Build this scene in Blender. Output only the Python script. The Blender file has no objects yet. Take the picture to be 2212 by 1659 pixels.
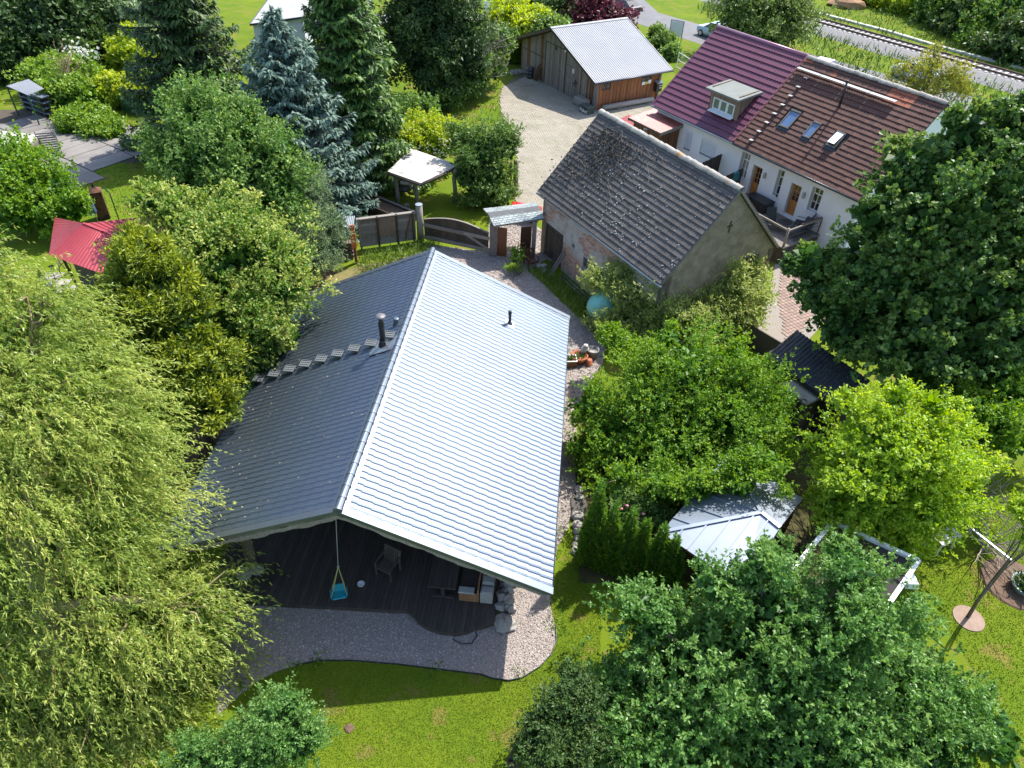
import bpy, math, random
import numpy as np
from mathutils import Matrix, Vector
S = bpy.context.scene
COL = S.collection
# ---------------------------------------------------------------- camera (a drone 20 m up, looking down 40 degrees)
CF, CP, CR, CH = 1542.83/2212.0, math.radians(40.352), math.radians(2.479), 20.0
cam_data = bpy.data.cameras.new("camera"); cam_data.sensor_fit = 'HORIZONTAL'
cam_data.sensor_width = 36.0; cam_data.lens = 36.0*CF
cam_data.clip_start = 0.1; cam_data.clip_end = 2000.0
cam = bpy.data.objects.new("camera", cam_data); COL.objects.link(cam)
_fw = Vector((0, math.cos(CP), -math.sin(CP))); _rt = Vector((1, 0, 0)); _up = Vector((0, math.sin(CP), math.cos(CP)))
_cx = _rt*math.cos(CR)+_up*math.sin(CR); _cy = -_rt*math.sin(CR)+_up*math.cos(CR)
_m = Matrix((_cx, _cy, -_fw)).transposed().to_4x4(); _m.translation = (0, 0, CH)
cam.matrix_world = _m
S.camera = cam
# ---------------------------------------------------------------- sky, sun, exposure
SUN_EL, SUN_AZ = math.radians(54.0), math.radians(43.0)      # azimuth clockwise from +Y
W = bpy.data.worlds.new("World"); S.world = W; W.use_nodes = True
wn = W.node_tree; bg = wn.nodes["Background"]
sky = wn.nodes.new("ShaderNodeTexSky"); sky.sky_type = 'NISHITA'; sky.sun_disc = False
sky.sun_elevation = SUN_EL; sky.sun_rotation = SUN_AZ; sky.air_density = 1.0; sky.dust_density = 1.2; sky.ozone_density = 1.0
wn.links.new(sky.outputs[0], bg.inputs[0]); bg.inputs[1].default_value = 0.15
sun_d = bpy.data.lights.new("sun", 'SUN'); sun_d.energy = 3.9; sun_d.angle = math.radians(0.6); sun_d.color = (1.0, 0.95, 0.87)
sun = bpy.data.objects.new("sun", sun_d); COL.objects.link(sun)
_sd = Vector((math.cos(SUN_EL)*math.sin(SUN_AZ), math.cos(SUN_EL)*math.cos(SUN_AZ), math.sin(SUN_EL)))
sun.rotation_euler = _sd.to_track_quat('Z', 'Y').to_euler(); sun.location = (30, 30, 60)
S.view_settings.view_transform = 'Standard'; S.view_settings.look = 'None'
S.view_settings.exposure = 1.25; S.view_settings.gamma = 1.0; S.view_settings.use_curve_mapping = False
S.render.engine = 'CYCLES'
S.cycles.max_bounces = 6; S.cycles.diffuse_bounces = 3; S.cycles.glossy_bounces = 3; S.cycles.transmission_bounces = 4; S.cycles.transparent_max_bounces = 8
S.cycles.use_denoising = True
# ---------------------------------------------------------------- survey helpers
def ray(x, y):
    c, s = math.cos(CR), math.sin(CR); X = x-1106; Y = y-829.5; f = CF*2212
    u = (c*X+s*Y)/f; v = -(-s*X+c*Y)/f
    return np.array([u, math.cos(CP)+v*math.sin(CP), -math.sin(CP)+v*math.cos(CP)])
def at(x, y, z=0.0):                        # the point at height z seen in direction (x, y) of the survey photo
    d = ray(x, y); return d*(z-CH)/d[2]+np.array([0, 0, CH])
def atY(x, y, Y):                           # the point at distance Y
    d = ray(x, y); return d*(Y/d[1])+np.array([0, 0, CH])
def G(x, y, z=0.0):
    p = at(x, y, z); return (float(p[0]), float(p[1]))
# ---------------------------------------------------------------- object helpers
def tag(o, label=None, cat=None, group=None, kind=None):
    if label: o['label'] = label
    if cat: o['category'] = cat
    if group: o['group'] = group
    if kind: o['kind'] = kind
    return o
def thing(name, label, cat, loc=(0, 0, 0), rz=0.0, group=None):
    o = bpy.data.objects.new(name, None); COL.objects.link(o)
    o.empty_display_size = 0.2
    o.location = loc; o.rotation_euler = (0, 0, rz)
    return tag(o, label, cat, group)
def link(name, me, parent=None, loc=None, mat4=None):
    o = bpy.data.objects.new(name, me); COL.objects.link(o)
    if parent: o.parent = parent
    if loc is not None: o.location = loc
    if mat4 is not None: o.matrix_local = mat4
    return o
def copy_tree(o, loc=None, rz=None, label=None, parent=None):
    c = o.copy(); COL.objects.link(c)
    if parent: c.parent = parent
    if loc is not None: c.location = loc
    if rz is not None: c.rotation_euler = (0, 0, rz)
    if label: c['label'] = label
    for ch in list(o.children): copy_tree(ch, parent=c)
    return c
class MB:
    """collects shapes, builds ONE mesh"""
    def __init__(s): s.v = []; s.f = []
    def add(s, vs, fs):
        b = len(s.v); s.v += [tuple(map(float, p)) for p in vs]; s.f += [tuple(b+i for i in f) for f in fs]; return s
    def box(s, x0, x1, y0, y1, z0, z1):
        return s.add([(x0,y0,z0),(x1,y0,z0),(x1,y1,z0),(x0,y1,z0),(x0,y0,z1),(x1,y0,z1),(x1,y1,z1),(x0,y1,z1)],
                     [(3,2,1,0),(4,5,6,7),(0,1,5,4),(1,2,6,5),(2,3,7,6),(3,0,4,7)])
    def bevbox(s, x0, x1, y0, y1, z0, z1, b=0.01):
        vs = []; 
        for z, i in ((z0, b), (z0+b, 0), (z1-b, 0), (z1, b)):
            vs += [(x0+i,y0+i,z),(x1-i,y0+i,z),(x1-i,y1-i,z),(x0+i,y1-i,z)]
        fs = [(3,2,1,0),(12,13,14,15)]
        for k in range(3):
            for i in range(4): fs.append((k*4+i, k*4+(i+1)%4, k*4+4+(i+1)%4, k*4+4+i))
        return s.add(vs, fs)
    def beam(s, p, q, w, h, up=(0, 0, 1)):
        p = Vector(p); q = Vector(q); d = (q-p).normalized(); u = Vector(up)
        if abs(d.dot(u)) > .98: u = Vector((1, 0, 0))
        a = d.cross(u).normalized()*w/2; c = a.cross(d).normalized()*h/2
        return s.add([p-a-c, p+a-c, p+a+c, p-a+c, q-a-c, q+a-c, q+a+c, q-a+c],
                     [(3,2,1,0),(4,5,6,7),(0,1,5,4),(1,2,6,5),(2,3,7,6),(3,0,4,7)])
    def tube(s, pts, rad, n=8, caps=True):
        pts = [Vector(p) for p in pts]
        if not hasattr(rad, '__len__'): rad = [rad]*len(pts)
        vs = []; fs = []; pa = None
        for i, p in enumerate(pts):
            d = (pts[min(i+1, len(pts)-1)]-pts[max(i-1, 0)])
            if d.length < 1e-9: d = Vector((0, 0, 1))
            d.normalize()
            if pa is None:
                t = Vector((0, 0, 1)) if abs(d.z) < .9 else Vector((1, 0, 0)); a = d.cross(t).normalized()
            else: a = (pa-d*pa.dot(d)).normalized()
            pa = a; b = d.cross(a)
            for k in range(n):
                th = 2*math.pi*k/n; vs.append(p+(a*math.cos(th)+b*math.sin(th))*rad[i])
        for i in range(len(pts)-1):
            for k in range(n): fs.append((i*n+k, i*n+(k+1)%n, (i+1)*n+(k+1)%n, (i+1)*n+k))
        if caps: fs.append(tuple(range(n-1, -1, -1))); fs.append(tuple((len(pts)-1)*n+k for k in range(n)))
        return s.add(vs, fs)
    def lathe(s, prof, n=16, c=(0, 0, 0)):
        vs = []; fs = []; m = len(prof)
        for r, z in prof:
            for k in range(n): vs.append((c[0]+r*math.cos(2*math.pi*k/n), c[1]+r*math.sin(2*math.pi*k/n), c[2]+z))
        for i in range(m-1):
            for k in range(n): fs.append((i*n+k, i*n+(k+1)%n, (i+1)*n+(k+1)%n, (i+1)*n+k))
        fs.append(tuple(range(n-1, -1, -1))); fs.append(tuple((m-1)*n+k for k in range(n)))
        return s.add(vs, fs)
    def prism(s, poly, z0, z1):
        n = len(poly); vs = [(x, y, z0) for x, y in poly]+[(x, y, z1) for x, y in poly]
        fs = [tuple(range(n-1, -1, -1)), tuple(range(n, 2*n))]+[(i, (i+1)%n, n+(i+1)%n, n+i) for i in range(n)]
        return s.add(vs, fs)
    def slab(s, quad, t):                   # quad of 3D points, thickened by t along its own normal (downwards)
        q = [Vector(p) for p in quad]; n = (q[1]-q[0]).cross(q[2]-q[0]).normalized()
        if n.z < 0: n = -n
        k = len(q); vs = q+[p-n*t for p in q]
        return s.add(vs, [tuple(range(k)), tuple(range(2*k-1, k-1, -1))]+[(i, k+i, k+(i+1)%k, (i+1)%k) for i in range(k)])
    def rock(s, c, r, seed, nz=6, na=8, flat=.7):
        rg = random.Random(seed); vs = []; fs = []
        for i in range(nz+1):
            th = math.pi*i/nz
            for k in range(na):
                ph = 2*math.pi*k/na; q = r*(1+rg.uniform(-.16, .16))
                vs.append((c[0]+q*math.sin(th)*math.cos(ph), c[1]+q*math.sin(th)*math.sin(ph)*.85, c[2]+q*math.cos(th)*flat))
        for i in range(nz):
            for k in range(na): fs.append((i*na+k, (i+1)*na+k, (i+1)*na+(k+1)%na, i*na+(k+1)%na))
        return s.add(vs, fs)
    def xf(s, M, start=0):
        for i in range(start, len(s.v)): s.v[i] = tuple(M @ Vector(s.v[i]))
        return s
    def mesh(s, name, mat=None, smooth=False):
        me = bpy.data.meshes.new(name); me.from_pydata(s.v, [], s.f, shade_flat=True)
        if mat: me.materials.append(mat)
        if smooth: me.polygons.foreach_set('use_smooth', [True]*len(me.polygons))
        me.update(); return me
def part(mb, name, mat, parent, label=None, smooth=False, kind=None):
    o = link(name, mb.mesh(name, mat, smooth), parent)
    return tag(o, label=label, kind=kind)
def solo(mb, name, mat, label, cat, loc=None, group=None, smooth=False, kind=None):
    o = link(name, mb.mesh(name, mat, smooth))
    if loc is not None: o.location = loc
    return tag(o, label, cat, group, kind)
def amesh(name, V, Q, mat, tint=None, smooth=False):
    """numpy mesh: V (n,3), Q (m,4 or 3)"""
    me = bpy.data.meshes.new(name); n, m, k = len(V), len(Q), Q.shape[1]
    me.vertices.add(n); me.vertices.foreach_set('co', np.ascontiguousarray(V, dtype=np.float32).ravel())
    me.loops.add(m*k); me.loops.foreach_set('vertex_index', np.ascontiguousarray(Q, dtype=np.int32).ravel())
    me.polygons.add(m); me.polygons.foreach_set('loop_start', np.arange(0, m*k, k, dtype=np.int32))
    if tint is not None:
        a = me.attributes.new('tint', 'FLOAT', 'POINT'); a.data.foreach_set('value', np.ascontiguousarray(tint, dtype=np.float32))
    me.update(calc_edges=True)
    me.polygons.foreach_set('use_smooth', np.full(m, bool(smooth)))
    if mat: me.materials.append(mat)
    return me
# ---------------------------------------------------------------- materials
_mats = {}
def mat(name, c1, c2=None, scale=4.0, rough=.7, metal=0.0, bump=0.0, bscale=None, stretch=None, spec=.5, c3=None, scale3=1.0, thr3=.6, rnd=0.0, detail=4.0, soft=.2):
    if name in _mats: return _mats[name]
    m = bpy.data.materials.new(name); m.use_nodes = True; N = m.node_tree.nodes; L = m.node_tree.links
    B = N["Principled BSDF"]; B.inputs['Roughness'].default_value = rough; B.inputs['Metallic'].default_value = metal
    B.inputs['Specular IOR Level'].default_value = spec
    tc = N.new('ShaderNodeTexCoord'); mp = N.new('ShaderNodeMapping'); L.new(tc.outputs['Object'], mp.inputs[0])
    if stretch: mp.inputs['Scale'].default_value = stretch
    if rnd:
        oi = N.new('ShaderNodeObjectInfo'); ml = N.new('ShaderNodeMath'); ml.operation = 'MULTIPLY'; ml.inputs[1].default_value = 37.0
        L.new(oi.outputs['Random'], ml.inputs[0]); L.new(ml.outputs[0], mp.inputs['Location'])
    def noise(sc, dt=detail):
        n = N.new('ShaderNodeTexNoise'); n.inputs['Scale'].default_value = sc; n.inputs['Detail'].default_value = dt
        n.inputs['Roughness'].default_value = .65; L.new(mp.outputs[0], n.inputs['Vector']); return n
    col = N.new('ShaderNodeMix'); col.data_type = 'RGBA'
    col.inputs[6].default_value = (*c1, 1); col.inputs[7].default_value = (*(c2 or c1), 1)
    n1 = noise(scale); r = N.new('ShaderNodeMapRange'); r.inputs[1].default_value = .32; r.inputs[2].default_value = .68
    L.new(n1.outputs[0], r.inputs[0]); L.new(r.outputs[0], col.inputs[0]); out = col.outputs[2]
    if c3:
        n3 = noise(scale3); r3 = N.new('ShaderNodeMapRange'); r3.inputs[1].default_value = thr3; r3.inputs[2].default_value = thr3+soft*.3
        L.new(n3.outputs[0], r3.inputs[0]); mx = N.new('ShaderNodeMix'); mx.data_type = 'RGBA'
        L.new(r3.outputs[0], mx.inputs[0]); L.new(out, mx.inputs[6]); mx.inputs[7].default_value = (*c3, 1); out = mx.outputs[2]
    if rnd:
        hv = N.new('ShaderNodeHueSaturation'); mr = N.new('ShaderNodeMapRange'); mr.inputs[3].default_value = 1-rnd; mr.inputs[4].default_value = 1+rnd
        L.new(oi.outputs['Random'], mr.inputs[0]); L.new(mr.outputs[0], hv.inputs['Value']); L.new(out, hv.inputs['Color']); out = hv.outputs[0]
    L.new(out, B.inputs['Base Color'])
    if bump:
        nb = noise(bscale or scale*6); bp = N.new('ShaderNodeBump'); bp.inputs['Strength'].default_value = bump; bp.inputs['Distance'].default_value = .02
        L.new(nb.outputs[0], bp.inputs['Height']); L.new(bp.outputs[0], B.inputs['Normal'])
    _mats[name] = m; return m
def leafmat(name, dark, light, trans=.3, rough=.45, spec=.35, mid=None):
    if name in _mats: return _mats[name]
    m = bpy.data.materials.new(name); m.use_nodes = True; N = m.node_tree.nodes; L = m.node_tree.links
    B = N["Principled BSDF"]; B.inputs['Roughness'].default_value = rough; B.inputs['Specular IOR Level'].default_value = spec
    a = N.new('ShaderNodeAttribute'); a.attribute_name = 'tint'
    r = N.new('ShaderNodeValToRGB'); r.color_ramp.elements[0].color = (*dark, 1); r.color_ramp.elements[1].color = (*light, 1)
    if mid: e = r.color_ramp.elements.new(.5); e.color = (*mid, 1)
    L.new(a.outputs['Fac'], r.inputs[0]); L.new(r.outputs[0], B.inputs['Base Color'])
    t = N.new('ShaderNodeBsdfTranslucent'); hs = N.new('ShaderNodeHueSaturation'); hs.inputs['Saturation'].default_value = 1.1; hs.inputs['Value'].default_value = 1.5; hs.inputs['Hue'].default_value = .485
    L.new(r.outputs[0], hs.inputs['Color']); L.new(hs.outputs[0], t.inputs[0])
    mx = N.new('ShaderNodeMixShader'); mx.inputs[0].default_value = trans
    L.new(B.outputs[0], mx.inputs[1]); L.new(t.outputs[0], mx.inputs[2]); L.new(mx.outputs[0], N['Material Output'].inputs[0])
    _mats[name] = m; return m
def tintmat(name, cols, rough=.8, spec=.3):          # a colour ramp over the mesh's own 'tint' attribute (pebbles, blades, tiles)
    m = bpy.data.materials.new(name); m.use_nodes = True; N = m.node_tree.nodes; L = m.node_tree.links
    B = N["Principled BSDF"]; B.inputs['Roughness'].default_value = rough; B.inputs['Specular IOR Level'].default_value = spec
    a = N.new('ShaderNodeAttribute'); a.attribute_name = 'tint'; r = N.new('ShaderNodeValToRGB')
    r.color_ramp.elements[0].color = (*cols[0], 1); r.color_ramp.elements[1].color = (*cols[-1], 1)
    for i, c in enumerate(cols[1:-1]): e = r.color_ramp.elements.new((i+1)/(len(cols)-1)); e.color = (*c, 1)
    L.new(a.outputs['Fac'], r.inputs[0]); L.new(r.outputs[0], B.inputs['Base Color']); return m
M_timber = mat('weathered_timber', (.16,.14,.12), (.27,.24,.21), 3, .8, stretch=(6,6,1), bump=.3, rnd=.18)
M_timber_dark = mat('dark_timber', (.035,.028,.022), (.075,.058,.045), 3, .75, stretch=(6,6,1), bump=.3, rnd=.25)
M_brownwood = mat('brown_boards', (.20,.085,.032), (.10,.05,.025), 2.5, .75, stretch=(5,5,.8), bump=.3, rnd=.3)
M_greywood = mat('grey_boards', (.155,.135,.12), (.25,.225,.20), 2.5, .8, stretch=(5,5,.7), bump=.3, rnd=.25)
M_white = mat('white_plaster', (.74,.76,.80), (.68,.70,.74), 1.5, .85, bump=.08, bscale=40)
M_whitepaint = mat('white_paint', (.78,.78,.76), (.7,.7,.68), 2, .5)
M_black = mat('black_metal', (.012,.012,.014), (.022,.022,.024), 5, .45)
M_darkmetal = mat('dark_grey_metal', (.05,.055,.065), (.075,.08,.09), 3, .4, metal=.6)
M_galv = mat('galvanised_metal', (.42,.45,.48), (.33,.36,.39), 3, .4, metal=.75)
M_glass = mat('window_glass', (.012,.016,.02), (.02,.025,.03), 1, .06, spec=.9)
M_concrete = mat('concrete', (.30,.29,.27), (.21,.20,.185), 2, .9, bump=.3, bscale=20)
M_stone = mat('field_stone', (.32,.30,.27), (.20,.185,.165), 3, .85, bump=.5, bscale=12, rnd=.2)
M_bark = mat('bark', (.10,.075,.055), (.17,.135,.105), 4, .9, stretch=(3,3,.6), bump=.6)
M_greybark = mat('grey_twigs', (.20,.17,.14), (.30,.26,.22), 4, .9)
M_soil = mat('soil_colour', (.085,.052,.034), (.15,.095,.062), 6, .95, bump=.5, bscale=30)
# ================================================================ SETTING
rng = np.random.default_rng(7)
def sheet(name, pts, z, m, label=None, kind='structure'):
    me = bpy.data.meshes.new(name); me.from_pydata([(x, y, z) for x, y in pts], [], [tuple(range(len(pts)))]); me.materials.append(m); me.update()
    if me.polygons[0].normal.z < 0: me.flip_normals()
    o = link(name, me); return tag(o, label=label, kind=kind)
def norm(a): return a/(np.linalg.norm(a, axis=-1, keepdims=True)+1e-9)
def kites(P, D, N, L, Wd, fold=.25, bend=0.0):
    """leaf blades: base P, direction D, face normal N, length L, width Wd -> V (n*4,3), Q (n,4)"""
    D = norm(D); S_ = norm(np.cross(D, N)); N = np.cross(S_, D); n = len(P)
    L = np.broadcast_to(np.asarray(L, float), (n,))[:, None]; Wd = np.broadcast_to(np.asarray(Wd, float), (n,))[:, None]
    V = np.empty((n, 4, 3)); mid = P+D*L*.45+N*L*fold*.35
    V[:, 0] = P; V[:, 1] = mid-S_*Wd*.5; V[:, 2] = P+D*L-N*L*bend; V[:, 3] = mid+S_*Wd*.5
    return V.reshape(-1, 3), np.arange(n*4).reshape(n, 4)
def inpoly(x, y, poly):
    x = np.asarray(x); y = np.asarray(y); r = np.zeros(x.shape, bool); n = len(poly); j = n-1
    for i in range(n):
        xi, yi = poly[i]; xj, yj = poly[j]
        r ^= ((yi > y) != (yj > y)) & (x < (xj-xi)*(y-yi)/(yj-yi+1e-12)+xi); j = i
    return r
def sample(poly, dens, rg=rng):
    a = np.array(poly); lo = a.min(0); hi = a.max(0); n = int(dens*(hi-lo).prod())
    p = rg.uniform(lo, hi, (n, 2)); return p[inpoly(p[:, 0], p[:, 1], poly)]
def PX(*pts): return [G(x, y) for x, y in pts]
def joinVQ(parts):
    Vs, Qs, b = [], [], 0
    for V, Q in parts: Vs.append(V); Qs.append(Q+b); b += len(V)
    return np.concatenate(Vs), np.concatenate(Qs)

M_ground = mat('meadow_ground', (.075,.13,.008), (.125,.165,.010), .35, .95, c3=(.15,.14,.03), scale3=.9, thr3=.56, bump=.6, bscale=25, spec=.1)
sheet('ground', [(-700,-120),(700,-120),(700,1200),(-700,1200)], 0.0, M_ground)
M_earth = mat('bare_earth', (.088,.058,.036), (.15,.105,.066), 2.2, .95, bump=.8, bscale=30, spec=.1, c3=(.06,.075,.02), scale3=1.3, thr3=.6)
hedge_strip = PX((250,1120),(380,1000),(430,900),(500,780),(560,680),(620,620),(690,580),(790,600),(800,700),(560,1050),(440,1130))
sheet('earth_strip', hedge_strip, .004, M_earth)
dry_strip = PX((690,610),(740,585),(770,575),(830,565),(905,545),(930,560),(860,600),(700,650))
sheet('dry_grass_strip', dry_strip, .008, mat('dry_grass', (.20,.16,.075), (.13,.13,.045), 3, .95, bump=.6, bscale=30, spec=.1))
sheet('shade_bed', PX((1255,900),(1700,900),(1760,1000),(1740,1250),(1250,1260),(1240,1050)), .004, mat('planted_soil', (.05,.045,.022), (.085,.08,.03), 2, .95, bump=.6, spec=.1))
# gravel round the house
M_gravel = mat('gravel_base', (.23,.195,.175), (.36,.31,.275), 38, .9, bump=.9, bscale=45, detail=2, spec=.2)
gravel_poly = PX((470,1545),(520,1500),(560,1470),(600,1450),(640,1438),(690,1428),(760,1428),(860,1436),(940,1446),(1000,1453),(1040,1458),(1065,1467),(1100,1471),(1128,1465),(1165,1442),(1190,1415),(1202,1385),(1199,1350),(1188,1310),(1192,1250),(1205,1180),(1228,1140),(1243,1060),(1243,960),(1250,880),(1258,850),(1300,790),(1310,745),(1270,705),(1215,655),(1170,610),(1140,585),(1180,560),(1240,585),(1225,545),(1150,480),(1095,470),(1060,455),(1055,500),(1050,545),(930,528),(900,560),(880,700),(700,900),(560,1200),(470,1350))
sheet('gravel_bed', gravel_poly, .012, M_gravel)
gold = mat('pale_gravel', (.20,.175,.15), (.29,.26,.225), 30, .9, bump=.9, bscale=40, detail=2, spec=.2)
# pebbles as real stones: dense in front of the house, coarser behind it
def pebbles(P, size, name):
    n = len(P); r = rng.uniform(.6, 1.35, (n, 1))*size
    oct_ = np.array([[1,0,0],[0,1,0],[-1,0,0],[0,-1,0],[0,0,.7],[0,0,-.6]])
    ang = rng.uniform(0, 2*np.pi, n); c, s = np.cos(ang)[:, None], np.sin(ang)[:, None]
    sc = np.stack([r[:, 0]*rng.uniform(.8, 1.3, n), r[:, 0]*rng.uniform(.55, .9, n), r[:, 0]*rng.uniform(.5, .9, n)], 1)
    o = oct_[None]*sc[:, None, :]*(1+rng.uniform(-.15, .15, (n, 6, 1)))
    X = o[..., 0]*c-o[..., 1]*s; Y = o[..., 0]*s+o[..., 1]*c; Z = o[..., 2]+rng.uniform(-.25, .35, (n, 6))*r*.5
    V = np.stack([X+P[:, None, 0], Y+P[:, None, 1], Z+.018+r*.25], 2).reshape(-1, 3)
    f = np.array([[0,1,4],[1,2,4],[2,3,4],[3,0,4],[1,0,5],[2,1,5],[3,2,5],[0,3,5]])
    Q = (f[None]+np.arange(n)[:, None, None]*6).reshape(-1, 3)
    t = np.repeat(rng.uniform(0, 1, n), 6)
    return tag(link(name, amesh(name, V, Q, M_pebble, t)), 'loose grey and pinkish pebbles filling the gravel bed', 'gravel', kind='stuff')
M_pebble = tintmat('pebble', [(.13,.11,.10),(.36,.30,.27),(.26,.20,.17),(.48,.43,.39),(.30,.26,.25),(.58,.55,.51)], .75)
MH = (-4.34, 11.939); MA = .069; ML, MW, MZE, MZR = 13.25, 5.705, 2.7, 5.373
def mh_loc(p):
    dx = p[:, 0]-MH[0]; dy = p[:, 1]-MH[1]
    return dx*math.cos(MA)-dy*math.sin(MA), dx*math.sin(MA)+dy*math.cos(MA)
gp = sample(gravel_poly, 560); v_, u_ = mh_loc(gp)
keep = ~((v_ > -5.2) & (v_ < 4.2) & (u_ > .9) & (u_ < 12.6)); gp = gp[keep]; near = gp[:, 1] < 17
far_keep = rng.uniform(size=len(gp)) < .26
pb = pebbles(gp[near], .024, 'gravel'); pb2 = pebbles(gp[(~near) & far_keep], .042, 'gravel')
# steel lawn edging along the gravel
ed = MB(); pts = [(*G(x, y), .03) for x, y in ((640,1438),(690,1428),(760,1428),(860,1436),(940,1446),(1000,1453),(1040,1458),(1065,1467),(1100,1471),(1128,1465),(1165,1442),(1190,1415),(1202,1385),(1200,1350))]
for p, q in zip(pts, pts[1:]): ed.beam(p, q, .012, .09)
solo(ed, 'lawn_edging', M_darkmetal, 'thin steel edging curving between front gravel and lawn', 'lawn edging')

# courtyard of concrete pavers
M_paver = mat('paver', (.24,.215,.17), (.31,.28,.22), 1.2, .9, bump=.3, rnd=.12, c3=(.17,.17,.10), scale3=.35, thr3=.55, soft=.5)
court = PX((1086,185),(1125,158),(1165,150),(1290,237),(1416,213),(1470,205),(1600,260),(1580,420),(1400,470),(1180,470),(1098,470),(1112,440),(1116,330),(1108,300),(1085,255),(1078,215))
M_joint = mat('paver_joint', (.13,.115,.08), (.11,.125,.05), 1.0, .95, spec=.1, bump=.4)
cy = sheet('courtyard', court, .012, M_joint)
_pm = MB(); _pm.bevbox(-.118, .118, -.058, .058, 0, .03, .008); paver_me = _pm.mesh('paver', M_paver)
ca = math.radians(-32); cs, sn = math.cos(ca), math.sin(ca)
gx, gy = np.meshgrid(np.arange(-14, 22, .25), np.arange(-10, 40, .125)); gx = gx+((np.round(gy/.125).astype(int) % 2)*.125)
px_, py_ = gx*cs-gy*sn+4, gx*sn+gy*cs+45; ok = inpoly(px_.ravel(), py_.ravel(), court); pp = np.stack([px_.ravel()[ok], py_.ravel()[ok]], 1)
d_ = pp[:, 1]
pp = pp[np.argsort(d_)]
vis = (pp[:, 0] < 2.2) & (pp[:, 1] > 42.0)                      # what the barn roof does not hide
first = pp[vis][:300]; rest = np.concatenate([pp[vis][300:], pp[~vis]])
rest = rest[rest[:, 1] < 66]
for i, (x, y) in enumerate(first):
    o = link('paver', paver_me, cy); o.location = (x, y, .008+rng.uniform(0, .006)); o.rotation_euler = (rng.normal(0, .008), rng.normal(0, .008), ca+rng.normal(0, .01))
n = len(rest); bx = np.array([[-.118,-.058,0],[.118,-.058,0],[.118,.058,0],[-.118,.058,0],[-.11,-.05,.03],[.11,-.05,.03],[.11,.05,.03],[-.11,.05,.03]])
V = np.stack([bx[:, 0]*cs-bx[:, 1]*sn, bx[:, 0]*sn+bx[:, 1]*cs, bx[:, 2]], 1)[None]+np.concatenate([rest, rng.uniform(.006, .014, (n, 1))], 1)[:, None, :]
fq = np.array([[4,5,6,7],[0,1,5,4],[1,2,6,5],[2,3,7,6],[3,0,4,7]])
tag(link('pavers', amesh('pavers', V.reshape(-1, 3), (fq[None]+np.arange(n)[:, None, None]*8).reshape(-1, 4), M_paver), cy), kind='stuff')
# brick path right of the barn
M_brickpath = mat('pink_brick_path', (.27,.19,.15), (.21,.15,.125), 3, .9, bump=.3, rnd=.15)
bpath = PX((1680,545),(1770,545),(1820,640),(1760,720),(1700,780),(1640,760),(1600,720),(1625,680),(1660,640))
pth = sheet('brick_path', bpath, .012, gold)
_b = MB(); _b.bevbox(-.1, .1, -.1, .1, 0, .03, .006); bp_me = _b.mesh('path_brick', M_brickpath)
bpoly = PX((1690,560),(1765,560),(1790,640),(1745,700),(1700,760),(1690,700),(1680,640))
q = sample(bpoly, 1); a_ = math.radians(28); n_ = 0
for i in np.arange(-6, 6, .215):
    for j in np.arange(-8, 8, .215):
        x = 13.5+i*math.cos(a_)-j*math.sin(a_); y = 29.5+i*math.sin(a_)+j*math.cos(a_)
        if inpoly(np.array([x]), np.array([y]), bpoly)[0] and n_ < 300:
            o = link('path_brick', bp_me, pth); o.location = (x, y, .008+rng.uniform(0, .006)); o.rotation_euler = (0, 0, a_+rng.normal(0, .015)); n_ += 1
# road, railway
M_asphalt = mat('asphalt', (.115,.115,.12), (.15,.15,.155), .8, .9, bump=.2, bscale=60)
rd = sheet('road', [G(1290,42-18)[:2], G(1362,46), G(1449,75), G(1511,95), (34,58), (48,38), (54,42), (40,64), G(1518,55), G(1423,28), G(1380,-10), G(1300,-40), G(1240,-20)], .012, M_asphalt)
ra, rb = np.array(G(1753,51)), np.array(G(2212,183)); rd_ = (rb-ra)/np.linalg.norm(rb-ra); rn = np.array([-rd_[1], rd_[0]])
if rn[1] < 0: rn = -rn                       # rn points away from the camera
M_ballast = mat('ballast', (.15,.145,.145), (.25,.245,.24), 14, .95, bump=1.0, bscale=20, detail=3, spec=.1)
bm = MB(); r0 = ra-rd_*60; r1 = rb+rd_*40
def rp(base, off, z): p = base+rn*off; return (p[0], p[1], z)
prof = [(-3.6,.0),(-1.7,.42),(1.5,.42),(2.6,.05)]
vs = [rp(r0, o_, z) for o_, z in prof]+[rp(r1, o_, z) for o_, z in prof]
bm.add(vs, [(i, i+1, i+5, i+4) for i in range(3)]); tag(link('ballast', bm.mesh('ballast', M_ballast)), kind='structure')
rw = thing('railway_track', 'single railway track crossing the meadow behind the houses', 'railway track', (ra[0], ra[1], 0), math.atan2(rd_[1], rd_[0]))
M_rail = mat('rusty_rail', (.075,.045,.035), (.11,.065,.05), 5, .6, metal=.3)
_s = MB(); _s.bevbox(-.13, .13, -1.3, 1.3, .36, .475, .02); sl_me = _s.mesh('sleeper', mat('concrete_sleeper', (.40,.385,.37), (.33,.32,.31), 2, .85, rnd=.15))
for i in range(92): link('sleeper', sl_me, rw, (-18+i*.62, 0, 0))
for y in (-.75, .75):
    m_ = MB(); m_.box(-58, 70, y-.035, y+.035, .475, .64); m_.box(-58, 70, y-.07, y+.07, .475, .495); part(m_, 'rail', M_rail, rw)
tr = MB(); tp = [at(1755,27), at(1926,72), at(2015,99), at(2120,127), at(2212,151), at(2330,186)]
for p, q in zip(tp, tp[1:]): tr.beam((p[0], p[1], .1), (q[0], q[1], .1), .5, .2)
tg = solo(tr, 'cable_trough', mat('trough_concrete', (.50,.50,.44), (.38,.38,.33), 1, .9), 'pale concrete cable trough running along the far side of the railway', 'cable trough')
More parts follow.
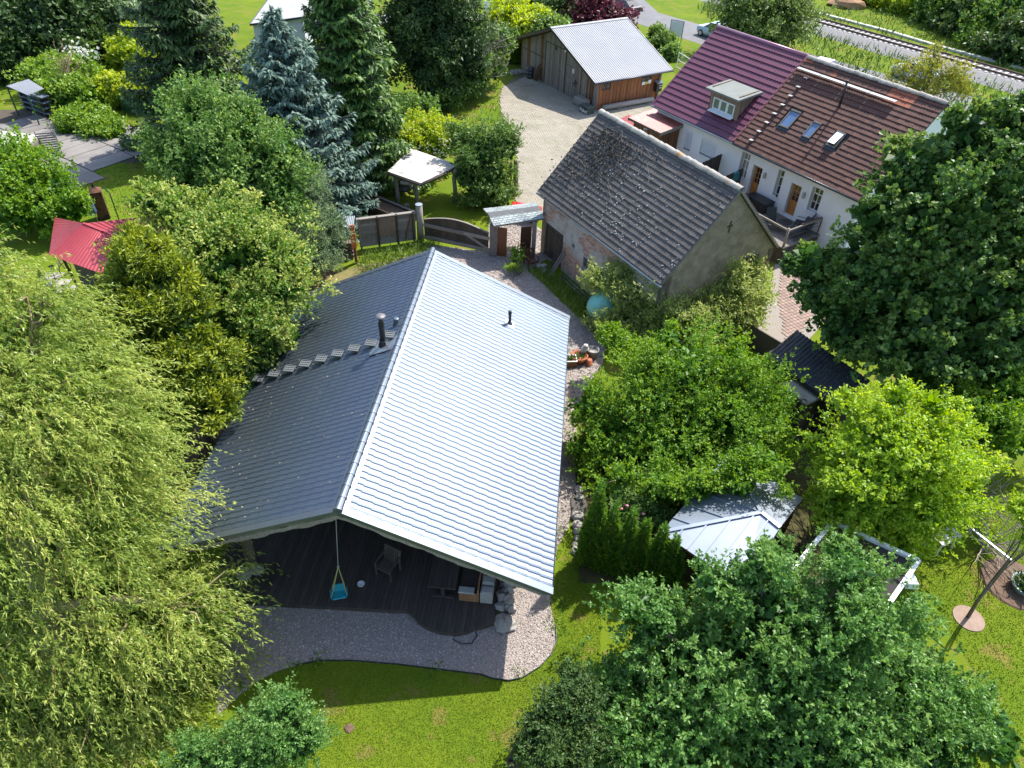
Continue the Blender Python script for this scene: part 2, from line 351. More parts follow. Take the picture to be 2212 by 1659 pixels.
# old concrete slabs on the left
yard = PX((-60,238),(110,236),(180,262),(260,286),(345,304),(345,350),(250,352),(215,366),(180,382),(150,410),(-60,440))
M_slab = mat('old_slab', (.15,.138,.128), (.21,.195,.18), .8, .9, bump=.3, bscale=15, rnd=.12, c3=(.13,.075,.035), scale3=.5, thr3=.66)
ys = sheet('concrete_yard', yard, .004, mat('slab_joint', (.05,.04,.03), (.08,.06,.04), 3, .95))
_s = MB(); _s.bevbox(-1.46, 1.46, -.72, .72, 0, .05, .012); yme = _s.mesh('concrete_slab', M_slab)
p0 = np.array(G(200,372)); p1 = np.array(G(345,322)); sa = math.atan2(p1[1]-p0[1], p1[0]-p0[0])
for i in range(-8, 4):
    for j in range(-3, 8):
        x = p0[0]+math.cos(sa)*(i*3.0+1.5)-math.sin(sa)*(j*1.5+.8); y = p0[1]+math.sin(sa)*(i*3+1.5)+math.cos(sa)*(j*1.5+.8)
        if inpoly(np.array([x]), np.array([y]), yard)[0]:
            o = link('concrete_slab', yme, ys); o.location = (x, y, rng.uniform(0, .012)); o.rotation_euler = (rng.normal(0, .004), rng.normal(0, .004), sa+rng.normal(0, .004))

# ================================================================ MAIN HOUSE (timber house with metal tile roof)
M_roof = mat('coated_metal_roof', (.115,.143,.185), (.13,.158,.20), 1.0, .46, metal=.85)
M_trim = mat('coated_metal_trim', (.14,.165,.20), (.155,.18,.215), 1.0, .43, metal=.8)
H = thing('timber_house', 'large timber house with grey metal tile roof and open front terrace', 'house', (*MH, 0), -MA)
pit = math.atan2(MZR-MZE, MW); SL = math.hypot(MW, MZR-MZE)
def slope_pt(side, u, s, h):                # s down the slope, h above it (local frame of the house)
    return (side*(s*math.cos(pit)+h*math.sin(pit)), u, MZR-s*math.sin(pit)+h*math.cos(pit))
per = .2208; rows = 16; rl = SL/rows
for side in (-1, 1):
    for k in range(12):
        us = np.linspace(k*5*per, (k+1)*5*per, 61); ph = (us/per) % 1.0
        wv = .030*np.clip(np.cos(2*np.pi*(ph-.5))*1.25-.25, 0, 1)**.8
        st, ss = [], []
        for r in range(rows): ss += [r*rl, (r+1)*rl-.004]; st += [.004, .034]
        ss.append(SL); st.append(.0)
        ss, st = np.array(ss), np.array(st); SS, UU = np.meshgrid(ss, us, indexing='ij'); HH = st[:, None]+wv[None, :]+.0
        V = np.stack([side*(SS*math.cos(pit)+HH*math.sin(pit)), UU, MZR-SS*math.sin(pit)+HH*math.cos(pit)], 2).reshape(-1, 3)
        nr, nc = SS.shape; i0 = (np.arange(nr-1)[:, None]*nc+np.arange(nc-1)[None]).ravel()
        Q = np.stack([i0, i0+1, i0+nc+1, i0+nc], 1)
        if side > 0: Q = Q[:, ::-1]
        link('roof_sheet', amesh('roof_sheet', V, Q, M_roof), H)
    sc = MB()
    for r in range(1, rows+1):
        for j in range(60):
            if side < 0 and (r+j) % 2: continue
            u = (j+.52)*per; x, y, z = slope_pt(side, u, r*rl-.05, .036); sc.box(x-.011, x+.011, y-.011, y+.011, z-.006, z+.012)
    part(sc, 'screws', M_darkmetal, H, kind='stuff')
    m_ = MB(); A = [slope_pt(side, -.1, 0, -.03), slope_pt(side, ML+.1, 0, -.03), slope_pt(side, ML+.1, SL-.03, -.03), slope_pt(side, -.1, SL-.03, -.03)]
    m_.slab(A, .14); part(m_, 'roof_deck', M_timber_dark, H)
    for (ua, ub) in ((-.16, .06), (ML-.06, ML+.16)):           # verge trims
        m_ = MB(); m_.slab([slope_pt(side, ua, -.02, .062), slope_pt(side, ub, -.02, .062), slope_pt(side, ub, SL+.03, .062), slope_pt(side, ua, SL+.03, .062)], .012)
        ue = ua if ua < 1 else ub
        m_.slab([slope_pt(side, ue, 0, .06), slope_pt(side, ue, SL+.03, .06), slope_pt(side, ue, SL+.03, -.05), slope_pt(side, ue, 0, -.05)], .012)
        part(m_, 'verge_trim', M_trim, H)
    # barge boards with a live (wavy) lower edge
    for b_, (off, hh, th) in enumerate(((-.10, .17, .05), (-.055, .30, .05))):
        m_ = MB(); nb = 40; rg = random.Random(5+b_+side); ph = rg.uniform(0, 6); vs = []; fs = []
        for i in range(nb+1):
            s_ = (SL-.05)*i/nb; lo = hh+.025*math.sin(i*.55+ph)+.02*math.sin(i*1.3+ph)+.008*math.sin(i*3.1)
            for (uu, h_) in ((off, -.055), (off, -.055-lo), (off+th, -.055-lo), (off+th, -.055)): vs.append(slope_pt(side, uu, s_, h_))
        for i in range(nb):
            for j in range(4): fs.append((i*4+j, i*4+(j+1)%4, (i+1)*4+(j+1)%4, (i+1)*4+j))
        fs += [(0,1,2,3), (nb*4+3, nb*4+2, nb*4+1, nb*4)]
        part(m_.add(vs, fs), 'barge_board', M_timber, H)
        m2 = MB(); dy = ML-2*off-th
        part(m2.add([(x, ML-y, z) for x, y, z in vs], fs), 'barge_board', M_timber, H)
    m_ = MB(); m_.tube([slope_pt(side, -.05, SL+.03, -.06), slope_pt(side, ML+.05, SL+.03, -.06)], .05, 8); part(m_, 'gutter', M_trim, H, smooth=True)
# ridge caps, one overlapping the next
_m = MB(); n = 9; vs = []; fs = []
for i, (y, r) in enumerate(((0, .125), (.06, .128), (.065, .115), (.41, .11))):
    for k in range(n): th = math.pi*(-.1+1.2*k/(n-1)); vs.append((r*math.cos(th), y, r*math.sin(th)*.9))
for i in range(3):
    for k in range(n-1): fs.append((i*n+k, i*n+k+1, (i+1)*n+k+1, (i+1)*n+k))
fs.append(tuple(range(n)))
rc_me = _m.add(vs, fs).mesh('ridge_cap', M_trim, False)
nrc = 33
for i in range(nrc): link('ridge_cap', rc_me, H, (0, -.15+i*(ML+.3)/nrc, MZR+.055))
for side in (-1, 1):
    m_ = MB(); m_.slab([slope_pt(side, -.1, .02, .066), slope_pt(side, ML+.1, .02, .066), slope_pt(side, ML+.1, .21, .064), slope_pt(side, -.1, .21, .064)], .01); part(m_, 'ridge_flashing', M_trim, H)
# log walls, gable infill, deck
for i in range(9):
    z = .38+i*.27
    m_ = MB(); m_.tube([(-4.75, 4.3, z), (-4.75, 12.7, z)], .145, 10); part(m_, 'wall_log', M_timber, H, smooth=True)
    m_ = MB(); m_.tube([(4.75, 3.2, z), (4.75, 12.7, z)], .145, 10); part(m_, 'wall_log', M_timber, H, smooth=True)
    m_ = MB(); m_.tube([(-4.9, 12.6, z), (4.9, 12.6, z)], .14, 10); part(m_, 'wall_log', M_timber, H, smooth=True)
m_ = MB(); m_.prism([(-4.7, .3), (4.7, .3), (4.7, 2.9), (0, 5.1), (-4.7, 2.9)], 0, .16); m_.xf(Matrix.Translation((0, 4.4, 0)) @ Matrix.Rotation(math.pi/2, 4, 'X')); part(m_, 'front_wall', M_timber_dark, H)
m_ = MB(); m_.prism([(-4.7, .3), (4.7, .3), (4.7, 2.9), (0, 5.1), (-4.7, 2.9)], 0, .16); m_.xf(Matrix.Translation((0, 12.5, 0)) @ Matrix.Rotation(math.pi/2, 4, 'X')); part(m_, 'rear_wall', M_timber_dark, H)
for v0 in (-2.8, .6, 2.6):
    m_ = MB(); m_.box(v0, v0+1.3, 4.18, 4.23, .35, 2.35); part(m_, 'terrace_door', M_glass, H)
front = [(-5.0,.10),(-2.8,.12),(1.38,.36),(1.62,.22),(1.82,.01),(2.15,-.14),(2.5,-.22),(3.0,-.23),(3.3,-.12),(3.55,.03),(3.75,.10),(4.12,.30)]
fx = np.array([p[0] for p in front]); fy = np.array([p[1] for p in front])
M_deck = mat('dark_deck', (.045,.034,.027), (.072,.056,.045), 2.5, .7, stretch=(5,1,5), bump=.25, rnd=.22)
v0 = -5.0; k = 0
while v0 < 4.05:
    wd = .142; x0, x1 = v0, v0+wd-.007; y0, y1 = float(np.interp(x0, fx, fy)), float(np.interp(x1, fx, fy))
    z1 = .25+rng.uniform(-.003, .003); m_ = MB(); m_.add([(x0,y0,.205),(x1,y1,.205),(x1,4.16,.205),(x0,4.16,.205),(x0,y0,z1),(x1,y1,z1),(x1,4.16,z1),(x0,4.16,z1)],
        [(3,2,1,0),(4,5,6,7),(0,1,5,4),(1,2,6,5),(2,3,7,6),(3,0,4,7)]); part(m_, 'deck_plank', M_deck, H); v0 += wd
m_ = MB(); vs = [(x, y+.03) for x, y in front]+[(4.12, 4.1), (-5, 4.1)]; m_.prism(vs, .02, .198); part(m_, 'deck_frame', M_timber_dark, H)
m_ = MB()
for p, q in ((( -3.95,1.45,.25),(-4.2,2.0,2.55)),): m_.tube([p, ((p[0]+q[0])/2+.03, (p[1]+q[1])/2, (p[2]+q[2])/2), q], [.19, .165, .15], 12)
part(m_, 'terrace_post', mat('log_brown', (.15,.11,.075), (.22,.17,.12), 4, .8, stretch=(3,3,.8), bump=.5), H, smooth=True)
m_ = MB(); m_.tube([(4.5, 2.0, .2), (4.5, 2.0, 3.0)], [.14, .12], 12); part(m_, 'terrace_post', M_timber, H, smooth=True)
for v0, u0 in ((-.02, .25), (-3.9, .9), (3.9, .9)):
    m_ = MB(); m_.beam((v0, u0-.1, MZR-abs(v0)*math.tan(pit)-.26), (v0, 4.4, MZR-abs(v0)*math.tan(pit)-.26), .18, .2); part(m_, 'purlin', M_timber, H)
# low stone and timber bench wall at the right end of the terrace
M_slabstone = mat('pale_slab_stone', (.27,.255,.235), (.36,.345,.32), 3, .85, bump=.4, rnd=.15)
BW = thing('terrace_bench', 'orange wooden bench end with grey stone slab top on the terrace', 'bench', (0, 0, 0), 0)
def mw(v, u, z): return (MH[0]+u*math.sin(MA)+v*math.cos(MA), MH[1]+u*math.cos(MA)-v*math.sin(MA), z)
BW.location = mw(3.2, 1.2, .25); BW.rotation_euler = (0, 0, -MA)
M_orange = mat('orange_wood', (.30,.16,.075), (.22,.11,.05), 3, .6, stretch=(1,5,5), bump=.2, rnd=.12)
for i in range(4): m_ = MB(); m_.bevbox(-.28+i*.14, -.145+i*.14, -.3, -.27, .02, .46, .004); part(m_, 'front_board', M_orange, BW)
m_ = MB(); m_.bevbox(.285, .34, -.3, 1.3, .02, .62, .01); part(m_, 'back_panel', M_orange, BW)
m_ = MB(); m_.bevbox(-.3, .2, -.34, -.1, .46, .53, .02); part(m_, 'arm_slab', M_slabstone, BW)
m_ = MB(); m_.bevbox(-.28, .28, -.1, 1.3, .36, .42, .01); part(m_, 'seat', M_timber_dark, BW)
SW_ = thing('stone_wall', 'low wall of rounded grey slabs behind the terrace bench', 'stone wall', mw(3.78, 1.5, .25), -MA)
for i in range(5):
    m_ = MB(); m_.bevbox(-.19+rng.uniform(-.03,.03), .19, -.62+i*.33, -.32+i*.33, 0, .62+rng.uniform(-.05, .06), .05); part(m_, 'stone_slab', M_slabstone, SW_)
fw = thing('cobble_stack', 'heap of cut grey granite blocks beside the terrace wall', 'stone heap', mw(4.35, 1.25, .01), -MA)
_m = MB(); _m.bevbox(-.11, .11, -.1, .1, -.09, .09, .025); gb_me = _m.mesh('granite_block', M_stone)
for i in range(34):
    o = link('granite_block', gb_me, fw); lay = i//12; o.location = (rng.uniform(-.25, .25)*(1-.2*lay), rng.uniform(-.5, .55), .1+lay*.17); o.rotation_euler = tuple(rng.uniform(-.5, .5, 3)+np.array([0, 0, rng.uniform(0, 3)])); s_ = rng.uniform(.75, 1.15); o.scale = (s_, s_*rng.uniform(.8, 1.2), s_)
m_ = MB(); m_.rock((0, 0, .1), .36, 11, 8, 11, .45); solo(m_, 'boulder', M_stone, 'large flat boulder at the right corner of the terrace deck', 'boulder', mw(4.42, .38, .0), smooth=False)
m_ = MB(); m_.rock((0, 0, .1), .24, 12, 8, 11, .8); solo(m_, 'boulder', M_slabstone, 'pale rounded boulder on the deck beside the log post', 'boulder', mw(-3.66, 1.2, .27))
m_ = MB(); m_.rock((0, 0, .1), .26, 13, 8, 11, .7); solo(m_, 'boulder', M_slabstone, 'pale boulder half under the willow at the left deck edge', 'boulder', mw(-4.0, .98, .27))
# ---- things on the main roof
def rl_(side, v, h=0): s_ = abs(v)/math.cos(pit); return slope_pt(side, 0, s_, h)
def onroof(side, v, u, h=0): x, y, z = slope_pt(side, u, abs(v)/math.cos(pit), h); return mw(x, y, z)
FL = thing('flue_pipe', 'tall black stove flue with flat round cap beside the ridge', 'chimney', onroof(-1, .58, 7.25), -MA)
M_flue = mat('flue_black', (.012,.012,.013), (.02,.02,.021), 4, .35)
m_ = MB(); m_.lathe([(.16, -.12), (.165, .1), (.12, .22), (.115, .3)], 18); part(m_, 'collar', M_flue, FL, smooth=True)
m_ = MB(); m_.lathe([(.098, .2), (.098, .88), (.103, .89), (.103, .93), (.072, 1.08), (.068, 1.12)], 18); part(m_, 'pipe', M_flue, FL, smooth=True)
m_ = MB(); m_.lathe([(.02, 1.15), (.05, 1.16), (.17, 1.25), (.17, 1.262), (.0, 1.268)], 20)
for k in range(4): a_ = k*math.pi/2+.4; m_.tube([(.07*math.cos(a_), .07*math.sin(a_), 1.1), (.11*math.cos(a_), .11*math.sin(a_), 1.22)], .008, 5)
part(m_, 'cap', mat('flue_cap', (.13,.12,.125), (.16,.15,.155), 3, .55, metal=.3), FL, smooth=True)
m_ = MB(); c0 = Vector((0, 0, 0))
q = [(-.42, -.42), (.47, -.42), (.47, .34), (-.42, .34)]; m_.slab([(x, y, .075-(x*-1)*math.tan(pit)*1+.0) for x, y in q], .02); part(m_, 'lead_flashing', mat('lead_foil', (.42,.46,.52), (.26,.30,.38), 9, .3, metal=.8, bump=.6, bscale=14), FL)
VT = thing('roof_vent', 'short light grey roof vent stub close to the ridge', 'roof vent', onroof(-1, .38, 8.4), -MA)
m_ = MB(); m_.lathe([(.14, -.08), (.12, .05), (.075, .2), (.075, .23)], 14); part(m_, 'body', M_trim, VT, smooth=True)
m_ = MB(); m_.lathe([(.1, .235), (.1, .29), (.07, .30)], 14); part(m_, 'cap', M_trim, VT, smooth=True)
F2 = thing('vent_pipe', 'slim black vent pipe standing on the bright roof slope', 'vent pipe', onroof(1, 3.4, 10.95), -MA)
m_ = MB(); m_.lathe([(.13, -.12), (.11, .08), (.075, .12), (.07, .16)], 14); part(m_, 'collar', mat('flue_grey', (.05,.055,.06), None, 3, .5), F2, smooth=True)
m_ = MB(); m_.lathe([(.06, .1), (.06, .52), (.072, .53), (.072, .57), (.06, .575), (.072, .61), (.072, .65), (.055, .66)], 14); part(m_, 'pipe', M_flue, F2, smooth=True)
m_ = MB(); m_.slab([(x, y, .078-x*math.tan(pit)) for x, y in ((-.17,-.2),(.2,-.2),(.2,.2),(-.17,.2))], .015); part(m_, 'flashing', M_galv, F2)
# roof steps
RS = thing('roof_step', 'wire grate roof step, nearest to the black flue', 'roof step', onroof(-1, 1.07, 7.45), -MA, 'chimney sweep steps across the dark roof slope')
M_grate = mat('grate_metal', (.12,.135,.14), (.16,.175,.18), 4, .5, metal=.5)
m_ = MB()
for x in (-.17, .17): m_.beam((x, -.17, .2), (x, .17, .2), .022, .03)
for y in (-.17, .17): m_.beam((-.17, y, .2), (.17, y, .2), .022, .03)
for i in range(1, 5): m_.beam((-.17+i*.068, -.17, .2), (-.17+i*.068, .17, .2), .010, .018)
for y in (-.06, .06): m_.beam((-.17, y, .2), (.17, y, .2), .010, .018)
m_.box(-.17, .17, -.17, .17, .18, .186); part(m_, 'tread', M_grate, RS)
m_ = MB()
for y in (-.11, .11): m_.beam((-.14, y, .19), (.1, y, .0), .02, .02); m_.beam((.15, y, .19), (.13, y, .06), .02, .02); m_.beam((-.3, y, -.03), (.2, y, .12), .03, .012)
part(m_, 'bracket', M_grate, RS)
ordn = ['', 'second', 'third', 'fourth', 'fifth', 'sixth', 'seventh']
for i in range(1, 7):
    copy_tree(RS, onroof(-1, 1.07+.617*i, 7.45-.01*i), -MA, 'wire grate roof step, %s from the black flue' % ordn[i])
copy_tree(RS, onroof(-1, 5.39, 7.37), -MA, 'wire grate roof step lowest at the eave by the hedge')
copy_tree(RS, onroof(-1, .45, 7.62), -MA, 'wire grate roof step half hidden behind the black flue')
# fallen leaves on the dark slope
fl = []; n = 150; s_ = rng.beta(2.2, 1.2, n)*SL; u = rng.uniform(.3, 8, n)**1.0
P = np.array([slope_pt(-1, float(b), float(a), .05) for a, b in zip(s_, u)]); Pw = np.array([mw(*p) for p in P])
nn = np.tile(np.array([-math.sin(pit), 0, math.cos(pit)]), (n, 1))+rng.normal(0, .2, (n, 3)); V, Q = kites(Pw, rng.normal(0, 1, (n, 3))*[1, 1, .2], nn, rng.uniform(.03, .075, n), .025)
tag(link('fallen_leaves', amesh('fallen_leaves', V, Q, tintmat('dead_leaf', [(.35,.25,.12),(.55,.50,.32),(.22,.12,.05)]), np.repeat(rng.uniform(0, 1, n), 4))), 'small dry leaves scattered over the dark roof slope', 'leaves', kind='stuff')
# ================================================================ tiled roofs
def tile_mesh(w, l, h, th, m, name='roof_tile', waves=2):
    """a concrete pan tile: x across, y down the slope, z off the roof"""
    xs = np.linspace(0, w, waves*4+1); z = h*(.5-.5*np.cos(2*np.pi*waves*xs/w)); vs = []
    for y, t in ((-.03, 0.0), (l, th)):
        for x, q in zip(xs, z): vs.append((x, y, q+t))
    for x, q in zip(xs, z): vs.append((x, l, q+th-.025))
    n = len(xs); fs = []
    for r in range(2):
        for i in range(n-1): fs.append((r*n+i, (r+1)*n+i, (r+1)*n+i+1, r*n+i+1))
    me = bpy.data.meshes.new(name); me.from_pydata(vs, [], fs); me.materials.append(m); me.update(); return me, np.array(vs), np.array(fs)
def slope_frame(side, u, s, h, zr, th):
    e = Vector((side*math.cos(th), 0, -math.sin(th))); n = Vector((side*math.sin(th), 0, math.cos(th))); a = e.cross(n)
    o = Vector((side*(s*math.cos(th)+h*math.sin(th)), u, zr-s*math.sin(th)+h*math.cos(th)))
    M = Matrix((a, e, n)).transposed().to_4x4(); M.translation = o; return M, a
def tile_roof(parent, wm, side, u0, u1, zr, ze, hw, w, l, m, cap=300, skip=None, name='roof_tile', alt=None):
    """wm: parent's world matrix"""
    th = math.atan2(zr-ze, hw); sl = math.hypot(zr-ze, hw); nr = int(round(sl/l)); l = sl/nr; nc = int(round((u1-u0)/w)); w = (u1-u0)/nc
    me, tv, tf = tile_mesh(w, l, .02, .045, m, name); me2 = None
    if alt: me2 = me.copy(); me2.materials.clear(); me2.materials.append(alt[0])
    spots = []
    for r in range(nr):
        for c in range(nc):
            u = u0+(c+(1 if side*1 > 0 else 0))*w
            # across direction: a = e x n ; for side>0 it is -y, for side<0 +y
            M, a = slope_frame(side, 0, r*l, .02, zr, th)
            uu = u0+c*w if a.y > 0 else u0+(c+1)*w
            if skip and skip(u0+(c+.5)*w, (r+.5)*l*math.cos(th)): continue
            M.translation = Vector(M.translation)+Vector((0, uu, 0))
            d = (wm @ M.translation-Vector((0, 0, CH))).length; spots.append((d, M, u0+(c+.5)*w, (r+.5)*l*math.cos(th)))
    spots.sort(key=lambda t: t[0]); Vs = []
    for i, (d, M, u, v) in enumerate(spots):
        jit = Matrix.Translation((rng.normal(0, .003), rng.normal(0, .004), abs(rng.normal(0, .004))))
        M = M @ jit @ Matrix.Rotation(rng.normal(0, .006), 4, 'Z')
        special = alt and alt[1](u, v)
        if i < cap or special: link(name, me2 if special else me, parent, mat4=M)
        else:
            A = np.array(M); Vs.append(tv @ A[:3, :3].T+A[:3, 3])
    if Vs:
        k = len(Vs); V = np.concatenate(Vs); Q = (tf[None]+np.arange(k)[:, None, None]*len(tv)).reshape(-1, 4)
        tag(link('roof_tiles', amesh('roof_tiles', V, Q, m, np.repeat(rng.uniform(0, 1, k), len(tv))), parent), kind='stuff')
    return th
def roof_core(parent, u0, u1, zr, zel, zer, wl, wr, t, m, name='roof_deck'):
    for side, ze, w in ((-1, zel, wl), (1, zer, wr)):
        if w <= 0: continue
        m_ = MB(); m_.slab([(0, u0, zr-.005), (0, u1, zr-.005), (side*w, u1, ze-.005), (side*w, u0, ze-.005)], t); part(m_, name, m, parent)
def Fmat(x, y, A): M = Matrix.Rotation(-A, 4, 'Z'); M.translation = (x, y, 0); return M
# ================================================================ STONE BARN
BA = 2.583; BO = (3.903, 36.696); BL, BWD, BZE, BZR = 10.02, 3.557, 3.60, 7.197
Bn = thing('stone_barn', 'old brick and stone barn with mossy dark concrete tile roof', 'barn', (*BO, 0), -BA); bM = Fmat(*BO, BA)
M_btile = mat('lichen_tile', (.075,.066,.062), (.11,.098,.09), .8, .9, bump=.5, bscale=25, rnd=.2, c3=(.055,.048,.038), scale3=.9, thr3=.58, soft=.6)
tile_roof(Bn, bM, 1, .0, BL, BZR, BZE, BWD, .30, .265, M_btile)
roof_core(Bn, .05, BL-.05, BZR, BZE, BZE, BWD-.05, BWD-.05, .1, M_timber_dark)
bth = math.atan2(BZR-BZE, BWD)
tile_roof(Bn, bM, -1, 0, BL, BZR, BZE, BWD, .30, .265, M_btile, cap=0)
# moss, lichen and dead creeper on the visible slope
M_lich = mat('pale_lichen', (.42,.42,.40), (.33,.33,.31), 6, .95)
m_ = MB()
for i in range(150):
    u = rng.uniform(2.5, 10); s_ = rng.uniform(.8, 5.0)
    if rng.uniform() < .35: u = rng.uniform(4.5, 8); s_ = rng.uniform(3, 4.6)
    M, a = slope_frame(1, u, s_, .085, BZR, bth); r = rng.uniform(.018, .045); k0 = len(m_.v)
    m_.lathe([(r, -.012), (r*.9, .008), (0, .012)], 6); m_.xf(M @ Matrix.Diagonal((1, rng.uniform(.7, 1.4), 1, 1)), k0)
part(m_, 'lichen_spots', M_lich, Bn, kind='stuff')
n = 1500; u = 2.6+rng.normal(0, 1.0, n); s_ = np.abs(.5+rng.gamma(1.6, .9, n)); ok = (u > .25) & (u < 8) & (s_ < 4.4); u, s_ = u[ok], s_[ok]
P = np.array([slope_frame(1, float(a-.25*b), float(b), .075, BZR, bth)[0].translation[:] for a, b in zip(u, s_)]); k = len(P)
nv = np.tile([math.sin(bth), 0, math.cos(bth)], (k, 1)); V, Q = kites(P, rng.normal(0, 1, (k, 3)), nv+rng.normal(0, .4, (k, 3)), rng.uniform(.08, .2, k), rng.uniform(.05, .12, k))
tag(link('dead_creeper', amesh('dead_creeper', V, Q, tintmat('creeper', [(.04,.035,.028),(.085,.07,.055),(.13,.115,.09),(.10,.065,.02)], .95), np.repeat(rng.uniform(0, .95, k)**1.3, 4)), Bn), kind='stuff')
m_ = MB()
for i in range(60):
    u = 2.7+rng.normal(0, 1.0); s_ = abs(rng.gamma(1.5, .9))+.1; pts = []
    du, ds = rng.normal(0, .12), rng.uniform(.04, .18)
    for j in range(6):
        if s_ > 4.6 or not .2 < u < 8: break
        pts.append(slope_frame(1, u, s_, .10+rng.uniform(0, .03), BZR, bth)[0].translation); u += du+rng.normal(0, .06); s_ += ds*rng.uniform(.3, 1.3)
    if len(pts) > 2: m_.tube(pts, .008, 4, False)
part(m_, 'creeper_stems', M_greybark, Bn, kind='stuff')
# mossy ridge caps
M_ridge = mat('mossy_ridge', (.26,.24,.21), (.36,.34,.30), 3, .95, bump=.8, bscale=20, c3=(.42,.20,.045), scale3=.8, thr3=.60, rnd=.15)
_m = MB(); n = 7; vs = []; fs = []
for i, (y, r) in enumerate(((0, .17), (.02, .175), (.40, .145))):
    for k in range(n): t_ = math.pi*(-.05+1.1*k/(n-1)); vs.append((r*math.cos(t_), y, r*.9*math.sin(t_)))
for i in range(2):
    for k in range(n-1): fs.append((i*n+k, i*n+k+1, (i+1)*n+k+1, (i+1)*n+k))
fs.append(tuple(range(n))); rr_me = _m.add(vs, fs).mesh('ridge_tile', M_ridge)
for i in range(26):
    o = link('ridge_tile', rr_me, Bn, (rng.normal(0, .012), i*BL/26, BZR+.0+rng.normal(0, .008))); o.rotation_euler = (rng.normal(0, .02), 0, rng.normal(0, .02))
# walls: left (towards the house) v=+3.2, right v=-3.35, near gable u=9.9, far gable u=.15
M_bwall = mat('patched_render', (.36,.335,.305), (.47,.44,.405), 1.6, .95, bump=.6, bscale=18, c3=(.27,.235,.205), scale3=1.1, thr3=.55, soft=.6)
M_gable = mat('grey_rough_render', (.215,.165,.115), (.36,.295,.215), 2.2, .95, bump=.9, bscale=14, c3=(.44,.41,.36), scale3=2.6, thr3=.62, soft=.5)
M_brick = mat('old_brick', (.38,.17,.10), (.43,.29,.22), 2.5, .9, bump=.4, bscale=30, rnd=.35, c3=(.42,.38,.34), scale3=1.3, thr3=.5, soft=.7)
def wall_holes(name, x0, x1, y0, y1, z0, z1, holes, m, parent, axis='y'):
    """wall along y (or x) with rectangular openings (a0,a1,z0,z1)"""
    m_ = MB(); cuts = sorted({a for h in holes for a in h[:2]} | ({y0, y1} if axis == 'y' else {x0, x1}))
    for a, b in zip(cuts, cuts[1:]):
        c = (a+b)/2; zz = z0
        for h in sorted([h for h in holes if h[0] <= c <= h[1]], key=lambda h: h[2]):
            if h[2] > zz: m_.box(*( (x0, x1, a, b) if axis == 'y' else (a, b, y0, y1)), zz, h[2])
            zz = h[3]
        if zz < z1: m_.box(*((x0, x1, a, b) if axis == 'y' else (a, b, y0, y1)), zz, z1)
    return part(m_, name, m, parent)
door_h = (.15, 2.15, 0, 2.02); win_h = (4.0, 5.75, 1.16, 1.78)
wall_holes('wall', 2.85, 3.2, .1, 9.9, 0, 3.78, [door_h, win_h, (2.95, 3.2, 1.75, 2.0)], M_bwall, Bn)
m_ = MB(); m_.box(-3.4, -3.05, .1, 9.9, 0, 3.55); part(m_, 'wall', M_gable, Bn)
for nm, u, t in (('gable_wall', 9.9, .3), ('rear_gable_wall', .4, .3)):
    m_ = MB(); m_.prism([(-3.4, 0), (3.2, 0), (3.2, 3.72), (0, 7.1), (-3.4, 3.62)], 0, t); m_.xf(Matrix.Translation((0, u, 0)) @ Matrix.Rotation(math.pi/2, 4, 'X')); part(m_, nm, M_gable, Bn)
# inside of wall window (dark) and exposed bricks
m_ = MB(); m_.box(2.6, 2.62, .2, 9.5, 0, 3); part(m_, 'dark_interior', M_black, Bn)
_m = MB(); _m.bevbox(-.02, .012, -.115, .115, -.032, .032, .006); br_me = _m.mesh('brick', M_brick)
spots = []
from mathutils import noise as mnoise
for r in range(36):
    for c in range(36):
        u = .4+c*.252+(r % 2)*.126; z = .14+r*.088
        if (door_h[0]-.1 < u < door_h[1]+.12 and z < 2.1) or (win_h[0]-.12 < u < win_h[1]+.12 and win_h[2]-.08 < z < win_h[3]+.08) or u > 8.2: continue
        f = mnoise.noise((u*.55, z*.75, 3.1))+.25*mnoise.noise((u*2.3, z*2.3, 9.0))
        lim = .02 if 2.2 < u < 6.6 else .22
        if f < lim-.25*(z < 1.3 and u < 6): continue
        spots.append((u, z))
spots.sort(key=lambda p: p[0]*-1); rng.shuffle(spots)
Vb = []
bxv = np.array([v.co[:] for v in br_me.vertices]); bxf = [tuple(p.vertices) for p in br_me.polygons]
for i, (u, z) in enumerate(spots):
    if i < 300: o = link('brick', br_me, Bn, (3.2+rng.uniform(-.004, .008), u, z)); o.rotation_euler = (rng.normal(0, .02), 0, 0)
    else: Vb.append((3.2+rng.uniform(-.004, .008), u, z))
for i in range(260):                       # bare bricks low on the near gable, and speckled higher up
    v = rng.uniform(-3.3, 2.6); z = .15+.088*int(rng.integers(0, 34))
    if mnoise.noise((v*.8, z*.9, 1.0)) < (.0 if v < -1.2 and z < 3.3 else .3): continue
    Vb.append((v, 9.9, z, 1))
mm = MB()
for q in Vb:
    k0 = len(mm.v); mm.add(bxv, bxf); M = Matrix.Translation(q[:3])
    if len(q) == 4: M = M @ Matrix.Rotation(math.pi/2, 4, 'Z')
    mm.xf(M, k0)
part(mm, 'bricks', M_brick, Bn, kind='stuff')
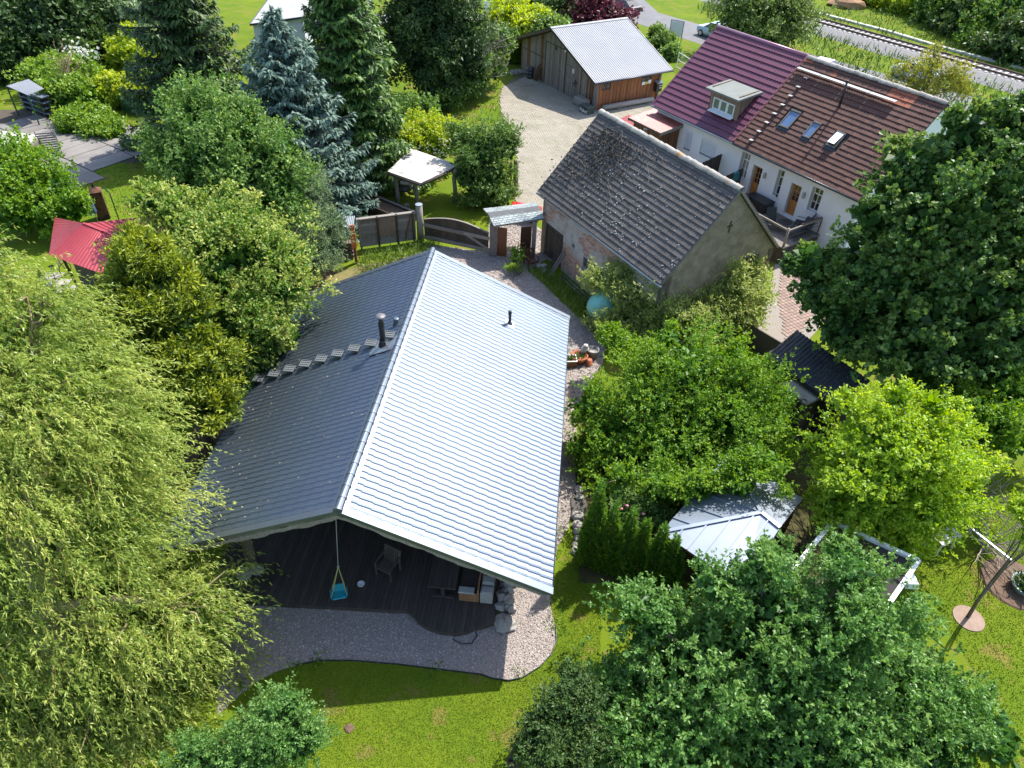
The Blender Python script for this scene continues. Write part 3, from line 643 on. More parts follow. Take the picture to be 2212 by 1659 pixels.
# plank door, leaf by leaf
for i in range(13):
    m_ = MB(); a = .16+i*.153; m_.bevbox(3.06, 3.10+rng.uniform(0, .015), a, a+.147, .05, 2.0, .006); part(m_, 'door_board', M_timber_dark, Bn)
m_ = MB()
for z in (.45, 1.6): m_.box(3.116, 3.135, .25, 2.05, z, z+.07)
part(m_, 'strap_hinge', M_black, Bn)
w_ = part(MB().box(3.02, 3.16, 4.0, 5.75, 1.16, 1.22).box(3.02, 3.16, 4.0, 5.75, 1.72, 1.78).box(3.02, 3.16, 4.0, 4.08, 1.22, 1.72).box(3.02, 3.16, 5.67, 5.75, 1.22, 1.72).box(3.03, 3.15, 4.55, 4.62, 1.22, 1.72), 'window_frame', M_timber, Bn)
part(MB().box(3.04, 3.07, 4.08, 4.55, 1.22, 1.72), 'window_board', M_greywood, w_); part(MB().box(3.02, 3.03, 4.62, 5.67, 1.22, 1.72), 'pane', M_glass, w_); part(MB().box(3.05, 3.3, 3.95, 5.8, 1.1, 1.155), 'sill', M_stone, w_)
m_ = MB(); m_.tube([(3.57, -.02, 3.53), (3.57, BL+.05, 3.50)], .06, 8); part(m_, 'gutter', M_galv, Bn, smooth=True)
# cross shaped vent and small window in the gable
m_ = MB(); m_.box(-.05, .05, 9.895, 9.907, 5.15, 5.72); m_.box(-.17, .17, 9.893, 9.905, 5.42, 5.52); part(m_, 'cross_vent', M_black, Bn)
w_ = part(MB().box(-2.5, -1.55, 9.885, 9.93, 3.1, 3.17).box(-2.5, -1.55, 9.885, 9.93, 3.5, 3.56).box(-2.5, -2.44, 9.885, 9.93, 3.17, 3.5).box(-1.61, -1.55, 9.885, 9.93, 3.17, 3.5).box(-2.06, -2.0, 9.885, 9.93, 3.17, 3.5), 'window_frame', M_greywood, Bn)
part(MB().box(-2.44, -1.61, 9.9, 9.912, 3.17, 3.5), 'pane', M_glass, w_)
for side in (-1, 1):
    m_ = MB(); m_.slab([(0, BL-.06, BZR+.02), (0, BL+.02, BZR+.02), (side*BWD, BL+.02, BZE+.02), (side*BWD, BL-.06, BZE+.02)], .09); part(m_, 'verge_board', M_timber, Bn)
def bl(v, u, z): p = bM @ Vector((v, u, z)); return (p.x, p.y, p.z)
# ================================================================ WHITE HOUSE
HA = 2.528; HO = (12.302, 50.443); HL1, HL2, HW, HZE, HZR = 7.0, 15.94, 4.78, 3.9, 8.063
Hs = thing('white_house', 'white rendered house with half purple metal and half brown tile roof', 'house', (*HO, 0), -HA); hM = Fmat(*HO, HA)
hth = math.atan2(HZR-HZE, HW); hsl = math.hypot(HW, HZR-HZE)
M_purple = mat('purple_metal_roof', (.115,.03,.058), (.13,.038,.068), .8, .5, metal=.1)
M_bt = mat('brown_tile', (.082,.036,.026), (.115,.05,.034), .7, .8, bump=.3, bscale=30, rnd=.22, c3=(.06,.04,.034), scale3=.7, thr3=.55, soft=.6)
M_or = mat('new_orange_tile', (.30,.095,.05), (.25,.08,.042), 2, .8, rnd=.12)
def sky_hole(u, v):
    for (a, b, c, d) in ((8.8, 9.55, 2.4, 3.3), (10.5, 11.1, 2.5, 3.35), (12.05, 12.7, 2.55, 3.3)):
        if a-.05 < u < b+.05 and c-.02 < v < d+.02: return True
    return False
tile_roof(Hs, hM, 1, HL1+.12, HL2, HZR, HZE, HW, .30, .30, M_bt, skip=sky_hole,
          alt=(M_or, lambda u, v: (13.0 < u < 14.3 and v < .75) or (7.1 < u < 7.8 and v < .28) or (9.2 < u < 9.6 and .28 < v < .5) or (13.9 < u < 14.3 and v < .3)))
tile_roof(Hs, hM, -1, 0, HL2, HZR, HZE, HW, .30, .30, M_bt, cap=0)
roof_core(Hs, .05, HL2-.05, HZR, HZE, HZE, HW-.05, HW-.05, .14, M_timber_dark)
for k in range(7):                         # purple pressed sheets
    us = np.linspace(k*1.017, (k+1)*1.017, 31); ph = (us/.2034) % 1.0; wv = .022*np.abs(np.cos(np.pi*ph))**1.2
    ss, st = [], []
    for r in range(16): ss += [r*hsl/16, (r+1)*hsl/16-.004]; st += [.06, .11]
    SS, UU = np.meshgrid(np.array(ss), us, indexing='ij'); HH = np.array(st)[:, None]+wv[None]
    V = np.stack([SS*math.cos(hth)+HH*math.sin(hth), UU, HZR-SS*math.sin(hth)+HH*math.cos(hth)], 2).reshape(-1, 3); nr, nc = SS.shape
    i0 = (np.arange(nr-1)[:, None]*nc+np.arange(nc-1)[None]).ravel(); link('roof_sheet', amesh('roof_sheet', V, np.stack([i0, i0+nc, i0+nc+1, i0+1], 1), M_purple), Hs)
m_ = MB(); m_.tube([(0, -.05, HZR+.08), (0, HL1+.05, HZR+.08)], .12, 10); part(m_, 'metal_ridge', mat('purple_ridge', (.24,.10,.16), (.28,.13,.19), 1, .35, metal=.3), Hs, smooth=True)
m_ = MB(); m_.slab([(.0, HL1+.04, HZR+.13), (.0, HL1+.16, HZR+.13), (HW+.02, HL1+.16, HZE+.13), (HW+.02, HL1+.04, HZE+.13)], .05); part(m_, 'joint_flashing', mat('faded_red_flashing', (.20,.065,.06), (.24,.09,.08), 1, .6), Hs)
m_ = MB(); m_.slab([(-.05, -.06, HZR+.14), (-.05, .1, HZR+.14), (HW+.03, .1, HZE+.13), (HW+.03, -.06, HZE+.13)], .05); part(m_, 'verge_trim', M_purple, Hs)
for i in range(22):
    o = link('ridge_tile', rr_me, Hs, (0, HL1+.2+i*.397, HZR+.03+rng.normal(0, .01))); o.rotation_euler = (rng.normal(0, .02), 0, rng.normal(0, .02)); o.scale = (1, 1, .95)
    o.data = rr_me
m_ = MB(); m_.tube([(HW+.06, -.05, HZE-.02), (HW+.06, HL1+.1, HZE-.02)], .065, 8); part(m_, 'gutter', M_galv, Hs, smooth=True)
m_ = MB(); m_.tube([(HW+.06, HL1+.15, HZE-.02), (HW+.06, HL2+.1, HZE-.02)], .065, 8); part(m_, 'gutter', M_darkmetal, Hs, smooth=True)
WV = 4.38
opn = [(2.98, 3.55, 2.02, 3.25), (4.35, 5.66, 2.2, 3.24), (7.62, 8.26, 1.85, 3.5), (8.63, 9.32, 1.12, 3.06), (10.4, 10.82, 1.88, 3.46), (11.44, 12.16, 1.18, 3.06), (12.8, 13.5, 2.0, 3.4)]
wall_holes('front_wall', WV-.35, WV, .15, HL2-.15, 0, 4.12, opn, M_white, Hs)
m_ = MB(); m_.box(-WV, -WV+.3, .15, HL2-.15, 0, 4.0); part(m_, 'rear_wall', M_white, Hs)
for u in (.45, HL2-.15):
    m_ = MB(); m_.prism([(-WV, 0), (WV-.36, 0), (WV-.36, 4.1), (0, 7.85), (-WV, 4.0)], 0, .3); m_.xf(Matrix.Translation((0, u, 0)) @ Matrix.Rotation(math.pi/2, 4, 'X')); part(m_, 'gable_wall', M_white, Hs)
M_shutter = mat('pale_roller_shutter', (.60,.64,.70), (.55,.59,.65), 1, .6)
for (a, b, c, d) in opn[:2]:
    w_ = part(MB().box(WV-.12, WV-.02, a, b, d-.2, d), 'shutter_box', M_shutter, Hs); sl = MB(); z = c+.05
    while z < d-.24: sl.bevbox(WV-.1, WV-.07, a, b, z, z+.048, .006); z += .052
    part(sl, 'shutter_slats', M_shutter, w_); part(MB().box(WV-.05, WV+.05, a-.05, b+.05, c-.04, c), 'sill', M_whitepaint, w_)
M_white_frame = mat('white_window_frame', (.72,.73,.74), (.68,.69,.7), 2, .4)
def window(parent, a, b, c, d, x, cols, rws, top=None, m=M_white_frame, glass=M_glass, fr=.05):
    f = MB(); f.box(x-.04, x+.02, a, b, c, c+fr).box(x-.04, x+.02, a, b, d-fr, d).box(x-.04, x+.02, a, a+fr, c+fr, d-fr).box(x-.04, x+.02, b-fr, b, c+fr, d-fr)
    w_ = part(f, 'window', m, parent); zt = d-fr
    if top: f2 = MB(); f2.box(x-.035, x+.018, a+fr, b-fr, top, top+.06); part(f2, 'transom', m, w_); zt = top
    g = MB()
    for i in range(1, cols): y = a+fr+(b-a-2*fr)*i/cols; g.box(x-.03, x+.012, y-.018, y+.018, c+fr, d-fr)
    for j in range(1, rws): z = c+fr+(zt-c-fr)*j/rws; g.box(x-.025, x+.01, a+fr, b-fr, z-.012, z+.012)
    if g.v: part(g, 'glazing_bars', m, w_)
    part(MB().box(x-.03, x-.02, a+fr, b-fr, c+fr, d-fr), 'pane', glass, w_); return w_
M_glass_l = mat('curtained_glass', (.12,.13,.16), (.08,.09,.12), 2, .08, spec=.8)
for i, (a, b, c, d) in enumerate((opn[2], opn[4], opn[6])):
    w_ = window(Hs, a+.05, b-.02, c+.05, d-.03, WV-.2, (2, 1, 2)[i], 2 if i != 1 else 2, c+(d-c)*.7, glass=(M_glass_l if i == 0 else M_glass))
    part(MB().box(WV-.2, WV+.06, a-.04, b+.04, c-.05, c+.012), 'sill', M_white_frame, w_)
M_door = mat('honey_wood_door', (.42,.19,.045), (.33,.14,.03), 2, .45, stretch=(5,5,.8))
for (a, b, c, d) in (opn[3], opn[5]):
    x = WV-.22; D = part(MB().box(x-.05, x, a+.04, a+.16, c, d-.03).box(x-.05, x, b-.16, b-.04, c, d-.03).box(x-.05, x, a+.16, b-.16, c, c+.2).box(x-.05, x, a+.16, b-.16, c+.72, c+.86).box(x-.05, x, a+.16, b-.16, d-.16, d-.03).box(x-.045, x-.015, a+.16, b-.16, c+.2, c+.72), 'door', M_door, Hs)
    g = MB(); m2 = (a+b)/2; g.box(x-.035, x-.008, m2-.02, m2+.02, c+.86, d-.16)
    for j in (1, 2): z = c+.86+(d-1.02-c)*j/3; g.box(x-.034, x-.009, a+.16, b-.16, z-.018, z+.018)
    part(g, 'glazing_bars', M_door, D); part(MB().box(x-.04, x-.03, a+.16, b-.16, c+.86, d-.16), 'pane', M_glass, D); part(MB().box(x, x+.05, a+.07, a+.09, c+.95, c+1.08), 'handle', M_galv, D)
for u, z in ((9.6, 2.76), (12.44, 2.71)):
    o = part(MB().bevbox(WV+.0, WV+.12, u-.075, u+.075, z-.17, z+.17, .03), 'wall_lamp', mat('lamp_grey', (.30,.29,.28), (.36,.35,.34), 2, .5), Hs)
for u, z in ((7.72, 1.98), (10.76, 1.98)): part(MB().tube([(WV+.05, u, z-.05), (WV+.05, u, z+.08)], .05, 8), 'sill_lantern', M_black, Hs)
# skylights
SKY = ((8.83, 9.52, 2.43, 3.3, 0), (10.53, 11.06, 2.55, 3.34, 0), (12.08, 12.68, 2.57, 3.3, 1))
M_blind = mat('white_blind_glass', (.85,.85,.9), (.8,.8,.86), 1, .12)
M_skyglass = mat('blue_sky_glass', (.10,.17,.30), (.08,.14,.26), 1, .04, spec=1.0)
for (a, b, c, d, op) in SKY:
    s0, s1 = c/math.cos(hth), d/math.cos(hth); M, ax = slope_frame(1, (a+b)/2, (s0+s1)/2, .09, HZR, hth); hw_, hl = (b-a)/2, (s1-s0)/2
    f = MB(); f.bevbox(-hw_, hw_, -hl, -hl+.1, -.06, .1, .01).bevbox(-hw_, hw_, hl-.1, hl, -.06, .06, .01).bevbox(-hw_, -hw_+.08, -hl+.1, hl-.1, -.06, .07, .01).bevbox(hw_-.08, hw_, -hl+.1, hl-.1, -.06, .07, .01)
    o = part(f, 'skylight', mat('skylight_frame', (.16,.145,.12), (.20,.18,.15), 2, .45, metal=.4), Hs); o.matrix_local = M
    g = MB().box(-hw_+.08, hw_-.08, -hl+.1, hl-.1, .02, .035); p = part(g, 'pane', M_blind if op else M_skyglass, o)
    if op: p.matrix_local = Matrix.Translation((0, -hl+.1, .06)) @ Matrix.Rotation(math.radians(9), 4, 'X') @ Matrix.Translation((0, hl-.1, 0))
    ap = MB(); 
    for i in range(6): x = -hw_-.06+i*(2*hw_+.12)/6; ap.bevbox(x, x+(2*hw_+.12)/6-.01, hl, hl+.17+.02*(i % 2), -.035, -.015+.012*(i % 2), .004)
    part(ap, 'apron_flashing', M_darkmetal, o)
# pipe, snow rail, roof steps on the tiles
def hroof(u, v, h=0): M, a = slope_frame(1, u, v/math.cos(hth), h, HZR, hth); return M.translation.copy()
p = hroof(11.1, 1.58, .05); part(MB().tube([p, p+Vector((0, 0, .12))], .09, 10).tube([p+Vector((0, 0, .1)), p+Vector((0, 0, 1.35))], .055, 10).tube([p+Vector((0, 0, 1.3)), p+Vector((0, 0, 1.4))], .075, 10), 'roof_pipe', M_black, Hs, smooth=True)
for k in range(4):
    a, b = 7.25+k*1.62, 7.25+(k+1)*1.62-.04; A = hroof(a, .65, .22); B_ = hroof(b, .65, .22)
    o = part(MB().beam(A, B_, .22, .03, (math.sin(hth)*.2, 0, 1)), 'walk_board', mat('pale_walk_board', (.40,.40,.40), (.34,.34,.34), 1, .5), Hs)
    part(MB().beam(hroof(a+.3, .65, .0), hroof(a+.3, .65, .21), .03, .03, (0, 1, 0)).beam(hroof(b-.3, .65, 0), hroof(b-.3, .65, .21), .03, .03, (0, 1, 0)), 'bracket', M_darkmetal, o)
for k in range(8):
    v = .93+k*.4929; u = 8.15-.008*k; q = hroof(u, v, .16)
    o = part(MB().box(q.x-.1, q.x+.1, q.y-.13, q.y+.13, q.z-.012, q.z+.012), 'roof_step', mat('step_pale', (.35,.35,.34), (.28,.28,.27), 2, .5), Hs)
    part(MB().beam((q.x-.08, q.y, q.z-.01), hroof(u, v+.05, .02), .14, .02), 'bracket', mat('step_red', (.22,.08,.06), None, 2, .6), o)
# dormer
da, db, dv, dz0, dzt = 3.94, 6.17, 3.93, 4.62, 6.05
Dm = MB()
M_dormwood = mat('dormer_boards', (.17,.115,.075), (.24,.18,.13), 2.5, .8, stretch=(5,5,.7), bump=.3, rnd=.2)
Dr = part(MB().slab([(1.9, da-.22, 6.27), (1.9, db+.22, 6.27), (dv+.35, db+.22, dzt+.02), (dv+.35, da-.22, dzt+.02)], .12), 'dormer_roof', mat('roofing_felt', (.17,.185,.17), (.21,.22,.205), 1.5, .95, spec=.2, bump=.2, bscale=50), Hs)
i = 0; y = da
while y < db-.02:
    inwin = 4.22 < y+.07 < 5.95
    if inwin: part(MB().bevbox(dv-.05, dv+.01*(i % 2), y, y+.142, 5.62, dzt-.06, .004), 'board', M_dormwood, Dr)
    else: part(MB().bevbox(dv-.05, dv+.01*(i % 2), y, y+.142, dz0+.05, dzt-.06, .004), 'board', M_dormwood, Dr)
    y += .147; i += 1
for yy in (da, db-.06):
    x = dv
    while x > 2.35: 
        zb = HZR-x*math.tan(hth); part(MB().bevbox(x-.145, x, yy, yy+.06+.01*(i % 2), zb, dzt+.12+(dv-x)*.07, .004), 'board', M_dormwood, Dr); x -= .15; i += 1
part(MB().box(dv-.12, dv-.05, 4.2, 5.97, dz0+.2, 5.62), 'backing', M_black, Dr)
M_glass_g = mat('green_tinted_glass', (.16,.22,.19), (.10,.14,.13), 3, .08, spec=.8)
for k in range(3): window(Dr, 4.23+k*.575, 4.23+(k+1)*.575-.01, dz0+.3, 5.6, dv-.01, 1, 1, None, glass=M_glass_g, fr=.07)
part(MB().slab([(dv-.05, 4.15, dz0+.3), (dv-.05, 6.02, dz0+.3), (dv+.28, 6.02, dz0+.2), (dv+.28, 4.15, dz0+.2)], .03), 'sill_sheet', M_white_frame, Dr)
# porch with pink-red corrugated roof
Pc = thing('porch_annex', 'brown board porch with pinkish red corrugated lean-to roof', 'porch', (*HO, 0), -HA)
M_pink = mat('faded_red_sheet', (.30,.075,.06), (.36,.115,.09), .9, .5, metal=.0, c3=(.42,.24,.20), scale3=.8, thr3=.55, soft=.9)
us = np.arange(-.42, 2.62, .0317); wv = .012*np.cos(2*np.pi*us/.127); vv = np.linspace(3.95, 6.35, 3); zz = 3.52-.105*(vv-3.95)
for k in range(3):
    a, b = k*32, k*32+33; U, VV = np.meshgrid(us[a:b], vv); Z = np.interp(VV, vv, zz)+np.tile(wv[a:b], (3, 1)); nr, nc = U.shape; i0 = (np.arange(nr-1)[:, None]*nc+np.arange(nc-1)[None]).ravel()
    link('roof_sheet', amesh('roof_sheet', np.stack([VV, U, Z], 2).reshape(-1, 3), np.stack([i0, i0+nc, i0+nc+1, i0+1], 1), M_pink), Pc)
part(MB().box(6.33, 6.37, -.45, 2.65, 3.12, 3.25), 'fascia', M_darkmetal, Pc)
part(MB().slab([(3.95, 2.58, 3.5), (3.95, 2.63, 3.5), (6.36, 2.63, 3.24), (6.36, 2.58, 3.24)], .2), 'side_fascia', M_timber, Pc); part(MB().slab([(3.95, -.44, 3.5), (3.95, -.4, 3.5), (6.36, -.4, 3.24), (6.36, -.44, 3.24)], .2), 'side_fascia', M_timber, Pc)
y = -.2; i = 0
while y < 2.35:
    if not .75 < y+.07 < 1.2: part(MB().bevbox(5.98, 6.02+.012*(i % 2), y, y+.142, 0, 3.2, .004), 'board', M_brownwood, Pc)
    else: part(MB().bevbox(5.98, 6.02, y, y+.142, 0, 1.9, .004), 'board', M_brownwood, Pc)
    y += .148; i += 1
window(Pc, .78, 1.2, 1.95, 2.95, 6.0, 1, 1, fr=.05)
x = 6.02
while x > 4.45: part(MB().bevbox(x-.142, x, 2.35, 2.39+.012*(i % 2), 0, 3.2+.1*(6-x), .004), 'board', M_brownwood, Pc); x -= .148; i += 1
part(MB().box(4.45, 5.97, -.16, 2.34, 0, 3.1), 'core', M_timber_dark, Pc)
Aw = thing('small_awning', 'small red awning on timber brackets left of the porch', 'awning', (*HO, 0), -HA)
part(MB().slab([(5.0, -1.9, 2.75), (5.0, -.5, 2.75), (6.5, -.5, 2.45), (6.5, -1.9, 2.45)], .05), 'roof', mat('awning_red', (.25,.04,.04), None, 2, .6), Aw); part(MB().box(6.48, 6.55, -1.95, -.45, 2.28, 2.45).box(6.3, 6.42, -1.5, -1.38, 0, 2.35), 'frame', M_timber, Aw)
# deck behind the barn
Dk = thing('raised_deck', 'raised timber deck with railing behind the stone barn', 'deck', (*HO, 0), -HA)
x = WV+.02
while x < 7.4: part(MB().bevbox(x, x+.14, 8.2, 14.15, 1.02, 1.06, .004), 'plank', mat('grey_deck', (.13,.11,.09), (.19,.165,.14), 2, .8, stretch=(5,1,5), rnd=.18), Dk); x += .146
y = 8.25
while y < 14.0: part(MB().bevbox(7.36, 7.4, y, y+.14, 0, 1.0, .004), 'skirt_board', M_timber_dark, Dk); y += .15
x = WV+.1
while x < 7.3: part(MB().bevbox(x, x+.14, 14.08, 14.12, 0, 1.0, .004), 'skirt_board', M_timber_dark, Dk); x += .15
part(MB().box(WV+.02, 7.3, 8.3, 14.0, .9, 1.01), 'joists', M_timber_dark, Dk)
for q in ((7.3, 14.0), (7.25, 10.4)): part(MB().tube([(*q, .9), (*q, 2.15)], .07, 10), 'post', M_timber, Dk, smooth=True)
part(MB().beam((7.3, 14.0, 2.02), (7.25, 10.4, 2.02), .07, .1), 'handrail', M_timber, Dk); part(MB().beam((7.28, 14.02, 2.0), (4.55, 14.05, 2.05), .07, .1), 'handrail', M_timber, Dk)
M_redsteel = mat('oxide_red_steel', (.10,.03,.035), (.13,.045,.045), 2, .5)
part(MB().beam((4.55, 14.05, 1.0), (4.55, 14.05, 2.1), .05, .05).beam((4.55, 14.0, 2.12), (6.2, 14.0, 2.12), .05, .03), 'rail_frame', M_redsteel, Dk)
for z in (1.35, 1.6, 1.82): part(MB().tube([(7.25, 14.04, z), (4.55, 14.06, z+.02)], .012, 5), 'rail_cable', M_darkmetal, Dk)
for k, (u, L_) in enumerate(((6.2, 1.7), (8.0, 2.1))):
    t = thing('fence_screen', ('board privacy screen beside the white shutter window', 'board privacy screen next to the black storage box')[k], 'screen', (*HO, 0), -HA, 'board privacy screens against the white wall')
    x = WV+.05; i = 0
    while x < WV+L_: z1 = 2.85-.28*(x-WV)/L_+rng.uniform(-.02, .02)-(.25 if k else 0); part(MB().bevbox(x, x+.15, u-.02, u+.02+.012*(i % 2), .9 if k else .3, z1, .004), 'board', M_timber_dark, t); x += .157; i += 1
    part(MB().tube([(WV+L_+.05, u, 0), (WV+L_+.05, u, 2.6-(.2 if k else 0))], .065, 8), 'post', M_timber, t, smooth=True)
def hl(v, u, z): p = hM @ Vector((v, u, z)); return (p.x, p.y, p.z)
t = thing('storage_box', 'long black storage box against the white wall on the deck', 'storage box', hl(4.95, 10.1, 1.06), -HA)
part(MB().bevbox(-.38, .38, -.75, .75, 0, .55, .02), 'body', M_black, t); part(MB().bevbox(-.41, .41, -.78, .78, .555, .63, .02), 'lid', M_black, t)
t = thing('folding_chair', 'black reclining deck chair in front of the right house door', 'chair', hl(4.95, 13.1, 1.06), -HA+.5)
def lounge(t):
    m_ = MB(); m_.slab([(-.28, -.3, .42), (.28, -.3, .42), (.28, .3, .38), (-.28, .3, .38)], .04); part(m_, 'seat', M_black, t)
    m_ = MB(); m_.slab([(-.28, .3, .38), (.28, .3, .38), (.28, .62, 1.05), (-.28, .62, 1.05)], .04); part(m_, 'backrest', M_black, t)
    for x in (-.29, .29):
        part(MB().tube([(x, -.35, 0), (x, -.25, .42), (x, .3, .4), (x, .45, 0)], .014, 6), 'leg_frame', M_black, t); part(MB().tube([(x, -.28, .6), (x, .42, .62)], .018, 6), 'armrest', M_black, t)
lounge(t)
t = thing('folding_chair', 'black deck chair at the railing with its back to the barn', 'chair', hl(6.35, 12.3, 1.06), -HA+2.6); lounge(t)
t = thing('lounge_chair', 'long low black lounger under the red steel railing', 'lounger', hl(5.5, 13.55, 1.06), -HA+1.6)
part(MB().slab([(-.3, -.8, .36), (.3, -.8, .36), (.3, .5, .33), (-.3, .5, .33)], .04), 'seat', M_black, t); part(MB().slab([(-.3, .5, .33), (.3, .5, .33), (.3, .85, .8), (-.3, .85, .8)], .04), 'backrest', M_black, t)
for x in (-.3, .3): part(MB().tube([(x, -.8, 0), (x, -.75, .36), (x, .5, .33), (x, .6, 0)], .014, 6), 'leg_frame', M_black, t)
t = thing('deck_table', 'small round black table between the deck chairs', 'table', hl(5.85, 12.75, 1.06), -HA)
part(MB().lathe([(.36, .5), (.38, .52), (.36, .54), (0, .545)], 18), 'tabletop', M_black, t)
for k in range(3): a = k*2.1; part(MB().tube([(.1*math.cos(a), .1*math.sin(a), .5), (.28*math.cos(a), .28*math.sin(a), 0)], .015, 6), 'leg', M_black, t)
t = thing('barbecue', 'small black kettle barbecue beside the black storage box', 'barbecue', hl(5.55, 9.5, 1.06), -HA)
part(MB().lathe([(.05, .4), (.2, .48), (.25, .6), (.24, .66), (.15, .78), (0, .82)], 14), 'bowl', M_black, t, smooth=True)
for k in range(3): a = k*2.1; part(MB().tube([(.1*math.cos(a), .1*math.sin(a), .45), (.28*math.cos(a), .28*math.sin(a), 0)], .014, 6), 'leg', M_black, t)
t = thing('parasol_bundle', 'folded teal cloth hung over the board screen', 'cloth', hl(5.0, 8.02, 1.9), -HA)
part(MB().bevbox(-.22, .22, -.1, .1, 0, .5, .06), 'cloth', mat('teal_cloth', (.03,.16,.19), (.05,.22,.25), 4, .8), t); part(MB().bevbox(-.18, .26, -.07, .12, .5, .62, .04), 'fold', mat('teal_cloth', (0,0,0)), t)
# ================================================================ WOODEN GARAGE
GA = 1.0; GO = (1.841, 62.015); GL, GW, GZE, GZR = 7.74, 6.49, 2.35, 4.78
Ga = thing('wooden_garage', 'large wooden garage with light grey corrugated metal roof', 'garage', (*GO, 0), -GA); gM = Fmat(*GO, GA)
gth = math.atan2(GZR-GZE, GW); gsl = math.hypot(GW, GZR-GZE)
M_groof = mat('pale_corrugated', (.27,.28,.295), (.31,.32,.335), .6, .6, spec=.3)
M_groof2 = mat('dark_corrugated', (.10,.11,.12), (.14,.15,.16), .6, .5, metal=.3)
for side, mm_ in ((1, M_groof), (-1, M_groof)):
    for k in range(8):
        a = k*GL/8; us = np.linspace(a, a+GL/8, 31); wv = .022*np.clip(np.cos(2*np.pi*us/.1935)*1.6, -1, 1)
        ss = np.array([0, gsl]); SS, UU = np.meshgrid(ss, us, indexing='ij'); HH = .06+wv[None]+0*SS
        V = np.stack([side*(SS*math.cos(gth)+HH*math.sin(gth)), UU, GZR-SS*math.sin(gth)+HH*math.cos(gth)], 2).reshape(-1, 3); nr, nc = SS.shape
        i0 = (np.arange(nr-1)[:, None]*nc+np.arange(nc-1)[None]).ravel(); Q = np.stack([i0, i0+nc, i0+nc+1, i0+1], 1)
        link('roof_sheet', amesh('roof_sheet', V, Q if side > 0 else Q[:, ::-1], mm_), Ga)
roof_core(Ga, .02, GL-.02, GZR, GZE, GZE, GW-.03, GW-.03, .1, M_timber)
for side in (-1, 1):
    for u in (-.03, GL-.03):
        part(MB().slab([(0, u, GZR+.1), (0, u+.06, GZR+.1), (side*GW, u+.06, GZE+.1), (side*GW, u, GZE+.1)], .2), 'verge_trim', M_darkmetal, Ga)
part(MB().tube([(GW+.05, -.05, GZE-.02), (GW+.05, GL+.05, GZE-.02)], .07, 8), 'gutter', M_darkmetal, Ga, smooth=True)
part(MB().tube([(-GW-.05, -.05, GZE-.02), (-GW-.05, GL+.05, GZE-.02)], .07, 8), 'gutter', M_darkmetal, Ga, smooth=True)
part(MB().slab([(-.18, -.03, GZR+.05), (-.18, GL+.03, GZR+.05), (0, GL+.03, GZR+.11), (0, -.03, GZR+.11)], .02).slab([(.18, -.03, GZR+.05), (.18, GL+.03, GZR+.05), (0, GL+.03, GZR+.11), (0, -.03, GZR+.11)], .02), 'ridge_cap', M_groof, Ga)
gz = lambda v: GZR-.22-abs(v)*math.tan(gth)
v = -5.4; i = 0
while v < 5.86:
    gate = -1.5 < v+.09 < 1.4; door = 1.5 < v+.09 < 2.55; o_ = .0 if not gate else -.05
    m_ = M_greywood if (v < 5.0 and not (2.6 < v < 3.4)) else M_greywood
    z0 = .03 if not door else 2.38
    vs = [(v, z0), (v+.178, z0), (v+.178, gz(v+.178)), (v, gz(v))]
    b = MB().prism(vs, 0, .03); b.xf(Matrix.Translation((0, .8+.014*(i % 2)+o_, 0)) @ Matrix.Rotation(math.pi/2, 4, 'X')); part(b, 'front_board', M_greywood if rng.uniform() < .75 or gate else M_brownwood, Ga); v += .183; i += 1
dr_ = None
for k in range(6):
    b = MB().box(1.5+k*.175, 1.67+k*.175, .74, .77, .05, 2.36)
    if dr_ is None: dr_ = part(b, 'door', M_greywood, Ga)
    else: part(b, 'door_board', M_greywood, dr_)
for z in (.9, 1.45, 2.0): part(MB().box(1.62, 2.35, .72, .74, z, z+.13), 'door_rail', M_timber, dr_)
part(MB().box(1.75, 2.2, .715, .738, 1.1, 1.4), 'pane', mat('dull_pane', (.20,.20,.19), (.25,.24,.22), 3, .3), dr_)
part(MB().box(-1.5, 1.42, .70, .74, 3.35, 3.43), 'gate_rail', M_darkmetal, Ga); part(MB().box(-.18, .12, .71, .74, 3.05, 3.32), 'gate_window', M_black, Ga)
part(MB().box(1.42, 1.48, .70, .76, .05, 3.4), 'gate_jamb', M_timber_dark, Ga); part(MB().box(-1.56, -1.5, .70, .76, .05, 3.4), 'gate_jamb', M_timber_dark, Ga)
part(MB().bevbox(2.5, 2.68, .68, .76, 1.95, 2.3, .02), 'meter_box', M_whitepaint, Ga); part(MB().beam((2.7, .7, 1.2), (3.2, .7, 1.35), .06, .1).beam((2.95, .7, 1.05), (3.0, .7, 1.55), .05, .06), 'tool_hook', M_timber_dark, Ga)
part(MB().bevbox(1.3, 1.46, .62, .74, 3.25, 3.4, .03), 'floodlight', M_whitepaint, Ga)
part(MB().box(-5.3, -1.7, .76, .785, 1.95, 2.02), 'cable_batten', M_timber_dark, Ga)
u = .82; i = 0; holes_g = ((1.1, 2.1, 1.5, 2.0), (5.1, 6.2, 1.45, 1.95))
M_redwood = mat('red_brown_boards', (.27,.095,.03), (.17,.065,.025), 2.5, .7, stretch=(5,5,.8), bump=.3, rnd=.28)
while u < 6.95:
    h = [q for q in holes_g if q[0] < u+.08 < q[1]]; x = 5.86+.02*(i % 2)
    if h: part(MB().bevbox(x, x+.03, u, u+.165, .03, h[0][2], .004), 'side_board', M_redwood, Ga)
    else: part(MB().bevbox(x, x+.03, u, u+.165, .03, 2.42, .004), 'side_board', M_redwood, Ga)
    u += .172; i += 1
for (a, b, c, d) in holes_g: window(Ga, a, b, c, d, 5.88, 2, 1, None, m=M_timber_dark, fr=.05)
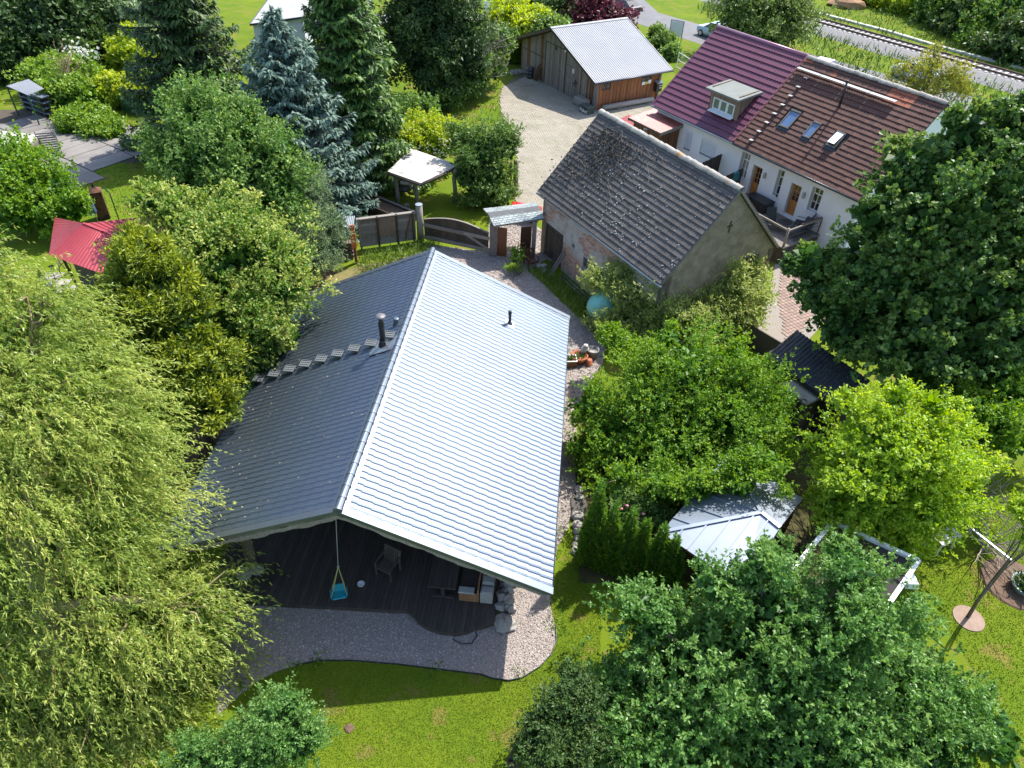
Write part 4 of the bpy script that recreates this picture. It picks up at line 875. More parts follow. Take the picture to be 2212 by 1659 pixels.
part(MB().box(5.91, 5.93, 5.2, 5.5, 1.38, 1.62), 'notice', M_whitepaint, Ga); part(MB().box(5.91, 5.93, 5.85, 6.15, 1.42, 1.7), 'notice', M_whitepaint, Ga); part(MB().box(5.91, 5.928, 5.55, 5.8, 1.40, 1.6), 'notice', mat('yellow_sticker', (.7,.55,.08), None, 3, .6), Ga)
part(MB().box(-5.4, 5.8, .86, 6.9, 0, 2.3), 'core', M_timber_dark, Ga)
part(MB().box(-5.4, 5.85, 6.9, 6.94, 0, 2.4), 'rear_wall', M_greywood, Ga); part(MB().box(-5.44, -5.4, .85, 6.9, 0, 2.4), 'left_wall', M_greywood, Ga)
part(MB().tube([(6.0, 7.0, 0), (6.0, 7.0, 2.3)], .1, 10), 'corner_post', M_timber, Ga, smooth=True)
def gl(v, u, z): p = gM @ Vector((v, u, z)); return (p.x, p.y, p.z)
t = thing('mailbox', 'black mailbox at the right corner of the garage', 'mailbox', gl(6.2, 6.75, .75), -GA)
part(MB().bevbox(-.2, .16, -.28, .28, 0, .75, .04), 'body', M_black, t); part(MB().slab([(-.22, -.31, .85), (-.22, .31, .85), (.22, .31, .72), (.22, -.31, .72)], .05), 'lid', M_galv, t)
for z in (.3, .48): part(MB().box(.16, .175, -.02, .2, z, z+.05), 'slot', M_whitepaint, t)
t = thing('stone_trough', 'pale stone water trough on a pallet at the garage corner', 'trough', gl(4.55, .35, 0), -GA)
part(MB().box(-.75, .75, -.4, .4, .02, .12), 'pallet', M_timber, t)
m_ = MB().bevbox(-.65, .65, -.33, .33, .12, .68, .04); part(m_, 'basin', M_concrete, t); part(MB().bevbox(-.55, .55, -.24, .24, .66, .695, .01), 'lid', M_timber, t)
t = thing('parcel_box', 'dark green parcel box with white handwriting beside the trough', 'box', gl(5.95, -.15, 0), -GA+.06)
M_dgreen = mat('dark_green_box', (.022,.04,.035), (.03,.05,.04), 3, .5)
part(MB().bevbox(-.5, .5, -.35, .35, 0, .52, .02), 'body', M_dgreen, t); part(MB().bevbox(-.53, .53, -.38, .38, .525, .6, .02), 'lid', mat('green_lid', (.05,.075,.065), (.07,.095,.08), 3, .5), t)
fc = bpy.data.curves.new('lettering', 'FONT'); fc.body = 'Paket'; fc.size = .42; fc.extrude = .004; fc.align_x = 'CENTER'; fc.shear = .15; fc.offset = .006
_to = bpy.data.objects.new('lettering_curve', fc); COL.objects.link(_to); bpy.context.view_layer.update()
_me = bpy.data.meshes.new_from_object(_to.evaluated_get(bpy.context.evaluated_depsgraph_get())); bpy.data.objects.remove(_to); _me.materials.clear(); _me.materials.append(M_whitepaint); lo = link('lettering', _me, t); lo.location = (.02, -.356, .12); lo.rotation_euler = (math.pi/2, 0, 0)
t = thing('log_beam', 'long weathered round beam lying along the red brown garage wall', 'log', gl(6.3, 1.2, 0), -GA-.02)
part(MB().tube([(0, 0, .3), (.02, 2.6, .3), (0, 5.0, .28)], [.2, .2, .18], 12), 'beam', mat('silver_log', (.33,.30,.27), (.25,.225,.20), 3, .85, stretch=(3,.6,3), bump=.4), t, smooth=True)
part(MB().tube([(0, -.03, .3), (0, .01, .3)], .19, 12), 'end_cap', mat('blue_grey_end', (.20,.26,.28), None, 3, .6), t)
for y in (1.2, 4.2): part(MB().box(-.35, .3, y, y+.9, 0, .1), 'support', M_timber, t)
t = thing('steel_barrel', 'grey steel barrel in front of the garage boards', 'barrel', gl(-3.1, .3, 0), -GA)
part(MB().lathe([(.3, 0), (.31, .3), (.295, .31), (.31, .33), (.31, .62), (.295, .63), (.31, .65), (.31, .95)], 18), 'drum', M_darkmetal, t, smooth=True); part(MB().lathe([(.28, .955), (.27, .98), (0, .985)], 18), 'lid', mat('rust_lid', (.20,.08,.06), (.12,.10,.09), 5, .7), t)
t = thing('leaning_boards', 'brown boards leaning on the garage beside the steel barrel', 'boards', gl(-2.5, .45, 0), -GA)
for k in range(4): part(MB().beam((k*.13, -.12, 0), (k*.13+.1*(k % 2), .22, 1.1+.15*(k % 3)), .12, .03, (1, 0, 0)), 'board', M_brownwood, t)
hp = sample(PX((1120,165),(1150,160),(1140,150),(1160,158)), 1); q = np.stack([rng.normal(0, .55, 900), rng.normal(0, .4, 900)], 1)
g0 = gl(-4.6, .15, 0); V = []
m_ = MB()
for i in range(260): r = rng.uniform(.04, .09); x, y = rng.normal(0, .5), rng.normal(0, .35); m_.rock((x, y, .28*math.exp(-(x*x+y*y)*1.5)), r, int(i), 3, 5, .8)
solo(m_, 'rubble_heap', M_stone, 'small heap of grey rubble at the left end of the garage', 'rubble', (g0[0], g0[1], 0), kind='stuff')
t = thing('mesh_fence', 'white metal mesh fence between garage and purple roof', 'fence', (0, 0, 0)); a = np.array(at(1461, 146)); b = np.array(at(1530, 190))
for k in range(4): p = a+(b-a)*k/3; part(MB().tube([(p[0], p[1], 0), (p[0], p[1], 1.35)], .035, 6), 'post', M_whitepaint, t)
m_ = MB()
for k in range(61): p = a+(b-a)*k/60; m_.beam((p[0], p[1], .05), (p[0], p[1], 1.3), .012, .012)
part(m_, 'mesh_wires', M_galv, t, kind='stuff')
for z in (.05, .7, 1.32): part(MB().beam((a[0], a[1], z), (b[0], b[1], z), .03, .05), 'rail', M_whitepaint, t)
p = at(1456, 95); t = thing('notice_board', 'blank white notice board on posts beside the road', 'sign', (p[0], p[1], 0), -.5)
part(MB().bevbox(-.62, .62, -.04, .04, .75, 2.1, .02), 'panel', M_whitepaint, t)
for x in (-.66, .66): part(MB().tube([(x, 0, 0), (x, 0, 2.15)], .045, 8), 'post', M_galv, t)
part(MB().beam((-.68, 0, 2.16), (.68, 0, 2.16), .09, .05), 'top_rail', M_darkmetal, t)
p = gl(7.4, 8.1, 0); t = thing('warning_post', 'red and white striped warning board behind the garage', 'sign', p, -GA)
for k in range(3): part(MB().box(-.13, .13, -.02, .02, .5+k*.3, .8+k*.3), 'stripe', (mat('sign_red', (.45,.03,.04), None, 2, .5), M_whitepaint)[k % 2], t)
part(MB().tube([(0, .03, 0), (0, .03, 1.4)], .03, 6), 'post', M_galv, t)
# ================================================================ GATE, FENCE, SLATE PORCH, SHELTER
def W3(x, y, z=0): p = at(x, y, 0); return (float(p[0]), float(p[1]), z)
GP1, GP2 = (-5.46, 35.6), (-1.34, 34.36)
for (q, h, lb, r) in ((GP1, 2.2, 'tall pale log post left of the arched gate', .2), (GP2, 1.85, 'thick squared timber post right of the arched gate', .2)):
    if q is GP1: solo(MB().tube([(0, 0, 0), (.01, 0, 1.2), (0, 0, h)], [.2, .185, .19], 14), 'gate_post', M_timber, lb, 'post', (*q, 0), 'posts of the arched gate', smooth=True)
    else: solo(MB().bevbox(-.2, .2, -.17, .17, 0, h, .03), 'gate_post', M_timber, lb, 'post', (*q, 0), 'posts of the arched gate')
solo(MB().lathe([(.2, 0), (.2, .02), (0, .03)], 14), 'post_cap', M_galv, 'round metal cap on the tall pale log gate post', 'post cap', (*GP1, 2.2))
gd = Vector((GP2[0]-GP1[0], GP2[1]-GP1[1], 0)); gl_ = gd.length; ga_ = math.atan2(gd.y, gd.x)
Gt = thing('arched_gate', 'dark double board gate with arched top and diagonal braces', 'gate', (*GP1, 0), ga_)
i = 0; x = .26
while x < gl_-.3:
    t_ = (x+.07)/gl_; top = 1.30+.42*math.sin(math.pi*min(1, max(0, t_*.96+.02)))-.1*t_; part(MB().bevbox(x, x+.138, -.02, .012+.012*(i % 2), .16, top, .004), 'board', M_timber_dark, Gt); x += .145; i += 1
for z0, z1 in ((1.08, 1.0), (.35, .28)):
    part(MB().beam((.24, -.06, z0), (gl_/2-.02, -.06, (z0+z1)/2), .07, .19), 'rail', M_timber, Gt); part(MB().beam((gl_/2+.02, -.06, (z0+z1)/2), (gl_-.22, -.06, z1), .07, .19), 'rail', M_timber, Gt); part(MB().beam((gl_/2-.45, -.10, (z0+z1)/2+.03), (gl_/2+.5, -.10, (z0+z1)/2+.0), .05, .13), 'lock_bar', M_timber, Gt)
part(MB().beam((.3, -.055, .4), (1.15, -.055, .98), .05, .13), 'brace', M_timber_dark, Gt); part(MB().beam((gl_-.3, -.065, .36), (gl_-1.45, -.065, .95), .05, .15), 'brace', M_timber, Gt)
m_ = MB(); pts = [(.25+(gl_-.5)*k/24, 0, 1.33+.42*math.sin(math.pi*(k/24*.92+.04))-.1*k/24) for k in range(25)]
for p, q in zip(pts, pts[1:]): m_.beam(p, q, .1, .03)
part(m_, 'arch_capping', M_timber, Gt)
FP1 = (-8.62, 34.39); fd = Vector((GP1[0]-FP1[0], GP1[1]-.1-FP1[1]+.1, 0)); fl_ = fd.length
Fe = thing('plank_fence', 'grey horizontal plank fence with brown panel left of the gate', 'fence', (*FP1, 0), math.atan2(fd.y, fd.x))
for r in range(11): part(MB().bevbox(0, fl_-.25, -.015, .012+.006*(r % 2), .12+r*.152, .265+r*.152, .004), 'plank', M_greywood, Fe)
for x in (.02, 1.0, 2.05, 2.95): part(MB().bevbox(x, x+.1, -.11, -.02, 0, 1.85, .006), 'batten', M_timber_dark if x > .5 else M_timber, Fe)
part(MB().bevbox(1.12, 2.03, -.05, -.022, .62, 1.72, .004), 'brown_panel', mat('hardboard', (.17,.115,.085), (.20,.14,.105), 3, .9), Fe)
part(MB().slab([(-.05, -.12, 1.83), (fl_-.2, -.12, 1.83), (fl_-.2, .1, 1.83), (-.05, .1, 1.83)], .05), 'capping', M_timber, Fe); part(MB().beam((2.5, -.08, .25), (2.9, -.08, 1.7), .1, .04), 'brace', M_brownwood, Fe)
Wd = thing('wood_store', 'corrugated wood shelter with orange side board at the fence end', 'wood shelter', (-8.75, 33.1, 0), .15)
part(MB().bevbox(.05, .3, -.35, -.28, .95, 2.3, .01), 'orange_board', mat('orange_paint', (.55,.13,.05), (.48,.11,.045), 2, .5), Wd); part(MB().bevbox(.1, .24, -.28, -.1, 0, 2.2, .01), 'post', M_brownwood, Wd); part(MB().bevbox(-1.9, -1.75, -.28, -.1, 0, 1.9, .01), 'post', M_brownwood, Wd)
m_ = MB()
for k in range(26): x = -2.1+k*.09; m_.slab([(x, -.4, 2.22), (x+.05, -.4, 2.25), (x+.05, 1.2, 2.05), (x, 1.2, 2.02)], .01); m_.slab([(x+.05, -.4, 2.25), (x+.09, -.4, 2.22), (x+.09, 1.2, 2.02), (x+.05, 1.2, 2.05)], .01)
part(m_, 'corrugated_roof', M_galv, Wd)
_m = MB().tube([(0, -.18, 0), (0, .18, 0)], .065, 7); lg_me = _m.mesh('split_log', M_bark)
Lg = thing('firewood_stack', 'stack of split firewood under the corrugated wood shelter', 'firewood', (-9.5, 33.4, 0), .15)
for r in range(8):
    for c in range(11): o = link('split_log', lg_me, Lg, (-.7+c*.135+.06*(r % 2), rng.normal(0, .03), .07+r*.12)); o.rotation_euler = (rng.normal(0, .05), rng.uniform(0, 6), 0)
# slate-roofed doorway between the gate and the barn
Sp = thing('slate_porch', 'doorway with small grey slate shingle roof beside the barn', 'porch', (0, 0, 0))
A_, B_, C_, D_ = [Vector(p) for p in ((-1.97, 35.75, 2.02), (-1.3, 33.55, 2.2), (1.33, 34.36, 2.35), (.83, 36.5, 2.15))]
_mid0 = (A_*.55+B_*.45)+Vector((0, 0, .14)); _mid1 = (D_*.55+C_*.45)+Vector((0, 0, .14))
M_slate = mat('grey_slate', (.19,.22,.22), (.27,.30,.30), 3, .55, bump=.2, rnd=.25)
part(MB().slab([_mid0-Vector((0,0,.04)), B_-Vector((0,0,.04)), C_-Vector((0,0,.04)), _mid1-Vector((0,0,.04))], .05).slab([_mid0-Vector((0,0,.04)), A_-Vector((0,0,.04)), D_-Vector((0,0,.04)), _mid1-Vector((0,0,.04))], .05), 'roof_boards', M_timber, Sp)
def shing(P0, P1, E0, E1, rows, cols):
    for r in range(rows):
        for c in range(cols):
            o_ = .5*(r % 2)/cols; a = max(0, c/cols-o_); b = min(1, (c+1)/cols-o_-.008)
            if c == cols-1: b = 1
            f0, f1 = r/rows-.02, (r+1)/rows+.02
            def pt(s, f): return (P0+(P1-P0)*s)*(1-f)+(E0+(E1-E0)*s)*f
            n_ = (P1-P0).cross(E0-P0).normalized(); n_ = n_ if n_.z > 0 else -n_; lift = .004+rng.uniform(0, .006)
            part(MB().slab([pt(a, f0)+n_*lift, pt(b, f0)+n_*lift, pt(b, f1)+n_*(lift+.022), pt(a, f1)+n_*(lift+.022)], .012), 'shingle', M_slate, Sp)
shing(_mid0, _mid1, B_, C_, 6, 11); shing(_mid0, _mid1, A_, D_, 5, 11)
part(MB().slab([_mid0-(_mid0-B_)*.3+Vector((0,0,.035)), _mid1-(_mid1-C_)*.3+Vector((0,0,.035)), _mid1+Vector((0,0,.05)), _mid0+Vector((0,0,.05))], .015).slab([_mid0-(_mid0-A_)*.22+Vector((0,0,.035)), _mid1-(_mid1-D_)*.22+Vector((0,0,.035)), _mid1+Vector((0,0,.052)), _mid0+Vector((0,0,.052))], .015), 'roofing_felt', mat('dark_felt', (.075,.08,.085), (.10,.105,.11), 3, .9), Sp)
dl = thing('side_door', 'reddish brown door leaf standing at the gate post', 'door', (-1.12, 34.3, 0), -.22); part(MB().bevbox(0, .52, -.04, .04, .05, 1.75, .01), 'leaf', mat('red_brown_door', (.17,.055,.02), (.12,.04,.018), 2, .5, stretch=(5,5,.8)), dl)
dl = thing('side_door', 'open dark brown door leaf with brass handle by the barn', 'door', (.12, 34.2, 0), .18); part(MB().bevbox(0, .58, -.04, .04, .05, 1.85, .01), 'leaf', mat('dark_brown_door', (.07,.03,.014), (.05,.022,.012), 2, .5, stretch=(5,5,.8)), dl); part(MB().tube([(.06, -.05, .95), (.06, -.1, .95), (.2, -.1, .95)], .014, 6), 'handle', mat('brass', (.45,.27,.07), None, 2, .3, metal=.9), dl)
part(MB().bevbox(.72, .95, 34.15, 34.4, 0, 2.2, .02), 'post', M_timber, Sp); part(MB().beam((-1.3, 34.0, 2.13), (1.2, 34.6, 2.25), .12, .14), 'lintel', M_timber, Sp)
solo(MB().tube([(0, 0, 0), (.02, 0, 1.2), (0, 0, 2.3)], [.17, .155, .15], 12).lathe([(.16, 2.3), (.16, 2.32), (0, 2.33)], 12), 'log_pole', mat('brown_pole', (.22,.165,.14), (.16,.12,.10), 3, .8, stretch=(3,3,.7), bump=.4), 'tall brown log pole at the corner of the paved courtyard', 'pole', (-.33, 41.7, 0), smooth=True)
solo(MB().bevbox(-.04, .04, -.5, .5, 0, 2.1, .02), 'board_fence', M_timber_dark, 'short dark board fence standing behind the brown log pole', 'fence', (-.62, 41.9, 0))
M_red = mat('car_remnant_red', (.55,.012,.012), (.48,.01,.012), 2, .35)
t = thing('red_car_block', 'red block standing in for car remains behind the slate porch roof', 'remnant', (.35, 38.6, 0), -.3); part(MB().bevbox(-.9, .9, -.35, .35, .5, .95, .12), 'remnant', M_red, t); part(MB().bevbox(-.8, .8, -.3, .3, 0, .5, .05), 'base', M_black, t)  # stand-in block for red remains, likely those of a car
t = thing('red_car_cone', 'red cone standing in for car remains under the dense shrub', 'cone', (*G(1078, 437), 0)); part(MB().lathe([(.33, 0), (.33, .04), (.26, .05), (.1, .6), (.06, .85), (0, .86)], 14), 'cone', M_red, t, smooth=True)  # second stand-in for the red car remains, shaped as a cone
# shelter with whitewashed board roof
Sh = thing('open_shelter', 'open garden shelter with sunlit pale board roof on forked logs', 'shelter', (0, 0, 0))
qa, qb, qc, qd = [Vector(p) for p in ((-6.85, 42.75, 2.35), (-3.75, 40.95, 2.2), (-5.68, 38.15, 2.25), (-7.75, 39.4, 2.3))]
M_paleboard = mat('bleached_boards', (.50,.475,.44), (.40,.365,.33), 1.6, .9, c3=(.16,.115,.09), scale3=.9, thr3=.62, soft=.5, bump=.2, rnd=.1)
for k in range(14):
    a, b = k/14, (k+1)/14-.004; z = Vector((0, 0, rng.uniform(0, .012))); part(MB().slab([qa+(qd-qa)*a+z, qb+(qc-qb)*a+z, qb+(qc-qb)*b+z, qa+(qd-qa)*b+z], .03), 'roof_board', M_paleboard, Sh)
for p, q in ((qd, qc), (qa, qb), (qa, qd), (qb, qc)): part(MB().tube([p+Vector((0,0,-.12)), q+Vector((0,0,-.12))], .08, 8), 'roof_beam', M_timber_dark, Sh, smooth=True)
for k, (x, y) in enumerate(((-6.2, 39.55), (-4.0, 40.6), (-7.4, 39.9), (-6.8, 42.3))):
    part(MB().tube([(x, y, 0), (x+.04, y, .8), (x-.02, y, 1.5), (x+.1, y-.25, 2.15)], [.15, .13, .12, .1], 10), 'forked_post', M_timber, Sh, smooth=True); part(MB().tube([(x, y, 1.45), (x+.32, y+.12, 2.08)], [.09, .07], 8), 'fork', M_timber, Sh, smooth=True)
part(MB().tube([(-6.9, 38.7, 1.95), (-6.25, 38.6, 2.0)], .11, 10), 'log_end', M_timber, Sh, smooth=True)
t = thing('kettle_grill', 'dark round grill with domed lid under the shelter', 'grill', (-6.95, 40.2, 0)); part(MB().lathe([(.1, .7), (.4, .85), (.44, 1.0), (.43, 1.03), (.3, 1.15), (0, 1.2)], 16), 'kettle', mat('grill_green', (.04,.05,.045), (.06,.07,.065), 3, .4), t, smooth=True)
for k in range(3): a = k*2.1+.4; part(MB().tube([(.15*math.cos(a), .15*math.sin(a), .8), (.35*math.cos(a), .35*math.sin(a), 0)], .02, 6), 'leg', M_black, t)
t = thing('bucket', 'grey bucket on the ground below the shelter', 'bucket', (-6.75, 39.3, 0)); part(MB().lathe([(.14, 0), (.17, .32), (.18, .33), (.15, .33), (.12, .05), (0, .05)], 14), 'pail', M_concrete, t, smooth=True)
t = thing('planter_bed', 'dark timber raised bed beside the fence below the spruce', 'raised bed', (-8.1, 38.6, 0), -.62)
for r in range(3): part(MB().bevbox(-1.9, 1.9, -.55, -.5, .02+r*.2, .21+r*.2, .006), 'side_board', M_timber_dark, t); part(MB().bevbox(-1.9, 1.9, .5, .55, .02+r*.2, .21+r*.2, .006), 'side_board', M_timber_dark, t); part(MB().bevbox(-1.95, -1.9, -.55, .55, .02+r*.2, .21+r*.2, .006), 'end_board', M_timber_dark, t); part(MB().bevbox(1.9, 1.95, -.55, .55, .02+r*.2, .21+r*.2, .006), 'end_board', M_timber_dark, t)
part(MB().box(-1.88, 1.88, -.48, .48, .3, .5), 'soil', M_soil, t); part(MB().slab([(-2, .45, .66), (2, .45, .66), (2, .6, .66), (-2, .6, .66)], .04), 'capping', M_timber, t)
# things leaning at the barn
t = thing('leaning_planks', 'two pale planks leaning against the brick barn wall', 'planks', bl(3.75, 2.45, 0), -BA)
part(MB().beam((.35, -.05, 0), (-.42, .05, 1.35), .14, .04, (0, 1, 0)), 'plank', M_greywood, t); part(MB().beam((.45, .16, 0), (-.4, .2, 1.25), .13, .04, (0, 1, 0)), 'plank', M_greywood, t)
t = thing('leaning_poles', 'dark poles leaning beside the barn plank door', 'poles', bl(3.6, 2.0, 0), -BA)
for k in range(3): part(MB().tube([(.25, k*.12, 0), (-.32, k*.1+.05, 1.9-.2*k)], .03, 6), 'pole', M_timber_dark, t)
t = thing('block_pile', 'few grey concrete blocks at the foot of the leaning planks', 'blocks', bl(4.15, 1.75, 0), -BA)
for k in range(5): o = link('block', gb_me, t, (rng.normal(0, .12), rng.normal(0, .25), .1+.14*(k > 2))); o.scale = (1.1, 1.6, 1.0); o.rotation_euler = (0, 0, rng.uniform(0, 3))
t = thing('barn_pipes', 'long thin pipes lying along the foot of the barn wall', 'pipes', bl(3.45, 2.7, 0), -BA)
for k in range(3): part(MB().tube([(k*.1, 0, .05), (k*.1+.03, 2.6, .05)], .035, 7), 'pipe', M_galv if k != 1 else M_brownwood, t, smooth=True)
def slatchair(name, lab, loc, rz, m, s=1.0):
    t = thing(name, lab, 'chair', loc, rz); t.scale = (s, s, s)
    for k in range(7): part(MB().bevbox(-.25, .25, -.24+k*.07, -.185+k*.07, .40, .42, .004), 'seat_slat', m, t)
    for k in range(8): part(MB().beam((-.22+k*.063, .25, .44), (-.22+k*.063, .36, .86), .04, .02, (0, 1, 0)), 'back_slat', m, t)
    part(MB().beam((-.27, .37, .89), (.27, .37, .89), .05, .08), 'top_rail', m, t); part(MB().beam((-.27, .25, .44), (.27, .25, .44), .04, .06), 'lower_rail', m, t)
    for x in (-.28, .28):
        part(MB().beam((x, -.24, 0), (x, -.24, .64), .05, .05), 'leg', m, t); part(MB().beam((x, .27, 0), (x, .27, .45), .05, .05).beam((x, .27, .43), (x, .37, .92), .05, .05), 'leg', m, t); part(MB().beam((x, -.3, .65), (x, .33, .66), .06, .03), 'armrest', m, t)
    part(MB().beam((-.28, -.22, .36), (.28, -.22, .36), .03, .06), 'apron', m, t); return t
slatchair('garden_chair', 'brown wooden garden chair on the gravel beside the barn door', (.75, 33.3, 0), .5, mat('chestnut_chair', (.12,.05,.03), (.085,.038,.024), 3, .6))
slatchair('terrace_chair', 'dark slatted wooden armchair on the shaded terrace deck', mw(.5, 1.65, .26), -MA-.38, mat('teak_dark', (.07,.052,.042), (.10,.078,.062), 3, .7, rnd=.15))
solo(MB().lathe([(.42, 0), (.42, .03), (.0, .035)], 16), 'green_mat', mat('green_mat', (.07,.085,.02), (.10,.11,.03), 4, .95), 'round mossy green mat beside the brown garden chair', 'mat', (1.6, 33.0, .03))
# terrace table, swing and small things
T = thing('terrace_table', 'long dark wooden table at the right side of the terrace', 'table', mw(2.4, 1.65, .26), -MA)
for k in range(6): part(MB().bevbox(-.43+k*.145, -.29+k*.145, -.85, .85, .70, .745, .006), 'top_board', M_deck, T)
for y in (-.65, .65): part(MB().bevbox(-.35, .35, y-.06, y+.06, 0, .06, .01).bevbox(-.06, .06, y-.05, y+.05, .06, .70, .01), 'trestle', M_timber_dark, T)
t = thing('bottle', 'small pale bottle standing on the terrace table', 'bottle', mw(2.5, 1.95, 1.006), 0); part(MB().lathe([(.035, 0), (.037, .12), (.03, .15), (.014, .18), (.014, .22), (0, .225)], 12), 'body', mat('pale_bottle', (.55,.60,.56), None, 2, .3), t, smooth=True)
t = thing('side_table', 'low dark bench under the terrace roof beside the wall', 'bench', mw(3.1, 2.6, .26), -MA); part(MB().bevbox(-.3, .3, -.6, .6, .4, .45, .01), 'seat', M_timber_dark, t)
for y in (-.5, .5): part(MB().bevbox(-.26, .26, y-.04, y+.04, 0, .4, .01), 'leg', M_timber_dark, t)
t = thing('white_dish', 'small white dish lying on the dark terrace deck', 'dish', mw(-.26, 1.11, .262)); part(MB().lathe([(.07, 0), (.11, .02), (.12, .045), (.1, .045), (.07, .02), (0, .02)], 16), 'dish', M_whitepaint, t, smooth=True)
Sw = thing('baby_swing', 'turquoise plastic toddler swing hanging from the terrace ridge beam', 'swing', mw(-.72, .42, .62), -MA+.35)
M_turq = mat('turquoise_plastic', (.015,.25,.30), (.02,.28,.33), 2, .35)
part(MB().bevbox(-.2, .2, -.15, .15, 0, .05, .02), 'seat', M_turq, Sw); part(MB().slab([(-.2, .12, .03), (.2, .12, .03), (.18, .2, .3), (-.18, .2, .3)], .03), 'backrest', M_turq, Sw); part(MB().slab([(-.2, -.12, .03), (-.2, .14, .03), (-.24, .16, .16), (-.24, -.1, .16)], .03).slab([(.2, -.12, .03), (.2, .14, .03), (.24, .16, .16), (.24, -.1, .16)], .03), 'side', M_turq, Sw)
tp_ = Vector(mw(-.32, .45, 4.75))-Vector(Sw.location); tp_ = Matrix.Rotation(MA-.35, 3, 'Z') @ tp_; kn = tp_*.36
M_rope = mat('yellow_rope', (.42,.38,.12), (.36,.33,.12), 6, .9); M_rope2 = mat('grey_rope', (.28,.26,.24), None, 6, .9)
for x, y in ((-.22, -.08), (.22, -.08), (-.2, .17), (.2, .17)): part(MB().tube([(x, y, .15), (x*.75+kn.x*.3, y*.7+kn.y*.3, .5), tuple(kn)], .014, 5), 'sling_rope', M_rope, Sw)
part(MB().tube([tuple(kn), tuple(tp_)], .013, 5), 'rope', M_rope2, Sw); part(MB().rock(tuple(kn), .045, 3, 5, 6, 1.2), 'knot', M_rope2, Sw)
m_ = MB(); m_.tube([mw(2.9, -.3, .04), mw(3.2, -.42, .04), mw(3.5, -.36, .04), mw(3.62, -.1, .04), mw(3.55, .02, .04)], .018, 6); solo(m_, 'cable', M_black, 'black cable lying on the gravel at the curved deck edge', 'cable')
# pots by the right eave
t = thing('planter_bowl', 'wide terracotta bowl planted with herbs beside the house', 'plant pot', (*G(1250, 781), 0)); M_terra = mat('terracotta', (.36,.11,.045), (.30,.09,.04), 3, .7)
part(MB().lathe([(.26, 0), (.36, .28), (.4, .3), (.4, .38), (.35, .38), (.33, .3), (0, .3)], 20), 'bowl', M_terra, t, smooth=True); P = np.c_[rng.normal(0, .15, (60, 2)), np.full(60, .3)]; V, Q = kites(P, rng.normal(0, 1, (60, 3))*[.8, .8, .3]+[0, 0, .5], rng.normal(0, .4, (60, 3))+[0, 0, 1], .16, .07); M_herb = leafmat('herb_leaf', (.03,.07,.012), (.09,.16,.03))
link('herbs', amesh('herbs', V, Q, M_herb, np.repeat(rng.uniform(0, 1, 60), 4)), t)
t = thing('upturned_pot', 'small terracotta pot upside down by the planted bowl', 'plant pot', (*G(1272, 788), 0)); part(MB().lathe([(.17, 0), (.17, .06), (.155, .07), (.12, .3), (.04, .305), (0, .3)], 16), 'pot', M_terra, t, smooth=True)
t = thing('grey_pot', 'grey stone pot filled with soil under the hornbeam tree', 'plant pot', (*G(1279, 773), 0)); part(MB().lathe([(.17, 0), (.24, .4), (.28, .42), (.28, .5), (.24, .5), (.23, .4), (0, .4)], 18), 'pot', M_concrete, t, smooth=True)
t = thing('planter_trough', 'white rimmed planter trough half under the bright roof eave', 'plant trough', (*G(1229, 788), 0), .1); part(MB().bevbox(-.4, .3, -.22, .22, 0, .34, .02), 'box', M_brownwood, t); m_ = MB(); m_.box(-.42, .32, -.25, -.21, .34, .38).box(-.42, .32, .21, .25, .34, .38).box(.28, .32, -.21, .21, .34, .38).box(-.42, -.38, -.21, .21, .34, .38); part(m_, 'rim', M_whitepaint, t)
P = np.c_[rng.normal(0, .18, 50), rng.normal(0, .1, 50), np.full(50, .33)]; V, Q = kites(P, rng.normal(0, 1, (50, 3))*[.8, .8, .3]+[0, 0, .6], rng.normal(0, .4, (50, 3))+[0, 0, 1], .2, .09); link('seedlings', amesh('seedlings', V, Q, M_herb, np.repeat(rng.uniform(0, 1, 50), 4)), t)
t = thing('garden_figure', 'weathered white stone garden figure behind the terracotta bowl', 'statue', (*G(1261, 772), 0), .6)
part(MB().bevbox(-.2, .2, -.17, .17, 0, .26, .03), 'plinth', M_concrete, t); m_ = MB(); m_.rock((0, 0, .42), .19, 41, 8, 10, 1.0); m_.rock((.02, -.02, .64), .13, 42, 7, 9, .95); m_.rock((.16, -.03, .42), .08, 43, 5, 7, 1.0); m_.rock((-.15, .05, .4), .08, 44, 5, 7, 1.1); part(m_, 'figure', mat('white_stone', (.62,.60,.56), (.45,.43,.40), 6, .9, bump=.4), t, smooth=True)
for k in range(4): part(MB().rock((.28+rng.normal(0, .05), -.1+.1*k, .07), .08, 50+k, 5, 7, .8), 'pale_stone', M_slabstone, t)
m_ = MB(); m_.tube([(*G(1218, 767), .03), (*G(1235, 768), .04), (*G(1248, 763), .03), (*G(1256, 764), .05)], .018, 6); solo(m_, 'garden_hose', M_black, 'short black hose running from the eave to the garden figure', 'hose')
for k, (x, y, r) in enumerate(((1250,1060,.2),(1251,1078,.2),(1247,1118,.24),(1246,1137,.2),(1247,1150,.17),(1248,1165,.14),(1243,1180,.15),(1245,1193,.2))):
    solo(MB().rock((0, 0, r*.35), r, 60+k, 7, 9, .7), 'edging_stone', M_stone, ['topmost rounded stone edging the thuja bed', 'second rounded stone from the top of the thuja bed edge', 'largest round stone beside the tallest thuja', 'round stone just below the largest one at the thuja bed', 'brownish stone in the middle of the thuja bed edge', 'smallest stone in the row along the thuja bed', 'orange tinged stone near the lower end of the thuja bed', 'mossy stone at the lower end of the thuja bed'][k], 'stone', (*G(x, y), 0), 'stones edging the thuja bed')
solo(MB().bevbox(-.28, .28, -.42, .42, 0, .07, .02), 'paving_slab', mat('wet_slab', (.05,.045,.04), (.075,.07,.06), 3, .8), 'dark paving slab between the edging stones and the thujas', 'slab', (*G(1250, 1097), .01))
